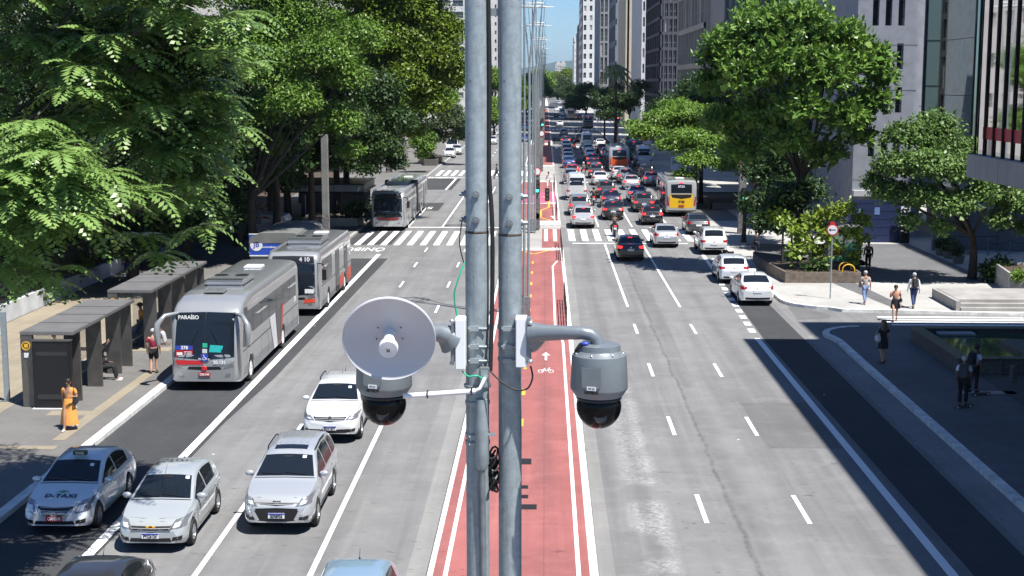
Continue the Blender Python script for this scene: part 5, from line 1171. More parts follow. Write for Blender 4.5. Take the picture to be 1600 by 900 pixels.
person('person in a pale blue shirt in the shade behind the bus stop pole', g(88, 588), 150, 'stand', (.40, .46, .56), (.03, .03, .04), 'skin2', 'hair', (.02, .02, .02))
person('woman in a dark dress holding white bags in the shade of the park', g(421, 346), 170, 'walk', (.10, .10, .11), (.03, .03, .035), 'skin1', 'hair', (.03, .03, .03), sleeves='short', arm='phone')
person('person in dark clothes beside the woman with white bags under the trees', g(434, 343), 160, 'walk', (.03, .03, .035), (.02, .02, .02), 'skin2', 'hair', (.02, .02, .02))
person('person in a white shirt standing beyond the articulated bus on the left', g(634, 226), 170, 'stand', (.75, .75, .75), (.2, .2, .22), 'skin2', 'hair', fingers=False)
person('person in dark blue crossing the road between the two steel poles', gp(776, 279), -90, 'walk', (.02, .05, .06), (.02, .03, .06), 'skin2', 'hair', fingers=False)
person('person in white walking on the cycle path far behind the poles', g(857, 294), 0, 'walk', (.75, .75, .75), (.70, .68, .66), 'skin3', 'hair', (.6, .6, .6), fingers=False)
person('left of two dark figures crossing the far side of the avenue', gp(900, 212), 90, 'walk', (.01, .01, .02), (.01, .01, .02), 'skin2', 'hair', fingers=False)
person('right of two dark figures crossing the far side of the avenue', gp(908, 211.5), 90, 'walk', (.01, .01, .02), (.01, .01, .02), 'skin2', 'hair', fingers=False)
person('woman in a patterned top and blue jeans near the arrow sign, grey hair', g(1351, 475), 5, 'walk', (.40, .36, .33), (.16, .23, .38), 'skin3', 'hairg', (.3, .3, .3), sleeves='short', h=1.66, bag=('bag', (.12, .1, .08), 'brown bag of the woman in blue jeans'))
person('woman in a peach top and black skirt walking onto the striped crossing', g(1398, 501, .02), 170, 'walk', (.62, .26, .17), (.015, .015, .016), 'skin1', 'hair', (.05, .03, .03), sleeves='short', dress='short', arm='phone', h=1.68, bag=('bag', (.02, .02, .02), 'black bag of the woman in the peach top'))
person('white haired man in a white shirt with a dark backpack walking away', g(1427, 481), 2, 'walk', (.72, .72, .74), (.03, .05, .14), 'skin1', 'hairg', (.03, .03, .03), h=1.72, bag=('pack', (.035, .035, .04), 'dark backpack of the white haired man'))
person('long brown haired woman in a short dark dress, standing in the shade by the pool', g(1379, 567), 25, 'stand', (.022, .022, .025), (.022, .022, .025), 'skin1', 'hairb', (.02, .02, .02), dress='short', longhair=True, sleeves='short', h=1.70, bag=('bag', (.55, .55, .56), 'white shoulder bag of the long haired woman'))
person('boy in a white shirt and grey backpack on a skateboard, nearer of two', g(1504, 634, .22), -20, 'stand', (.62, .64, .70), (.012, .012, .014), 'skin2', 'hairg', (.03, .03, .03), sleeves='short', bag=('pack', (.06, .07, .07), 'grey backpack on the nearer boy'), h=1.70)
person('boy in a white shirt and dark backpack leaning beside the pool, farther of two', g(1520, 613), -50, 'stand', (.62, .65, .75), (.012, .012, .014), 'skin2', 'hair', (.02, .02, .02), sleeves='short', lean=10, bag=('pack', (.015, .015, .03), 'dark blue backpack on the farther boy'), cap=(.012, .012, .012), h=1.70)
person('dark silhouetted person standing in the shade right of the green kiosk', g(1356, 422), 0, 'stand', (.012, .012, .013), (.012, .012, .013), 'skin2', 'hair')
person('person in dark clothes waiting under the large tree by the right pillar', g(1181, 402), 60, 'stand', (.02, .025, .03), (.02, .025, .05), 'skin2', 'hair')
# skateboards
for (x, y, lab) in ((1504, 636, 'skateboard under the feet of the nearer boy'), (1531, 617, 'skateboard on the ground beside the farther boy')):
    q = g(x, y); t = empty('skateboard', lab, 'skateboard', q, R(25), 'skateboards of the two boys')
    MB().prism([(-.38, -.1), (.38, -.1), (.42, 0), (.38, .1), (-.38, .1), (-.42, 0)], .065, .08).build('deck', M_['black'], t)
    for x_ in (-.27, .27):
        for y_ in (-.08, .08): MB().cyl((x_, y_ - .02, .03), (x_, y_ + .02, .03), .03, n=10).build('wheel', M_['wplas'], t)

# ---- motorcycles and riders
def motorcycle(label, loc, rc, face=0, lit=True):
    t = empty('motorcycle', label, 'motorcycle', loc, R(face), 'motorcycles filtering through the queue')
    for y in (-.62, .66):
        pts = [(0, y + .24 * math.cos(2 * math.pi * k / 16), .30 + .24 * math.sin(2 * math.pi * k / 16)) for k in range(17)]
        o = MB().path(pts, .055, 8, cap=False).build('wheel', M_['rubber'], t, smooth=60); MB().cyl((-.02, y, .3), (.02, y, .3), .19, n=14).build('rim', M_['rim'], o)
    MB().path([(0, -.75, .78), (0, -.3, .80), (0, .05, .78)], [.07, .13, .10], 10).build('seat', M_['black'], t, smooth=60)
    MB().path([(0, .0, .80), (0, .25, .92), (0, .45, .86)], [.10, .16, .10], 10).build('tank', pm('bike_paint_%.2f' % rc[0], rc, .25, coat=1), t, smooth=60)
    m = MB().path([(0, .66, .3), (0, .52, .75), (0, .44, 1.02)], .04, 8).path([(-.34, .38, 1.05), (0, .44, 1.04), (.34, .38, 1.05)], .018, 6).box((0, 0, .48), (.22, .5, .36)).path([(0, -.62, .3), (0, 0, .45)], .035, 6).path([(.13, .2, .3), (.16, -.3, .32), (.18, -.75, .42)], [.03, .04, .05], 8)
    m.build('frame', M_['dgalv'], t, smooth=50)
    MB().box((0, -.82, .80), (.16, .06, .09)).build('tail_light', M_['taill'] if lit else M_['tail'], t); MB().box((0, -.86, .62), (.18, .015, .13)).build('number_plate', M_['plate'], t)
    MB().ball((0, .6, .95), (.10, .09, .11), 10).build('headlight', M_['head'], t, smooth=60)
    for sg in (-1, 1): MB().path([(sg * .28, .4, 1.05), (sg * .36, .36, 1.22)], .01, 5).ball((sg * .38, .36, 1.25), (.07, .03, .045), 8).build('mirror', M_['black'], t)
    MB().box((0, -.72, .98), (.4, .36, .34)).build('top_box', M_['black'], t, bev=.04) if rc[0] < .02 else None
    return t
for x, y, rc, hc, tc, lab, pl2 in ((961, 371, (.02, .02, .02), (.05, .05, .055), (.03, .035, .035), 'motorcycle with a red tail light riding over the right crossing', 'rider with a dark helmet on the motorcycle over the crossing'), (928, 322, (.05, .02, .02), (.02, .02, .02), (.02, .02, .025), 'motorcycle standing between the first and second lanes of cars', 'rider in black on the motorcycle between the first two lanes'),
        (912, 276, (.25, .02, .02), (.6, .6, .6), (.10, .12, .12), 'motorcycle beside the close row of cars at the cycle path', 'rider with a white helmet beside the close row of cars'), (1004, 286, (.03, .03, .03), (.5, .5, .5), (.35, .35, .36), 'motorcycle in front of the dark van like SUV', 'rider in a pale jacket before the dark van like SUV'), (897, 235, (.3, .03, .03), (.7, .7, .7), (.15, .03, .03), 'small motorcycle far back between the first lanes', 'rider far back between the first lanes')):
    q = gp(x, y); q = Vector((q.x, q.y + .9, .01)); motorcycle(lab, q, rc)
    person(pl2, q + Vector((0, -.12, 0)), 0, 'ride', tc, (.02, .02, .03), 'skin2', helmet=hc, lean=12, fingers=False)
# ================================================================ TREES AND PLANTS
def np_mesh(name, V, F, mat, parent=None, loc=None):
    V = np.asarray(V, np.float32).reshape(-1, 3); F = np.asarray(F, np.int32); n, k = F.shape
    me = bpy.data.meshes.new(name); me.vertices.add(len(V)); me.vertices.foreach_set('co', V.ravel())
    me.loops.add(n * k); me.loops.foreach_set('vertex_index', F.ravel()); me.polygons.add(n)
    me.polygons.foreach_set('loop_start', np.arange(0, n * k, k, dtype=np.int32)); me.update(calc_edges=True); me.validate()
    me.materials.append(mat); o = bpy.data.objects.new(name, me); col.objects.link(o)
    if parent: o.parent = parent
    if loc is not None: o.location = loc
    return o
def leaf_quads(P, D, U, ln, wd, rng):
    "diamond leaves at points P along D with normal-ish U"
    D = D / np.linalg.norm(D, axis=1, keepdims=True); S = np.cross(D, U); S /= np.linalg.norm(S, axis=1, keepdims=True) + 1e-9
    N = np.cross(S, D); ln = ln[:, None]; wd = wd[:, None]
    a = P; b = P + D * ln * .45 + S * wd * .5 - N * wd * .10; c = P + D * ln; d = P + D * ln * .45 - S * wd * .5 - N * wd * .10
    n = len(P); V = np.stack([a, b, c, d], 1).reshape(-1, 3); F = np.arange(4 * n).reshape(n, 4); return V, F
def crown(clumps, dens, size, rng, droop=.25, asp=.5, shell=.55, whorl=0, rough=.06):
    "leaves in rosettes scattered through the outer part of each ellipsoid clump"
    Vs, Fs, o = [], [], 0
    for (cx, cy, cz, rx, ry, rz) in clumps:
        area = 4 * math.pi * ((rx * ry) ** 1.6 / 3 + (rx * rz) ** 1.6 / 3 + (ry * rz) ** 1.6 / 3) ** (1 / 1.6)
        n = max(12, int(area * dens)); d = rng.normal(size=(n, 3)); d /= np.linalg.norm(d, axis=1, keepdims=True)
        d[:, 2] = np.where(d[:, 2] < -.35, -d[:, 2] * rng.uniform(-.6, 1, n), d[:, 2])
        rad = shell + (1 - shell) * rng.random(n) ** .6; rad *= 1 + .16 * np.sin(d[:, 0] * 5 + cx) * np.sin(d[:, 1] * 6 + cy) + rng.normal(0, rough, n)
        C = np.array([cx, cy, cz]) + d * rad[:, None] * np.array([rx, ry, rz])
        k = whorl or 4
        P = np.repeat(C, k, 0) + rng.normal(0, size * (.12 if whorl else .55), (n * k, 3)); base = np.repeat(d, k, 0)
        D = base * (.55 if whorl else .35) + rng.normal(0, .6, (n * k, 3)); D[:, 2] -= droop * (0 if whorl else 1)
        U = base * .5 + np.array([0, 0, .8]) + rng.normal(0, .35, (n * k, 3))
        V, F = leaf_quads(P, D, U, size * rng.uniform(.6, 1.25, n * k), size * asp * rng.uniform(.7, 1.2, n * k), rng)
        Vs.append(V); Fs.append(F + o); o += len(V)
    return np.concatenate(Vs), np.concatenate(Fs)
def limbs(mb, base, clumps, r0, fork, rng, sub=3, lean=(0, 0)):
    "tapered trunk forking into limbs that reach the clumps"
    b = Vector(base); f = Vector((b.x + lean[0], b.y + lean[1], b.z + fork)); mid = b.lerp(f, .5) + Vector((rng.normal(0, .08), rng.normal(0, .08), 0)) * fork * .25
    mb.path([b - Vector((0, 0, .15)), b + Vector((0, 0, .25)), mid, f], [r0 * 1.5, r0 * 1.08, r0 * .9, r0 * .75], 10)
    for i, c in enumerate(clumps):
        e = Vector(c[:3]); m1 = f.lerp(e, .45) + Vector((rng.normal(0, .3), rng.normal(0, .3), rng.uniform(-.1, .5))); rr = r0 * (.55 if i % 2 else .42)
        mb.path([f - Vector((0, 0, .1)), m1, e], [rr, rr * .62, rr * .25], 7)
        for q in range(sub):
            d = Vector(rng.normal(size=3)).normalized(); d.z = abs(d.z) * .7; t_ = m1.lerp(e, rng.uniform(.2, .95)); mb.path([t_, t_ + Vector((d.x * c[3], d.y * c[4], d.z * c[5])) * .8], [rr * .28, rr * .08], 5)
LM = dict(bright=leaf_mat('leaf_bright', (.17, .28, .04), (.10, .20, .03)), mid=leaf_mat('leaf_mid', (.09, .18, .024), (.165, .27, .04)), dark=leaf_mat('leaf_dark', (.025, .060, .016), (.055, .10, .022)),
          yellow=leaf_mat('leaf_yellow_green', (.15, .21, .018), (.07, .14, .015)), gloss=leaf_mat('leaf_glossy', (.10, .20, .035), (.19, .30, .06), rough=.3), plaza=leaf_mat('leaf_plaza', (.10, .18, .045), (.15, .24, .06)), palm=leaf_mat('leaf_palm', (.2, .25, .11), (.14, .19, .08)), grey=leaf_mat('leaf_greyish', (.085, .12, .05), (.055, .095, .035)),
          lime=leaf_mat('leaf_lime', (.22, .30, .04), (.14, .23, .03)), frond=leaf_mat('leaf_frond', (.145, .255, .065), (.24, .355, .105), rough=.36, transl=.2))
def tree(name, label, base, clumps, mat, dens=5, size=.3, r0=.22, fork=3, seed=1, group=None, cat='tree', lean=(0, 0), dead=None, **kw):
    rng = np.random.default_rng(seed); t = empty(name, label, cat, base, 0, group); B = np.array([*base])
    cl = [tuple(np.array(c[:3]) - B) + tuple(c[3:]) for c in clumps]
    V, F = crown(cl, dens * (1.9 if group == TL else 1.35), size, rng, **kw); kw2 = dict(kw); kw2.update(shell=.1, asp=.8, whorl=0, droop=.2)
    V2, F2 = crown([c[:3] + (c[3] * .66, c[4] * .66, c[5] * .66) for c in cl], dens * .8, size * 1.5, rng, **kw2); np_mesh('crown', np.concatenate([V, V2]), np.concatenate([F, F2 + len(V)]), mat, t)
    mb = MB(); limbs(mb, (0, 0, 0), cl[:9], r0, fork, rng, lean=lean); mb.build('trunk', M_['bark'], t, smooth=50)
    return t
def rc(n, cx, cy, cz, rx, ry, rz, r, seed):
    "n clumps of radius about r through an ellipsoid crown"
    g_ = np.random.default_rng(seed); out = []
    for i in range(n):
        d = g_.normal(size=3); d /= np.linalg.norm(d); q = g_.uniform(.45, .95); k = r * g_.uniform(.7, 1.3)
        out.append((cx + d[0] * rx * q, cy + d[1] * ry * q, cz + d[2] * rz * q, k * g_.uniform(.9, 1.3), k * g_.uniform(.9, 1.3), k * g_.uniform(.6, .9)))
    return out
def clump_px(px, py, Y, r, sq=.8): p = pl(px, py, Y); return (p.x, p.y, p.z, r, r, r * sq)

# near tree at the left edge: long pinnate fronds
def frond_tree():
    rng = np.random.default_rng(11); base = Vector((-16.5, 29.5, .14))
    t = empty('pinnate_tree', 'tree with long drooping feathery fronds filling the upper left corner, nearest of all', 'tree', base)
    tips = []
    mb = MB(); f = Vector((.3, 0, 4.6))
    mb.path([(0, 0, -.2), (.05, .1, 2.2), f], [.34, .25, .21], 12)
    Vs, Fs, o = [], [], 0
    zones = [(60, 40, 33, 26), (120, 90, 31, 20), (230, 30, 34, 24), (300, 60, 34, 22), (312, 110, 34, 14), (200, 130, 34, 16), (300, 190, 34.5, 15), (290, 150, 35, 15), (270, 215, 35, 14), (298, 245, 34, 12), (235, 240, 34.5, 12), (40, 230, 28, 18), (110, 270, 28.5, 17), (30, 300, 28, 16), (130, 305, 29, 11), (60, 320, 28.5, 14), (20, 345, 29, 12), (150, 210, 31, 10), (285, 300, 33, 7), (250, 320, 34, 6), (-60, 150, 30, 20), (-80, 300, 29, 18), (60, -60, 31, 30), (200, -70, 31, 28), (320, -40, 30, 16), (-100, 20, 31, 22), (100, -160, 31, 26), (240, -170, 31, 20), (0, -120, 31, 24), (-120, -80, 30, 24), (325, 20, 32, 9)]
    for zi, (px, py, Y, nf) in enumerate(zones):
        c = pl(px, py, Y) - base
        m1 = f.lerp(c, .5) + Vector((0, 0, .6)); rr = .032
        mb.path([f - Vector((0, 0, .3)), m1, c], [rr, rr * .6, rr * .2], 6)
        for q in range(3):
            e = c + Vector(rng.normal(0, .45, 3)); mb.path([m1.lerp(c, .6), e], [.016, .006], 5)
        for q in range(int(nf * .62) + 2):          # whorls of fronds arching down from the twig ends
            w0 = np.array(c) + rng.normal(0, .55, 3) * np.array([1, 1.3, .9]); az0 = rng.uniform(0, 6.28); nw = rng.integers(6, 9)
            for h_ in range(nw):
                az = az0 + 2 * math.pi * h_ / nw + rng.normal(0, .2); out = np.array([math.cos(az), math.sin(az), 0]) + np.array([.30, -.25, 0]); out /= np.linalg.norm(out)
                L = rng.uniform(.8, 1.25); el = rng.uniform(.05, .7); n = 12
                u = np.linspace(0, 1, n); dr = rng.uniform(.55, 1.0)
                R_ = w0 + out * (L * (u * math.cos(el)))[:, None] + np.array([0, 0, 1]) * (L * (u * math.sin(el) - dr * u ** 2 * .8))[:, None]
                T = np.gradient(R_, axis=0); T /= np.linalg.norm(T, axis=1, keepdims=True); S = np.cross(T, [0, 0, 1.]); S /= np.linalg.norm(S, axis=1, keepdims=True) + 1e-9; N = np.cross(S, T)
                ll = .24 * L * np.sin(np.pi * (u * .84 + .14)) ** .6
                for sg in (-1, 1):
                    D = S * sg * .9 + T * .45 + N * -.22 + rng.normal(0, .06, (n, 3))
                    V, F = leaf_quads(R_[1:], D[1:], N[1:] + rng.normal(0, .1, (n - 1, 3)), ll[1:] * 1.1, np.full(n - 1, .088 * L) * rng.uniform(.8, 1.15, n - 1), rng); Vs.append(V); Fs.append(F + o); o += len(V)
    np_mesh('crown', np.concatenate(Vs), np.concatenate(Fs), LM['frond'], t)
    mb.build('trunk', M_['bark'], t, smooth=50)
    # inner fine foliage seen behind the fronds
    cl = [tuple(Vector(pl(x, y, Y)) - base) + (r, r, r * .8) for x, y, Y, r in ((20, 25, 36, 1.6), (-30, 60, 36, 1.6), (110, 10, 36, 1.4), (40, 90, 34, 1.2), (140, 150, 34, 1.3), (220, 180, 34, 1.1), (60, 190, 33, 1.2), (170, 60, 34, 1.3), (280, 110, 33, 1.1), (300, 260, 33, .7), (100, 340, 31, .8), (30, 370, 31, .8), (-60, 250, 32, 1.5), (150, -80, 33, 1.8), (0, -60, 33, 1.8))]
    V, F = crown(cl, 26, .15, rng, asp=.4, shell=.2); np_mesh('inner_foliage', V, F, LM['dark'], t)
frond_tree()
# row of park and street trees on the left
TL = 'trees of the park on the left'
tree('street_tree', 'dark small leaved tree with light green tops right behind the feathery tree', (-17.5, 84, .14), [clump_px(x, y, Y, r) for x, y, Y, r in ((430, 110, 84, 2.2), (500, 90, 83, 2.0), (390, 60, 86, 2.2), (540, 120, 84, 1.6), (460, 160, 82, 1.7), (410, 180, 85, 1.8), (530, 190, 84, 1.5), (470, 40, 86, 2.4), (560, 60, 86, 1.7), (400, -10, 86, 2.4), (500, -30, 87, 2.6), (545, 235, 85, .9), (420, 230, 86, 1.2))], LM['mid'], 9, .24, .28, 4.0, 21, TL)
tree('street_tree', 'tall yellow green tree top left of the twin poles', (-16.5, 112, .14), [clump_px(x, y, Y, r) for x, y, Y, r in ((620, 70, 112, 2.6), (680, 90, 111, 2.4), (590, 30, 113, 2.4), (650, 20, 113, 2.8), (690, 50, 112, 2.0), (700, 120, 112, 1.8), (640, 130, 110, 2.2), (600, 110, 113, 2.0), (670, 160, 111, 1.8), (560, -10, 113, 3.0), (620, -50, 113, 3.4), (690, -30, 113, 2.6), (600, 170, 113, 1.6), (640, 200, 112, 1.5))], LM['yellow'], 7, .34, .30, 4.5, 22, TL)
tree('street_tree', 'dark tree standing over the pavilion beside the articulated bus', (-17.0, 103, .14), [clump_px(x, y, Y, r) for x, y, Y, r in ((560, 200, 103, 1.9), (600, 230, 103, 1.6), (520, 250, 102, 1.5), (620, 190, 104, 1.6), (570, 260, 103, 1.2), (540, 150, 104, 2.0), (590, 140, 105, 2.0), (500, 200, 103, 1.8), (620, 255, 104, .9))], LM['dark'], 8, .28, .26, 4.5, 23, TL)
tree('street_tree', 'grey green layered tree further along the left kerb', (-16.0, 190, .14), [clump_px(x, y, Y, r, .45) for x, y, Y, r in ((690, 195, 190, 2.2), (712, 190, 190, 2.2), (680, 215, 190, 1.8), (715, 212, 190, 1.6), (700, 175, 191, 2.4), (668, 205, 190, 1.6), (728, 200, 190, 1.8))], LM['grey'], 6, .34, .2, 4, 24, TL)
tree('street_tree', 'small bright tree before the grey green layered tree', (-18.6, 172, .14), [clump_px(x, y, Y, r) for x, y, Y, r in ((655, 222, 172, 1.3), (668, 230, 172, 1.0), (660, 240, 172, .9), (672, 215, 173, .8))], LM['mid'], 9, .3, .12, 2.2, 25, TL)
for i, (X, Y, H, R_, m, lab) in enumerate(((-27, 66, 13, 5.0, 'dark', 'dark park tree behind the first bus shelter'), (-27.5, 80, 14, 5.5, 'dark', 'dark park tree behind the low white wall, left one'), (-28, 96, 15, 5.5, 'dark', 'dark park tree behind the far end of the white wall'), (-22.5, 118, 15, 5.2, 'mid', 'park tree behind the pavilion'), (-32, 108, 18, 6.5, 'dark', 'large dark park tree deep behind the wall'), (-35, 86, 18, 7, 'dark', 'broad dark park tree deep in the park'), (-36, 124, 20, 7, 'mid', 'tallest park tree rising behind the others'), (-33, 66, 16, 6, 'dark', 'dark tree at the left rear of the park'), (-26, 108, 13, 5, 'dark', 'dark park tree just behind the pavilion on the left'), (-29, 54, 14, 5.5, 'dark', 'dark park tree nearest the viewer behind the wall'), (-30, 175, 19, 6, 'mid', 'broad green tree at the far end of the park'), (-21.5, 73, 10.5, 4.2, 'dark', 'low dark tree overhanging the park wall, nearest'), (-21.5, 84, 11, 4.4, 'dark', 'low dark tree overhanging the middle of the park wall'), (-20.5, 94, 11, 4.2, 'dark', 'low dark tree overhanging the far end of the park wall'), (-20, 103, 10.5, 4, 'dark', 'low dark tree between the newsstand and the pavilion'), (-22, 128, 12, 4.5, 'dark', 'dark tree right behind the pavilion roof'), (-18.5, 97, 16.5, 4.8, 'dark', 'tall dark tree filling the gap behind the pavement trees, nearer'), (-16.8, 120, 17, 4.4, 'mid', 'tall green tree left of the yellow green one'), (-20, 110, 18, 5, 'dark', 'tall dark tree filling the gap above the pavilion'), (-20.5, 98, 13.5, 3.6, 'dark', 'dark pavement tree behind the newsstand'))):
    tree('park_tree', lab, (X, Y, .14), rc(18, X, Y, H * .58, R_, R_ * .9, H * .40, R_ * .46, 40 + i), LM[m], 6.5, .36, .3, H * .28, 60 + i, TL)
rng = np.random.default_rng(77)
und = [(-27 - rng.random() * 9, y + rng.normal(0, 1), .8 + rng.random() * 1.2, 1.7, 1.7, 1.3) for y in np.arange(58, 150, 2.2)]
V, F = crown(und, 7, .32, rng); tag(np_mesh('undergrowth', V, F, LM['dark']), kind='stuff', label='dark undergrowth behind the park wall', cat='undergrowth')
# far trees
for i, (X, Y, H) in enumerate(((-24, 268, 17), (-25, 286, 19), (-24, 305, 18), (-25.5, 325, 20), (-24, 348, 18))):
    tree('street_tree', ['%s green tree of the far left row past the delivery van' % q for q in ('first', 'second', 'third', 'fourth', 'fifth')][i], (X, Y, .14), rc(12, X, Y, H * .6, 5, 6, H * .36, 2.3, 240 + i), LM['mid'], 3.5, .6, .3, 5, 260 + i, 'trees far along the avenue')
for i, (px, py, Y, R_, m, lab) in enumerate(((770, 130, 330, 5, 'bright', 'bright green tree between the twin poles'), (772, 175, 300, 4, 'bright', 'lower bright green tree between the twin poles'), (822, 140, 480, 7, 'mid', 'far green tree just right of the right pole'), (836, 135, 560, 8, 'mid', 'far tree behind the median lamp poles, left'), (812, 150, 420, 5, 'mid', 'far tree hidden by the right pole edge'), (872, 140, 900, 11, 'yellow', 'pale far tree closing the avenue'), (884, 148, 820, 9, 'grey', 'far grey green tree under the narrow towers'), (905, 150, 560, 6, 'dark', 'dark far tree below the white tower'), (916, 152, 470, 5.5, 'dark', 'dark tree right of the far jam'), (896, 156, 640, 5, 'dark', 'dark far tree over the jam'), (945, 152, 262, 3.2, 'dark', 'dark tree left of the palm'), (984, 150, 258, 3.4, 'dark', 'dark tree right of the palm'), (965, 168, 256, 3.6, 'dark', 'dark low tree behind the palm trunk'), (860, 152, 1000, 8, 'mid', 'farthest tree by the median poles'))):
    p = pl(px, py, Y); tree('far_tree', lab, (p.x, Y, .1), rc(9, p.x, Y, max(p.z, R_ * .8), R_, R_, R_ * .75, R_ * .48, 140 + i), LM[m], 16 / R_, .09 * R_, .06 * R_, max(1.5, p.z - R_), 160 + i, 'trees far along the avenue', asp=.6)
# palm
def palm(px, py, Y):
    top = pl(px, py, Y); base = gp(px - 2, 128 + 24130 / Y * 1.0); base = Vector((top.x, Y, .14)); rng = np.random.default_rng(9)
    t = empty('palm_tree', 'tall palm with drooping fronds rising over the right trees', 'palm', base)
    h = top.z - .14; mb = MB().path([(0, 0, -.1), (.1, 0, h * .5), (0, 0, h)], [.26, .2, .16], 10); mb.build('trunk', M_['bark'], t, smooth=50)
    Vs, Fs, o = [], [], 0
    for q in range(34):
        az = q * 2.4; el = rng.uniform(-.2, 1.2); L = rng.uniform(3.6, 4.8); n = 26; u = np.linspace(0, 1, n); out = np.array([math.cos(az), math.sin(az), 0])
        R_ = np.array([0, 0, h]) + out * (L * u * math.cos(el) * .9)[:, None] + np.array([0, 0, 1]) * (L * (u * math.sin(el) - .85 * u ** 2))[:, None]
        T = np.gradient(R_, axis=0); T /= np.linalg.norm(T, axis=1, keepdims=True); S = np.cross(T, [0, 0, 1.]); S /= np.linalg.norm(S, axis=1, keepdims=True) + 1e-9; N = np.cross(S, T)
        for sg in (-1, 1):
            V, F = leaf_quads(R_, S * sg + T * .5 - np.array([0, 0, .6]), N, .75 * np.sin(np.pi * (u * .85 + .12)), np.full(n, .16), rng); Vs.append(V); Fs.append(F + o); o += len(V)
    np_mesh('crown', np.concatenate(Vs), np.concatenate(Fs), LM['palm'], t)
palm(962, 112, 225)
# right side
TR = 'trees of the right pavement'
tree('street_tree', 'large glossy leaved tree towering over the right pavement', (14.9, 83.5, .14), [clump_px(x, y, Y, r) for x, y, Y, r in ((1140, 75, 83, 1.6), (1190, 50, 83, 1.9), (1250, 40, 82, 2.0), (1310, 70, 82, 1.8), (1350, 100, 82, 1.6), (1170, 120, 81, 1.6), (1230, 100, 80.5, 1.9), (1290, 120, 80.5, 1.8), (1360, 160, 82, 1.3), (1120, 130, 84, 1.3), (1130, 190, 83, 1.2), (1250, 170, 80, 1.5), (1320, 190, 81, 1.4), (1190, 180, 82, 1.6), (1380, 120, 83, .8), (1230, 220, 81, 1.2), (1160, 235, 83, 1.2), (1290, 240, 82, 1.0), (1110, 90, 84, .7), (1345, 215, 82, .8))], LM['gloss'], 6.5, .38, .28, 5.2, 31, TR, asp=.42, whorl=7, droop=0, rough=.2)
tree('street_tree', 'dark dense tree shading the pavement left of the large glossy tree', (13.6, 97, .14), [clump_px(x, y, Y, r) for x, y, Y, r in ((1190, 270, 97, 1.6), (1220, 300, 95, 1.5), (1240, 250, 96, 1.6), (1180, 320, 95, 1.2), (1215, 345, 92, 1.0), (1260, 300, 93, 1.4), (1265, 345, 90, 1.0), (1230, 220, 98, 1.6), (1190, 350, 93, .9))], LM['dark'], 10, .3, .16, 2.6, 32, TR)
tree('street_tree', 'spreading light green layered tree in front of the right hand buses', (14.0, 128, .14), [clump_px(x, y, Y, r, .4) for x, y, Y, r in ((1010, 205, 126, 1.9), (1050, 190, 128, 2.2), (1000, 205, 125, 1.1), (1080, 215, 124, 2.2), (1052, 226, 124, 1.7), (1120, 225, 123, 2.0), (1060, 170, 130, 2.0), (1100, 190, 128, 2.2), (1150, 210, 126, 2.0), (990, 195, 128, 1.0), (1090, 250, 122, 1.8), (1140, 255, 122, 1.8), (1070, 275, 122, 1.2), (1180, 240, 124, 2), (1190, 180, 128, 2.2), (1030, 185, 127, 1.6), (1070, 178, 127, 1.7), (1110, 180, 126, 1.7))], LM['bright'], 8, .30, .22, 3.4, 33, TR)
tree('street_tree', 'dark tree over the pavement behind the yellow backed bus', (15.8, 150, .14), rc(12, 15.8, 150, 8.0, 5, 5, 3.0, 2.1, 34), LM['dark'], 6, .34, .25, 4, 34, TR)
tree('street_tree', 'second dark tree behind the yellow backed bus', (20.5, 119, .14), rc(12, 20.5, 119, 7.5, 3.8, 3.8, 3.0, 1.8, 35), LM['dark'], 6, .34, .25, 4, 35, TR)
tree('street_tree', 'small bright yellow green tree over the brick planter', (15.2, 80.5, .5), [clump_px(x, y, Y, r) for x, y, Y, r in ((1225, 345, 80.5, .55), (1245, 365, 79.5, .6), (1270, 350, 80, .7), (1295, 335, 80, .75), (1320, 330, 80, .7), (1345, 345, 80, .5), (1260, 385, 79, .55), (1290, 370, 79, .6), (1330, 365, 79.5, .5), (1310, 390, 79, .35), (1240, 395, 79, .35), (1345, 375, 80, .35), (1212, 335, 81, .35), (1335, 400, 79.5, .25), (1280, 400, 79, .35))], LM['lime'], 9, .24, .09, 1.7, 36, TR, asp=.75)
for i, (px, py) in enumerate(((1222, 415), (1236, 412))):
    q = gp(px, py, .5); tree('young_tree', ['thin leaning trunked young tree at the left of the brick planter', 'second thin young tree in the brick planter'][i], (q.x, q.y, .4), [(q.x + dx, q.y + dy, 3.3 + dz, .9, .9, .6) for dx, dy, dz in ((-.4, .3, .5), (.3, .5, .8), (.1, -.2, 1.3))], LM['dark'], 10, .28, .075, 2.3, 37 + i, TR)
tree('street_tree', 'spreading grey green tree with a forked leaning trunk on the right plaza', (23.75, 78.8, .14), [clump_px(x, y, Y, r, .62) for x, y, Y, r in ((1420, 215, 79, 1.5), (1460, 200, 80, 1.5), (1400, 260, 78, 1.4), (1450, 260, 77, 1.6), (1500, 270, 77, 1.5), (1390, 300, 78, 1.1), (1440, 310, 77, 1.3), (1490, 320, 76.5, 1.2), (1550, 305, 77, 1.4), (1590, 320, 77, 1.3), (1420, 345, 77, .7), (1560, 345, 76.5, .7), (1600, 355, 77, .7), (1470, 355, 77, .6), (1370, 285, 79, .8), (1640, 310, 78, 1.5), (1530, 245, 79, 1.4), (1480, 235, 79, 1.5))], LM['plaza'], 15, .23, .24, 2.5, 38, TR, lean=(-.1, 0), asp=.6)
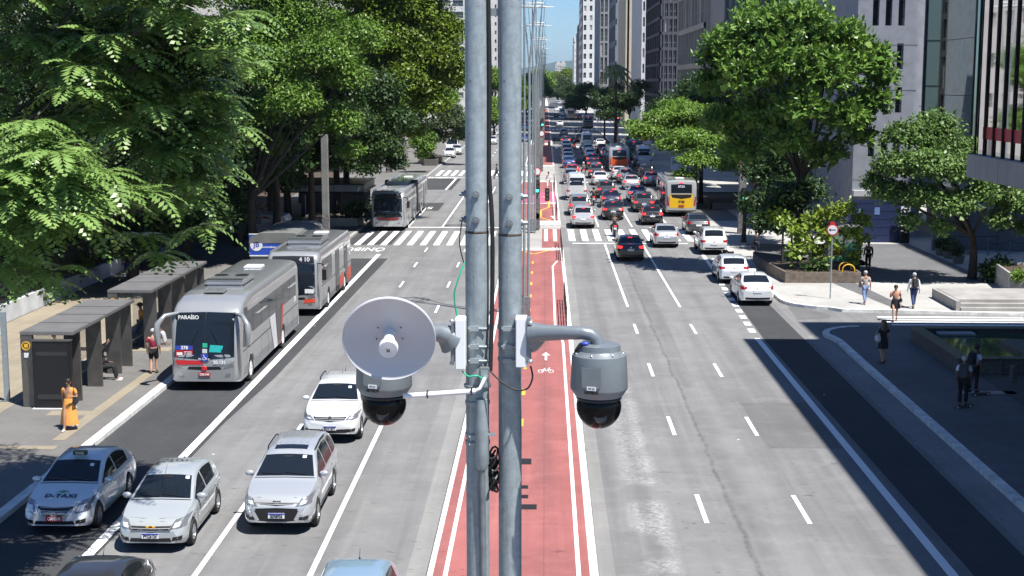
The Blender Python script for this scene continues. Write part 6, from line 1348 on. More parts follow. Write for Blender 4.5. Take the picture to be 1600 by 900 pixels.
# low plants and shrubs
def shrub(name, label, c, r, mat, size=.2, dens=16, seed=1, cat='plant', group=None, parts=None):
    rng = np.random.default_rng(seed); t = empty(name, label, cat, c, 0, group)
    cl = rc(6, 0, 0, r[2] * .75, r[0] * .6, r[1] * .6, r[2] * .4, min(r) * .6, seed); V, F = crown(cl, dens, size, rng, shell=.3); np_mesh('foliage', V, F, mat, t)
    mb = MB()
    for q in range(6): mb.path([(0, 0, -.05), (rng.normal(0, r[0] * .35), rng.normal(0, r[1] * .35), r[2] * .9)], [.03, .01], 5)
    mb.build('stem', M_['bark'], t); return t
shrub('shrub', 'pale green shrub under the feathery tree by the low wall', (gp(130, 445).x, 74, .14), (1.3, 1.3, 1.6), LM['yellow'], .2, 14, 1)
shrub('shrub', 'green hedge like shrubs beyond the articulated bus on the left', (-21, 190, .14), (3.4, 2, 1.9), LM['mid'], .3, 10, 2)
for i, (px, py, lab) in enumerate(((1470, 402, 'dark leafy plant in the left of three round pots'), (1482, 407, 'dark leafy plant in the middle round pot'), (1497, 415, 'dark leafy plant in the right, nearest round pot'))):
    q = gp(px, py); t = empty('flower_pot', ['grey round pot, left of three', 'grey round pot, middle of three', 'grey round pot, right and nearest of three'][i], 'plant pot', q, 0, 'three round pots on the plaza')
    MB().lathe([(.26, 0), (.36, .55), (.38, .6), (.33, .6), (.32, .5), (.001, .5)], 20).build('pot', M_['conc'], t, smooth=40)
    shrub('potted_plant', lab, q + Vector((0, 0, .5)), (.5, .5, .65), LM['dark'], .2, 26, 5 + i, group='plants in the three round pots')
shrub('shrub', 'dark leafy shrub by the pale bed wall at the right edge', (gp(1560, 445).x, 77.5, .14), (1.3, 1.1, .9), LM['dark'], .28, 16, 9)
shrub('shrub', 'small bright plant inside the pale bed at the right edge', gp(1590, 440, .8), (.6, .6, .5), LM['bright'], .2, 24, 10)
shrub('shrub', 'low dark plants at the foot of the brick planter tree', (15.0, 78.4, .5), (.9, .8, .5), LM['dark'], .24, 18, 11)
shrub('shrub', 'spiky dark plants in the concrete bed by the articulated bus', (-14.6, 108.5, .5), (2.0, 1.2, .9), LM['dark'], .4, 10, 12)
# ================================================================ STREET FURNITURE
# bus shelters
def shelter(label, Y0, Y1, seedy):
    t = empty('bus_shelter', label, 'bus shelter', (-16.7, Y0, .14), 0, 'bus shelters along the left kerb'); L = Y1 - Y0
    MB().b2(-.85, .95, 0, L, 2.46, 2.58).build('roof', M_['rooft'], t, bev=.015)
    m = MB()
    for y in np.arange(L / 4, L - .1, L / 4): m.b2(-.85, .95, y - .01, y + .01, 2.581, 2.59)
    m.build('roof_joint', M_['black'], t)
    ys = np.arange(1.0, L, (L - .3) / max(2, round(L / 2.3)))
    for y in list(ys) + [L - .2]: MB().b2(.28, .82, y, y + .12, 0, 2.46).build('post', M_['steel'], t, bev=.01)
    MB().b2(-.85, -.45, .02, .2, 0, 2.46).build('post', M_['steel'], t, bev=.01); MB().b2(-.85, -.45, L - .2, L - .02, 0, 2.46).build('post', M_['steel'], t, bev=.01)
    n = len(ys)
    for i in range(n):
        a, e = L * i / n + .25, L * (i + 1) / n - .05; MB().b2(-.62, -.60, a, e, .55, 2.3).build('glass_panel', M_['glazing'], t)
    MB().b2(-.6, -.05, .6, L - .5, .40, .46).b2(-.5, -.42, .8, 1.0, 0, .4).b2(-.5, -.42, L - 1.0, L - .8, 0, .4).build('bench', M_['steel'], t, bev=.01)
    m = MB().lathe([(.12, 0), (.15, .0), (.15, .02), (.12, .02), (.12, 0)], 24, face_m((-.65, .0, 2.1)), cap=False); o = m.build('bus_emblem', M_['gold'], t)
    MB().box((-.65, .0, 2.11), (.13, .02, .11)).box((-.68, .0, 2.04), (.03, .02, .04)).box((-.62, .0, 2.04), (.03, .02, .04)).build('bus_symbol', M_['gold'], o)
    MB().box((-.65, .0, 1.78), (.16, .012, .16)).build('access_sign', M_['wplas'], t)
    return t
shelter('steel bus shelter with tree shadows on its roof, nearest the viewer', 46.4, 53.6, 1)
t2 = shelter('second steel bus shelter further along, with a plain sunlit roof', 56.0, 65.4, 2)
MB().b2(.0, .25, 9.0, 9.02, 1.5, 2.0).build('notice', M_['wplas'], t2)
t = empty('shelter_panel', 'tall black advertising panel standing at the near end of the first shelter', 'advertising panel', (-16.42, 46.25, .14))
MB().b2(-.64, .64, -.10, .10, 0.02, 2.3).build('frame', M_['blackpanel'], t, bev=.02); MB().b2(-.55, .55, -.112, -.10, .3, 2.15).build('panel', pm('panel_black', (.010, .010, .011), .55, noise=(40, .4)), t); MB().b2(-.66, .66, -.12, .12, 2.3, 2.34).build('cap', M_['steel'], t); MB().b2(-.7, .7, -.16, .16, 0, .03).build('foot', M_['wplas'], t)
for bz in ((1.82, 1.95), (.34, .5)): MB().b2(-.52, .52, -.116, -.112, *bz).build('panel_band', pm('panel_band', (.035, .035, .037), .4), t)
q = gp(12, 633); t = empty('bus_stop_post', 'square galvanised post with a white box at the left edge', 'post', (q.x, q.y, .14))
MB().b2(-.09, .09, -.06, .06, 0, 3.1).build('post', M_['galv'], t, bev=.01); MB().b2(-.2, .2, -.15, .15, 0, .03).build('foot', M_['dgalv'], t); MB().b2(-.26, -.09, -.05, .05, 2.3, 2.55).build('box', M_['wplas'], t, bev=.01)
for i, (px, py) in enumerate(((250, 420), (332, 372))):
    q = gp(px, py); t = empty('signal_post', ['thin grey post by the low white wall, nearer one', 'thin grey post by the far part of the low white wall'][i], 'post', (q.x, q.y, .14), 0, 'thin posts by the park wall')
    MB().cyl((0, 0, 0), (0, 0, 4.2), .06, .05, 10).build('post', M_['dgalv'], t); MB().box((0, 0, 4.25), (.3, .3, .1)).build('cap', M_['dgalv'], t)
# low white wall with railing
t = empty('park_wall', 'low whitewashed park wall with a dark railing on top', 'wall', (-24.6, 60, .14))
ww = pm('whitewash', (.50, .52, .54), .85, noise=(.9, .25, 8))
m = MB()
for y0, y1, h in ((0, 18, .85), (18.01, 34, .8), (34.2, 52, .85)): m.b2(-.15, .15, y0, y1, 0, h)
m.build('wall', ww, t); m = MB()
for y in np.arange(.2, 52, .16): m.b2(-.012, .012, y, y + .024, .8, 2.6)
m.b2(-.02, .02, 0, 52, 2.45, 2.5); m.b2(-.02, .02, 0, 52, 1.0, 1.05); m.build('railing', M_['black'], t)
q = gp(328, 372); tag(MB().b2(-.35, .35, -.3, .3, 0, 1.0).build('white_box', ww, loc=(q.x, q.y, .14)), 'small white utility box by the far end of the park wall', 'utility box')
# newsstand
t = empty('newsstand', 'newsstand with a rounded grey roof and a blue banner facing us', 'newsstand', (-15.5, 82, .14))
MB().b2(-1.7, 1.5, 0.02, 7.5, 0, 1.55).build('body', pm('kiosk_grey', (.22, .22, .24), .5, noise=(1, .2)), t, bev=.04)
m = MB(); pr = [(-1.75, 1.55), (-1.6, 1.95), (-1.0, 2.15), (.9, 2.15), (1.4, 1.95), (1.6, 1.55)]; m.prism(pr, 0, 7.6, Matrix.Translation((0, 7.5, 0)) @ Matrix.Rotation(R(90), 4, 'X')); m.build('roof', pm('kiosk_roof', (.15, .155, .15), .6, noise=(1, .3)), t, smooth=30)
o = MB().b2(-1.72, .35, -.08, -.02, .85, 2.05).build('banner', pm('banner_blue', (.02, .07, .42), .45), t)
MB().lathe([(.001, 0), (.36, 0), (.36, .01)], 26, face_m((-1.3, -.085, 1.45))).build('emblem_disc', M_['wplas'], o)
text_mesh('emblem_lettering', 'JB', .42, M_['pblue'], o, face_m((-1.3, -.098, 1.45)), bold=.01)
text_mesh('banner_lettering', '(11) 2081-8009', .2, M_['wink'], o, face_m((-.42, -.085, 1.62)), bold=.004); text_mesh('banner_lettering', 'www.brasilimpo.com.br', .15, M_['wink'], o, face_m((-.36, -.085, 1.32)), bold=.003)
MB().b2(-1.72, .35, -.09, -.02, 2.05, 2.1).b2(-1.72, .35, -.09, -.02, .78, .85).build('banner_frame', M_['wplas'], t)
t = empty('sign_post', 'bus stop sign on a white pole in front of the newsstand banner', 'sign', (gp(399, 405).x, gp(399, 405).y, .14))
MB().cyl((0, 0, 0), (0, 0, 3.0), .04, n=8).build('pole', M_['wplas'], t); MB().box((0, 0, 2.55), (.85, .05, .95)).build('sign_board', pm('board_grey', (.12, .12, .13), .5), t)
t = empty('awning_stand', 'slanted pale awning of a second stand behind the newsstand', 'stand', (gp(462, 352).x, 97, .14))
m = MB(); m.prism([(-1.3, 1.9), (1.3, 1.7), (1.5, 1.3), (-1.0, 1.3)], 0, 2.4, Matrix.Translation((0, 2.4, 0)) @ Matrix.Rotation(R(90), 4, 'X')); m.build('awning', pm('awning_grey', (.36, .37, .40), .7), t)
MB().prism([(-.5, 1.6), (.5, 1.5), (.1, 1.72)], 0, .02, Matrix.Translation((0, -.01, 0)) @ Matrix.Rotation(R(90), 4, 'X')).build('red_mark', pm('awning_red', (.2, .02, .03), .7), t); MB().b2(-1.1, 1.2, .1, 2.3, 0, 1.3).build('counter', pm('stand_grey', (.3, .29, .31), .6), t)
t = empty('road_cone', 'dark red cone like bin beside the newsstand under the trees', 'bin', gp(407, 348), 0); t.location.z = .14
MB().lathe([(.26, 0), (.26, .75), (.2, 1.0), (.001, 1.05)], 18).build('bin', M_['red'], t, smooth=40)
# pavilion with banded roof
t = empty('pavilion', 'low dark pavilion with a pale roof band and a metal shutter', 'pavilion', (-17.2, 111.5, .14))
MB().b2(-2.1, 2.6, .4, 7, 0, 2.2).build('wall', pm('pavilion_grey', (.09, .095, .10), .7, noise=(.8, .2)), t)
MB().b2(-3.2, 3.0, 0, 7.6, 2.2, 2.3).b2(-3.2, 3.0, 0, 7.6, 2.82, 2.9).b2(-3.1, 2.9, .12, 7.5, 2.3, 2.82).build('roof', M_['blackpanel'], t)
for x0, x1 in ((-3.05, -1.3), (-1.25, .5), (.55, 2.85)): MB().b2(x0, x1, .04, .11, 2.3, 2.8).build('roof_band', pm('band_pale', (.40, .43, .46), .4, noise=(1.2, .2)), t)
sh = MB().b2(-1.7, -.2, .36, .40, .15, 1.95); o = sh.build('shutter', pm('shutter_metal', (.06, .065, .065), .5, .3), t); m = MB()
for k in range(14): m.b2(-1.68, -.22, .33, .36, .2 + k * .125, .25 + k * .125)
m.build('slat', pm('slat_metal', (.10, .105, .105), .5, .3), o); MB().b2(-1.78, -1.7, .33, .4, .1, 2.0).b2(-.2, -.12, .33, .4, .1, 2.0).build('shutter_frame', M_['wplas'], t)
MB().b2(1.9, 2.5, .3, .4, 0, 2.0).build('column', pm('blue_column', (.10, .13, .2), .5), t)
# planters
def planter(label, poly, h, mat, wall=.14):
    cx = sum(p[0] for p in poly) / len(poly); cy = sum(p[1] for p in poly) / len(poly); t = empty('planter', label, 'planter', (cx, cy, .14)); P = [(x - cx, y - cy) for x, y in poly]; m = MB()
    strip(m, P + [P[0]], wall, 0, h, 1); m.build('wall', mat, t); MB().prism([(x * .97, y * .97) for x, y in P], 0, h - .1).build('soil', M_['soil'], t); return t
planter('curved pale concrete planter by the articulated bus', [(-18.5, 107), (-14.2, 107), (-13.9, 108), (-14.2, 111), (-18.5, 111)], .62, pm('planter_conc', (.36, .36, .31), .8, noise=(1.2, .25)))
planter('low brick planter around the small bright tree on the right', [(13.1, 77.0), (17.2, 77.0), (17.2, 81.5), (12.75, 86.5), (12.5, 83.5)], .6, pm('planter_stone', (.15, .12, .095), .9, noise=(4, .4, 8), bump=.4))
planter('pale concrete bed wall at the right edge of the plaza', [(gp(1562, 458).x, 73.0), (33, 70.0), (33, 78.5), (gp(1562, 450).x, 77.3)], 1.1, M_['kerb'] if 'kerb' in M_ else kerbC)
planter('stone planter with clipped plants beyond the articulated bus', [(-15.8, 186), (-14.2, 186), (-14.2, 198), (-17.5, 198)], .8, M_['stone'])
shrub('shrub', 'clipped low hedge in the stone planter beyond the articulated bus', (-15.4, 191, .8), (1.3, 4.0, .5), LM['mid'], .25, 12, 14)
planter('dark planter around the trees behind the yellow backed bus', [(14.2, 122), (20, 122), (20, 134), (14.2, 134)], .6, M_['stone'])
# concrete lamp pillars
def pillar(label, x, y, top, w=.40, signs=()):
    t = empty('concrete_pillar', label, 'pillar', (x, y, .1), 0, 'concrete pillars of the avenue')
    MB().b2(-w / 2, w / 2, -.3, .3, 0, top).build('shaft', M_['conc'], t, bev=.02)
    gr = surface_mat('graffiti_%d' % int(y), (.12, .115, .11), (.05, .05, .06), (.3, .29, .3), streak=False, specks=True) if False else pm('pillar_posters', (.13, .12, .125), .9, noise=(7, .9, 9))
    MB().b2(-w / 2 - .012, w / 2 + .012, -.312, .312, .05, 2.3).build('posters', gr, t)
    return t
def signal(t, x, z, y=-.45, state='green', name='traffic_light'):
    o = MB().box((x, y, z), (.34, .26, .95)).build(name, M_['black'], t, bev=.03); m = MB()
    for k, dz in enumerate((.3, 0, -.3)):
        lit = (state == 'green' and k == 2) or (state == 'red' and k == 0)
        MB().lathe([(.001, .012), (.10, .006), (.11, 0)], 16, face_m((x, y - .13, z + dz))).build('lamp', (pm('lamp_green', (.02, .4, .25), .4, emit=((.05, 1, .6), 3)) if state == 'green' else pm('lamp_red', (.4, .02, .02), .4, emit=((1, .05, .05), 3))) if lit else M_['lampd'], o)
        MB().path([(x - .12, y - .13, z + dz), (x - .1, y - .28, z + dz + .1), (x + .1, y - .28, z + dz + .1), (x + .12, y - .13, z + dz)], .015, 5).build('visor', M_['black'], o)
    return o
def round_sign(t, x, y, z, r=.28):
    o = MB().lathe([(.001, .02), (r, .02), (r, 0)], 24, face_m((x, y, z))).build('round_sign', M_['red'], t); MB().lathe([(.001, .03), (r * .8, .03), (r * .8, .02)], 24, face_m((x, y, z))).build('sign_face', M_['wplas'], o); return o
t = pillar('concrete pillar on the median with a green signal and posters', -.58, 106, 7.6); signal(t, .02, 3.2); signal(t, .75, 2.55, 0, 'off'); round_sign(t, -.02, -.33, 4.3, .3)
o = MB().lathe([(.001, .02), (.2, .02)], 16, face_m((.0, -.32, 1.0))).build('red_disc', M_['red'], t)
t = pillar('concrete pillar on the median second in line', -.45, 176, 7.8); signal(t, .1, 6.0); signal(t, .95, 3.2, 0, 'off'); round_sign(t, 0, -.33, 4.6, .36)
pillar('concrete pillar on the median third in line', -.3, 250, 8.2); pillar('concrete pillar on the median fourth in line', -.2, 330, 8.2)
pillar('tall concrete pillar on the left pavement behind the second bus', -13.45 - .9, 92.5, 7.5, .40)
t = pillar('dark concrete pillar at the right kerb with a green signal', 14.2, 102.6, 6.6, .5); signal(t, .05, 2.9); o = round_sign(t, .0, -.33, 4.8, .32)
text_mesh('sign_letter', 'K', .32, M_['ink'], o, face_m((0, -.37, 4.8)), bold=.012)
pillar('grey pillar far on the left pavement', -19.0, 172, 5.4, .5)
t = empty('traffic_light', 'pair of red traffic lights far up the right kerb', 'traffic light', (gp(930, 205).x, 290, .14)); MB().cyl((0, 0, 0), (0, 0, 3.4), .06, n=8).build('pole', M_['dgalv'], t); signal(t, 0, 3.7, 0, 'red')
t = empty('traffic_light', 'red traffic light in front of the palm trunk', 'traffic light', (pl(966, 180, 235).x, 235, .14)); MB().cyl((0, 0, 0), (0, 0, 4.4), .07, n=8).build('pole', M_['galv'], t); signal(t, 0, 4.7, 0, 'red')
t = empty('street_pole', 'tall pale pole in front of the palm', 'pole', (pl(964, 100, 228).x, 228, .14)); MB().cyl((0, 0, 0), (0, 0, 14), .09, .07, 8).build('pole', M_['galv'], t)
t = empty('street_clock', 'white framed advertising totem far up the right kerb', 'totem', (gp(916, 178).x, 390, .14)); MB().b2(-.9, .9, -.2, .2, .8, 3.4).build('frame', M_['wplas'], t); MB().b2(-.7, .7, -.24, -.2, 1.0, 3.2).build('screen', pm('totem_screen', (.5, .52, .6), .3), t); MB().b2(-.2, .2, -.1, .1, 0, .8).build('foot', M_['dgalv'], t)
t = empty('street_sign', 'small blue street name plate on a pole up the right side', 'sign', (pl(936, 174, 270).x, 270, .14)); MB().cyl((0, 0, 0), (0, 0, 5.5), .05, n=8).build('pole', M_['dgalv'], t); MB().box((0, -.05, 5.4), (1.1, .04, .32)).build('name_plate', M_['pblue'], t)
t = empty('kerb_box', 'pale utility cabinet by the trees behind the yellow backed bus', 'cabinet', (gp(1040, 262).x + .4, 176, .14)); MB().b2(-.4, .4, -.3, .3, 0, 1.7).build('cabinet', M_['wplas'], t, bev=.03); MB().b2(-.34, .34, -.31, -.3, .9, 1.6).build('door', M_['galv'], t)
# bundles of tall lamp poles along the median
def lamp_bundle(i, x, y, lab):
    t = empty('lamp_bundle', lab, 'lamp post', (x, y, .12), 0, 'tall bundled lamp posts along the median'); rng = np.random.default_rng(i)
    for k in range(3):
        a = 2 * math.pi * k / 3 + .5; c, s = math.cos(a), math.sin(a)
        m = MB().path([(c * .22, s * .22, 0), (c * .22, s * .22, 5), (c * .24, s * .24, 11.5), (c * .75, s * .6, 16.2), (c * .95, s * .75, 18.5)], [.065, .06, .05, .045, .03], 8); m.build('pole', M_['galv'], t, smooth=60)
    m = MB()
    for z, r in ((16.2, .95), (16.45, .75)):
        n = 24; m.path([(r * math.cos(2 * math.pi * k / n), r * .8 * math.sin(2 * math.pi * k / n), z) for k in range(n + 1)], .05, 6)
    for k in range(6): a = k * math.pi / 3; m.cyl((.2 * math.cos(a), .2 * math.sin(a), 16.2), (1.5 * math.cos(a), 1.2 * math.sin(a), 16.2), .03, n=5)
    m.build('lamp_ring', M_['wplas'], t, smooth=60)
    m = MB().b2(-.28, .28, -.28, .28, 0, .9); m.build('base', M_['dgalv'], t, bev=.03)
    if i == 0: MB().cyl((.0, .05, 0), (0, .05, 2.3), .09, n=10).build('sleeve', M_['dgalv'], t)
for i, (y, n_) in enumerate(((66, 'nearest'), (104, 'second'), (138, 'third'), (185, 'fourth'), (232, 'fifth'), (280, 'sixth'), (330, 'seventh'), (390, 'eighth'), (460, 'ninth'))):
    lamp_bundle(i, -.95 + i * .04, y, '%s of the tall pale lamp post bundles along the median' % n_)
# railings at the ends of the cycle path
for i, (x, y0, y1) in enumerate(((.98, 62.5, 70.5), (1.08, 86.5, 97), (.98, 112.5, 125), (.98, 142, 156))):
    t = empty('low_railing', ['low black railing at the cycle path edge just above the camera arm', 'low black railing before the crossing at the cycle path edge', 'low black railing beyond the crossing at the cycle path edge', 'farthest low black railing at the cycle path edge'][i], 'railing', (x, y0, .12), 0, 'low railings of the cycle path'); m = MB(); L = y1 - y0
    for z in (.3, .62, .95): m.cyl((0, 0, z), (0, L, z), .02, n=6)
    m.build('rail', M_['black'], t); m = MB()
    for y in np.arange(0, L + .1, L / 6): m.cyl((0, y, 0), (0, y, .97), .025, n=6)
    m.build('upright', M_['black'], t)
# right pavement: arrow sign, kiosk, racks, steps, pool, hoarding
q = gp(1297, 471); t = empty('road_sign', 'round sign with a left arrow on a galvanised pole', 'road sign', (q.x, q.y, .14), R(-6))
MB().cyl((0, 0, 0), (0, 0, 3.6), .035, n=10).build('pole', M_['galv'], t); o = round_sign(t, 0, -.05, 3.5, .29)
m = MB().poly([(-.2, -.085, 3.5), (-.09, -.085, 3.42), (-.09, -.085, 3.58)]); m.b2(-.1, .17, -.086, -.083, 3.48, 3.52); m.build('arrow', M_['ink'], o); MB().b2(-.12, .12, -.05, 0, 3.78, 3.9).build('top_plate', M_['red'], t)
q = gp(1318, 425); t = empty('kiosk', 'green and glass pavement kiosk behind the arrow sign', 'kiosk', (q.x, q.y + .2, .14)); gk = pm('kiosk_green', (.03, .16, .09), .4)
MB().b2(-.85, 1.0, 0, 1.5, 0, .75).build('base', gk, t, bev=.02); MB().b2(-.8, .95, .05, 1.45, .75, 2.3).build('glass_body', pm('kiosk_glass', (.16, .22, .19), .08, spec=.8), t)
m = MB()
for x in (-.85, .08, .98): m.b2(x - .05, x + .05, -.03, .05, .7, 2.4)
m.b2(-.9, 1.05, -.05, 1.55, 2.35, 2.5); m.build('frame', pm('kiosk_frame', (.15, .15, .15), .5), t); MB().ball((-.45, -.02, 1.0), (.28, .08, .2), 10).build('red_flowers', pm('red_flowers', (.55, .08, .03), .6), t); MB().b2(.15, .9, -.05, 0, .8, 1.5).build('green_panel', pm('green_poster', (.10, .42, .27), .5), t)
q = gp(1325, 444); t = empty('bicycle_rack', 'yellow hoop bicycle rack by the planter', 'bicycle rack', (q.x, q.y, .14)); 
for y in (0, .9):
    m = MB(); m.path([(-.33, y, 0), (-.33, y, .65)] + [(-.33 * math.cos(R(a)), y, .65 + .3 * math.sin(R(a))) for a in range(20, 161, 20)] + [(.33, y, .65), (.33, y, 0)], .035, 8); m.build('hoop', M_['gold'], t, smooth=60)
t = empty('steps', 'pale concrete steps on the plaza at the right', 'steps', (19.9, 67.5, .14)); cs = pm('steps_conc', (.30, .29, .275), .8, noise=(1, .25)); m = MB()
for k in range(3): m.b2(0 + k * .02, 14, .36 * k, 4.5, .155 * k, .155 * (k + 1))
m.build('stair', cs, t); MB().b2(-.22, -.01, .1, 4.4, 0, .47).build('cheek_wall', cs, t)
# pool
t = empty('pool', 'dark stone walled pool with green water in the shade', 'pool', (15.5, 52.6, .14)); L, W2, hh = 7.0, 14.0, .55
MB().b2(0, .35, 0, L, 0, hh).b2(.35, W2, 0, .35, 0, hh).b2(.35, W2, L - .35, L, 0, hh).build('rim_wall', M_['stone'], t, bev=.02); MB().b2(-.05, .45, -.05, L + .05, hh + .002, hh + .06).b2(.45, W2, -.05, .45, hh + .002, hh + .06).b2(.45, W2, L - .45, L + .05, hh + .002, hh + .06).build('coping', pm('coping', (.07, .068, .064), .35, noise=(5, .3)), t, bev=.01)
MB().sheet(.35, W2, .35, L - .35, .40).build('water', M_['water'], t); MB().b2(2.8, 3.9, .8, 4.4, .2, .55).b2(5.2, 6.3, .7, 4.8, .2, .55).b2(8.0, 9.2, .8, 4.8, .2, .55).build('stone_slab', pm('pool_slab', (.05, .055, .05), .4, noise=(3, .4)), t); MB().b2(.9, 2.4, L - 1.1, L - .5, .42, .5).build('ledge', pm('pool_ledge', (.25, .27, .3), .5), t)
for i, (px, py) in enumerate(((1563, 590), (1582, 603))):
    q = gp(px, py); t = empty('bollard', ['short stone bollard below the pool wall, left one', 'short stone bollard below the pool wall, right one'][i], 'bollard', (q.x, q.y, .14), 0, 'bollards below the pool'); MB().lathe([(.13, 0), (.11, .5), (.12, .55), (.10, .62), (.001, .64)], 14).build('shaft', M_['stone'], t, smooth=40); MB().lathe([(.16, 0), (.16, .06), (.001, .07)], 14).build('foot', M_['stone'], t)
# hoarding, directional board, wall signs, rope posts
t = empty('hoarding', 'dark blue hoarding closing the entrance of the concrete building', 'hoarding', (sx(1362, 97), 97, .14)); Lh = sx(1430, 97) - sx(1362, 97); m = MB()
m.b2(-1.2, Lh, 0, .08, 0, 2.9); m.build('panel', pm('hoarding_blue', (.012, .022, .075), .5), t); m = MB()
for z in (.5, 1.05, 1.6, 2.15, 2.7): m.b2(-1.2, Lh, -.015, 0, z, z + .03)
m.build('batten', pm('batten_blue', (.02, .03, .09), .5), t); MB().b2(.55, .9, -.02, 0, 1.9, 2.4).b2(-.7, -.4, -.02, 0, 1.8, 2.3).build('notice', pm('notice_blue', (.12, .2, .4), .5), t)
t = empty('directory_sign', 'black directory board with a white arrow panel', 'sign', (sx(1424, 96.5), 96.5, .14))
MB().b2(-.3, .32, -.05, .05, 0, 2.1).build('board', M_['black'], t); o = MB().b2(-.3, .32, -.055, .05, 2.1, 2.5).build('arrow_panel', M_['wplas'], t); m = MB().b2(-.24, .12, -.062, -.056, 2.25, 2.35); m.poly([(.12, -.06, 2.16), (.28, -.06, 2.3), (.12, -.06, 2.44)][::-1]); m.build('arrow', M_['ink'], o)
for k, s_ in enumerate(('11', '09', '11', '16')): text_mesh('board_number', s_, .22, M_['wink'], t, face_m((.06, -.056, 1.85 - k * .36))); MB().b2(-.28, -.1, -.057, -.052, 1.9 - k * .36, 1.96 - k * .36).build('board_mark', M_['wink'], t)
t = empty('plaza_wall', 'long blue grey panelled wall behind the plaza tree', 'wall', (24.6, 92.5, .14)); wl = pm('plaza_wall', (.13, .145, .17), .6, noise=(.5, .2))
m = MB().b2(.6, 14, 0, .2, 0, 2.75); m.lathe([(1.25, 0), (1.25, 2.75)], 28, Matrix.Translation((5.9, .6, 0))); m.build('wall', wl, t, smooth=35); m = MB()
for z in (.9, 1.9): m.b2(.6, 14, -.008, 0, z, z + .03)
m.build('joint', M_['black'], t); MB().b2(.4, 14, -.3, .5, 2.75, 3.2).build('canopy_edge', pm('canopy_pale', (.36, .37, .38), .6), t)
for x0, x1, z0, z1 in ((2.1, 2.9, 1.4, 2.2), (4.5, 5.0, 1.35, 1.7), (6.75, 6.95, 1.5, 1.9)):
    o = MB().b2(x0, x1, -.66 if x0 > 4 else -.04, -.62 if x0 > 4 else -.0, z0, z1).build('wall_sign', M_['black'], t)
    m = MB()
    for k in range(3): m.b2(x0 + .12, x1 - .1, (-.665 if x0 > 4 else -.045), (-.66 if x0 > 4 else -.04), z0 + (z1 - z0) * (.25 + .22 * k), z0 + (z1 - z0) * (.31 + .22 * k))
    m.build('sign_lines', M_['galv'], o)
prev = None
for i, px in enumerate((1543, 1577, 1612)):
    q = gp(px, 402 - i * 2); t = empty('rope_post', ['left slim rope post behind the plaza tree', 'middle slim rope post behind the plaza tree', 'right slim rope post behind the plaza tree'][i], 'rope post', (q.x, q.y, .14), 0, 'rope posts behind the plaza tree'); MB().lathe([(.15, 0), (.15, .03), (.03, .05), (.03, .95), (.05, 1.0), (.001, 1.03)], 12).build('post', M_['dgalv'], t, smooth=40)
    if prev is not None:
        d = prev - q; MB().path([d * u_ + Vector((0, 0, .92 - 1.2 * u_ * (1 - u_))) for u_ in np.linspace(0, 1, 9)], .02, 6).build('rope', M_['black'], t)
    prev = q
for i, (px, y) in enumerate(((1305, 112), (1292, 118))):
    t = empty('lamp_post', ['slim lamp post by the steps behind the large tree', 'second slim lamp post behind the large tree'][i], 'lamp post', (sx(px, y), y, .14), 0, 'slim posts behind the large tree'); MB().cyl((0, 0, 0), (0, 0, 4.6), .05, n=8).build('pole', M_['galv'], t); MB().box((0, -.15, 4.6), (.25, .4, .12)).build('lamp', M_['wplas'], t)

# ================================================================ THE POLES, CAMERAS AND DISH IN FRONT OF US
YP = 7.0
def P_(px, py, Y=YP): return pl(px, py, Y)
def steel_pole(px, wpx, label, joint, bolts):
    x = P_(px, 300).x; k = YP / FPX
    t = empty('steel_pole', label, 'pole', (x, YP, 0), 0, 'twin galvanised poles'); r = wpx / 2 * k; zj = P_(px, joint).z
    o = MB().path([(0, 0, 0), (0, 0, zj + .0)], [r * 1.03, r * 1.03], 40).build('lower_tube', M_['pole'], t, smooth=40)
    MB().path([(0, 0, zj - .2), (0, 0, zj + .012), (0, 0, zj + .015), (0, 0, 15.5)], [r * .99, r * .99, r * .985, r * .96], 40).build('upper_tube', M_['pole'], t, smooth=40)
    m = MB(); m.lathe([(r * 1.035, -.006), (r * 1.05, 0), (r * 1.0, .006)], 40, Matrix.Translation((0, 0, zj))); m.build('weld_seam', pm('rusty_seam', (.06, .045, .035), .9, noise=(40, .5)), t)
    for py in bolts:
        z = P_(px, py).z
        for d in (Vector((-.05, -1, 0)), Vector((-1, .05, 0)) if px < 770 else Vector((1, .05, 0))):
            d = d.normalized(); c = Vector((0, 0, z)) + d * r
            M = Matrix.Translation(c) @ d.to_track_quat('Z', 'Y').to_matrix().to_4x4()
            m = MB().lathe([(.001, .006), (.0185, .006), (.0185, -.004)], 20, M).lathe([(.001, .03), (.0115, .03), (.0125, 0)], 6, M); m.build('bolt', M_['dgalv'], t)
    return t, r, zj
def clamp(t, r, z, mat='galv'):
    m = MB().lathe([(r * 1.06, -.009), (r * 1.10, -.009), (r * 1.10, .009), (r * 1.06, .009), (r * 1.06, -.009)], 36, Matrix.Translation((0, 0, z))); m.box((-.012, -r * 1.12, z), (.045, .016, .024)); m.cyl((-.04, -r * 1.16, z), (.05, -r * 1.16, z), .006, n=6); m.build('clamp', M_['galv'], t, smooth=40)
tL, rL, zJ = steel_pole(745, 36, 'left of the twin galvanised steel poles, carrying the dish antenna', 362, (303, 343))
tR, rR, zJ2 = steel_pole(797, 36, 'right of the twin galvanised steel poles, carrying the dome camera', 366, (307, 348))
# swap tops: joints sit just above the brackets, bolts above them
for py in (510, 538, 560): clamp(tL, rL, P_(745, py).z); clamp(tR, rR, P_(797, py).z)
for py in (628, 678, 690): clamp(tL, rL, P_(745, py).z)
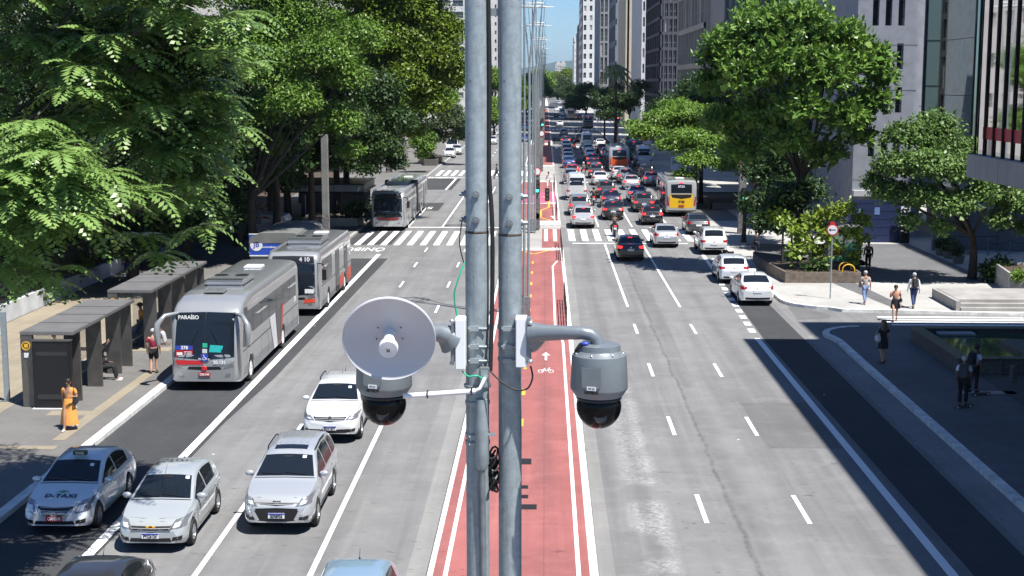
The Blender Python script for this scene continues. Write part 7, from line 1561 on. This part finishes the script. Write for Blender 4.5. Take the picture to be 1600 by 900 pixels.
# link between the poles, junction box, conduit, sleeve
t = empty('pole_link', 'dark bolted steel link joining the twin poles at the top', 'bracket', P_(770, 19)); MB().box((0, 0, 0), (.06, .03, .035)).build('bar', M_['dgalv'], t); MB().cyl((-.03, 0, 0), (.03, 0, 0), .012, n=8).build('bolt', M_['dgalv'], t)
p = P_(757, 590, 6.9); t = empty('junction_box', 'small grey junction box strapped to the left pole', 'junction box', p); MB().box((0, 0, 0), (.05, .05, .105)).build('box', M_['dgalv'], t, bev=.004); MB().box((-.0, -.026, .0), (.035, .004, .085)).build('lid', M_['galv'], t); MB().lathe([(rL * 1.2, -.006), (rL * 1.2, .006)], 24, Matrix.Translation((-.04, .1, -.06))).build('strap', M_['galv'], t)
p = P_(753, 700, 6.92); t = empty('cable_gland', 'grey ribbed steel conduit fitting on the lower left pole', 'conduit', p)
m = MB().path([(0, 0, .25), (0, 0, .1), (0, 0, -.08), (0, 0, -.11)], [.028, .034, .034, .022], 14); m.build('sleeve', M_['galv'], t, smooth=40); MB().path([(0, 0, -.1), (.005, .01, -.6), (.005, .02, -2)], .016, 10).build('pipe', M_['dgalv'], t, smooth=60); MB().box((.045, 0, .07), (.05, .02, .012)).build('arm', M_['galv'], t)
def cable(name, label, pts, r, mat, cat='cable'):
    P = [Vector(p) for p in pts]; Q = []
    for i in range(len(P) - 1):
        a, b, c, d = P[max(i - 1, 0)], P[i], P[i + 1], P[min(i + 2, len(P) - 1)]
        for q in range(6):
            u = q / 6; Q.append(.5 * ((2 * b) + (c - a) * u + (2 * a - 5 * b + 4 * c - d) * u * u + (3 * b - a - 3 * c + d) * u ** 3))
    Q.append(P[-1]); return tag(MB().path(Q, r, 8).build(name, mat, smooth=60), label, cat)
cable('black_cable', 'thick black cable running down between the twin poles', [P_(762, -40, 6.98), P_(765, 120, 6.98), P_(764, 260, 6.98), P_(769, 350, 6.96), P_(769, 470, 6.96), P_(766, 580, 6.92)], .011, M_['cable'])
cable('green_cable', 'thin green cable from the dish bracket up along the left pole', [P_(714, 494, 6.9), P_(710, 460, 6.88), P_(718, 430, 6.88), P_(726, 410, 6.9)], .004, M_['gcable'])
cable('green_cable', 'thin green cable looping from the bracket to the junction box', [P_(722, 580, 6.86), P_(732, 588, 6.84), P_(745, 587, 6.84), P_(754, 592, 6.86)], .004, M_['gcable'])
cable('black_wire', 'thin black wire looping from the poles to the right bracket', [P_(766, 580, 6.86), P_(785, 598, 6.84), P_(806, 609, 6.84), P_(824, 607, 6.84), P_(832, 590, 6.84), P_(829, 572, 6.86)], .0045, M_['cable'])
cable('loop_wire', 'thin dark wire hanging beside the left pole above the bracket', [P_(722, 345, 6.92), P_(718, 380, 6.9), P_(725, 412, 6.9)], .003, M_['cable'])
t = empty('white_tube', 'white cable tube on a horizontal arm below the dish', 'cable tube', P_(690, 613, 6.8)); a, b_, c_ = P_(630, 619, 6.75), P_(742, 611, 6.84), P_(758, 590, 6.86); o = t.location
MB().path([a - o, b_ - o], .013, 10).build('tube', M_['wplas'], t, smooth=60); MB().path([b_ - o, P_(750, 607, 6.84) - o, c_ - o], .009, 8).build('hose', M_['wplas'], t, smooth=60); MB().box(P_(668, 616, 6.78) - o, (.006, .034, .034)).box(P_(737, 611, 6.83) - o, (.006, .034, .034)).build('cable_tie', M_['black'], t)
# pole top bracket arms
def bracket(t, px0, px1, py0, py1, sgn):
    a, b = P_(px0, py0, 6.92), P_(px1, py1, 6.92); c = (a + b) / 2 - t.location; MB().box(c, (abs(b.x - a.x), .13, abs(b.z - a.z))).build('bracket_plate', M_['wplas'], t, bev=.003)
# right: pan-tilt dome camera on its swan-neck arm
def dome_camera(label, px, py, scale, yc=6.75, txt='HIKVISION'):
    t = empty('dome_camera', label, 'security camera', P_(px, py, yc)); k = yc / FPX * scale
    m = MB().lathe([(28 * k, 58 * k), (33 * k, 57 * k), (34 * k, 48 * k), (36 * k, 46 * k), (43 * k, 41 * k), (43.5 * k, 38 * k), (46 * k, -11 * k), (45.4 * k, -14 * k), (38 * k, -25 * k), (36 * k, -26 * k)], 48); m.build('housing', M_['alu'], t, smooth=28)
    m = MB().lathe([(35 * k, -24 * k)] + [(36 * k * math.cos(R(a)) if a < 89 else .0001, -43 * k - 36.5 * k * math.sin(R(a))) for a in range(-30, 91, 10)], 40); m.build('glass_dome', M_['dome'], t, smooth=60)
    m = MB().lathe([(35.6 * k, -26 * k), (36.6 * k, -28.5 * k), (35.4 * k, -31 * k)], 40); m.build('dome_ring', M_['black'], t)
    m = MB().lathe([(10 * k, 0), (10.5 * k, 1 * k), (9 * k, 2 * k), (8.5 * k, 1 * k), (.001, .5 * k)], 24, face_m((1 * k, -33 * k, -54 * k), 70)); m.build('lens', M_['black'], t, smooth=40)
    yb = -44.3 * k
    m = MB().prism([(-13 * k, -22 * k), (13 * k, -22 * k), (16 * k, -18 * k), (16 * k, 12 * k), (-16 * k, 12 * k), (-16 * k, -18 * k)], 0, 2.2 * k, face_m((-1 * k, yb + .3 * k, 15.5 * k))); RZ = R(-17); m.build('access_panel', M_['alu'], t, bev=1.0 * k).rotation_euler.z = RZ
    text_mesh('lettering', txt, 6.6 * k, M_['ink'], t, face_m((0, -47.2 * k, -12.4 * k), 90), bold=.0009, ext=.0008, sx=.72).rotation_euler.z = RZ
    MB().box((0, -46.2 * k, -5.6 * k), (15 * k, .6 * k, 6.4 * k)).build('sticker', M_['wplas'], t).rotation_euler.z = RZ; text_mesh('sticker_lettering', 'SPE (II)', 3.6 * k, M_['ink'], t, face_m((0, -46.7 * k, -5.6 * k)), ext=.0003).rotation_euler.z = RZ
    m = MB()
    for a in (200, 250, 300, 340): c = Vector((39.5 * k * math.cos(R(a)), 39.5 * k * math.sin(R(a)), 44.5 * k)); m.ball(c, 2.2 * k, 8)
    m.build('screw', M_['chrome'], t, smooth=60)
    return t, k
t, k = dome_camera('grey dome camera hanging from a swan neck arm on the right pole', 936, 593, 1.0)
o = t.location; yy = 6.75
m = MB(); pts = [P_(832, 521, 6.85), P_(850, 520, 6.82), P_(880, 520, 6.78), P_(910, 520, yy), P_(922, 522, yy), P_(931, 529, yy), P_(934, 540, yy)]; m.path([p - o for p in pts], [19 * k, 13.5 * k, 11.5 * k, 10.5 * k, 10.3 * k, 10 * k, 10 * k], 20)
m.path([P_(828, 548, 6.86) - o, P_(832, 535, 6.86) - o, P_(850, 524, 6.83) - o], [8 * k, 15 * k, 8 * k], 12); m.build('swan_neck_arm', M_['alu'], t, smooth=60)
MB().box(P_(825.5, 530, 6.87) - o, (10 * k, .09, 72 * k)).build('arm_flange', M_['alu'], t, bev=.006); MB().box(P_(815, 533, 6.89) - o, (19 * k, .12, 80 * k)).build('wall_plate', M_['wplas'], t, bev=.004)
m = MB()
for py in (505, 565): m.ball(P_(829, py, 6.82) - o, .012, 8)
m.build('flange_bolt', M_['chrome'], t, smooth=60)
m = MB()
for i in range(4): m.path([P_(915 + i * 2, 532, 6.72) - o, P_(905 + i, 538 + i, 6.70) - o, P_(898, 548 + i * 2, 6.71) - o, P_(899 + i, 554, 6.72) - o], .004, 6)
m.build('cable_loom', M_['cable'], t, smooth=60); MB().ball(P_(914, 537, 6.7) - o, (.02, .014, .010), 8).build('blue_connector', M_['pblue'], t)
t, k = dome_camera('dark shaded dome camera below the dish antenna', 600, 590, .98, 7.08)
# left bracket and dish
t = empty('dish_antenna', 'grey parabolic dish antenna with a white feed horn, on the left pole', 'antenna', P_(608, 530, 6.62)); o = t.location; k = 6.62 / FPX
MB().box(P_(720, 535, 6.9) - o, (17 * k, .12, 84 * k)).build('wall_plate', M_['wplas'], t, bev=.004); MB().box(P_(708, 535, 6.9) - o, (6 * k, .11, 64 * k)).build('arm_flange', M_['dgalv'], t, bev=.003)
m = MB().path([P_(706, 530, 6.9) - o, P_(694, 522, 6.88) - o, P_(680, 519, 6.84) - o, P_(640, 522, 6.75) - o], [27 * k, 17 * k, 14 * k, 12 * k], 16); m.build('arm', M_['alu'], t, smooth=60)
m = MB()
for py in (502, 568): m.ball(P_(706, py, 6.86) - o, .012, 8)
m.build('bolt', M_['chrome'], t, smooth=60)
dirv = Vector((.06, -1, -.33)).normalized(); M = dirv.to_track_quat('Z', 'Y').to_matrix().to_4x4(); rd = 73 * k
pr = [(rd * u, .11 * u * u * rd * 2.6 - .06) for u in np.linspace(.0001, 1, 14)]
m = MB().lathe(pr + [(rd * 1.0, pr[-1][1] + .004), (rd * 1.018, pr[-1][1] + .002), (rd * 1.018, pr[-1][1] - .012), (rd * .99, pr[-1][1] - .014)] + [(rd * u, .11 * u * u * rd * 2.6 - .068) for u in np.linspace(.97, .0001, 10)], 72, M); m.build('reflector', M_['dish'], t, smooth=50)
m = MB().lathe([(9 * k, -.06), (9 * k, .055), (14 * k, .06), (15.5 * k, .075), (15.5 * k, .098), (14.5 * k, .104), (.001, .106)], 32, M); o2 = m.build('feed_horn', M_['wplas'], t, smooth=40)
text_mesh('emblem', 'u', 11 * k, M_['ink'], o2, M @ Matrix.Translation((0, 0, .1075)) @ Matrix.Rotation(0, 4, 'Z'), bold=.0008, ext=.0004)
m = MB()
for a in (35, 145, 200, 340): m.ball(M @ Vector((22 * k * math.cos(R(a)), 22 * k * math.sin(R(a)), -.045)), 1.3 * k, 6)
m.build('rivet', M_['black'], t)
# bird nest like bundle of dark wire between the poles, low down
t = empty('wire_coil', 'tangled dark coil of wire stuffed between the poles low down', 'wire coil', P_(771, 735, 7.02)); rng = np.random.default_rng(3); m = MB()
for q in range(16): a0 = rng.uniform(0, 6.28); rr = rng.uniform(.02, .045); c = Vector((rng.normal(0, .01), rng.normal(0, .02), rng.uniform(-.08, .08))); m.path([c + Vector((rr * .6 * math.cos(a0 + u_), rr * math.sin(a0 + u_), rr * math.sin(a0 * 2 + u_ * 1.0) * 1.2)) for u_ in np.linspace(0, 5.5, 12)], .006, 5)
m.build('wire', M_['cable'], t); MB().ball((0, .02, -.02), (.022, .03, .085), 8).build('core', pm('nest_brown', (.06, .04, .025), .95), t)

# the air of the long street
hz_ = MB().b2(-9500, 9500, -420, 16500, -32, 270).build('haze'); tag(hz_, kind='stuff')
hm = bpy.data.materials.new('haze'); hm.use_nodes = True; hn = hm.node_tree; hn.nodes.remove(hn.nodes['Principled BSDF'])
pv = hn.nodes.new('ShaderNodeVolumePrincipled'); pv.inputs['Density'].default_value = .00006; pv.inputs['Color'].default_value = (.62, .80, .97, 1); pv.inputs['Anisotropy'].default_value = .3
hn.links.new(pv.outputs[0], hn.nodes['Material Output'].inputs['Volume']); hz_.data.materials.append(hm)
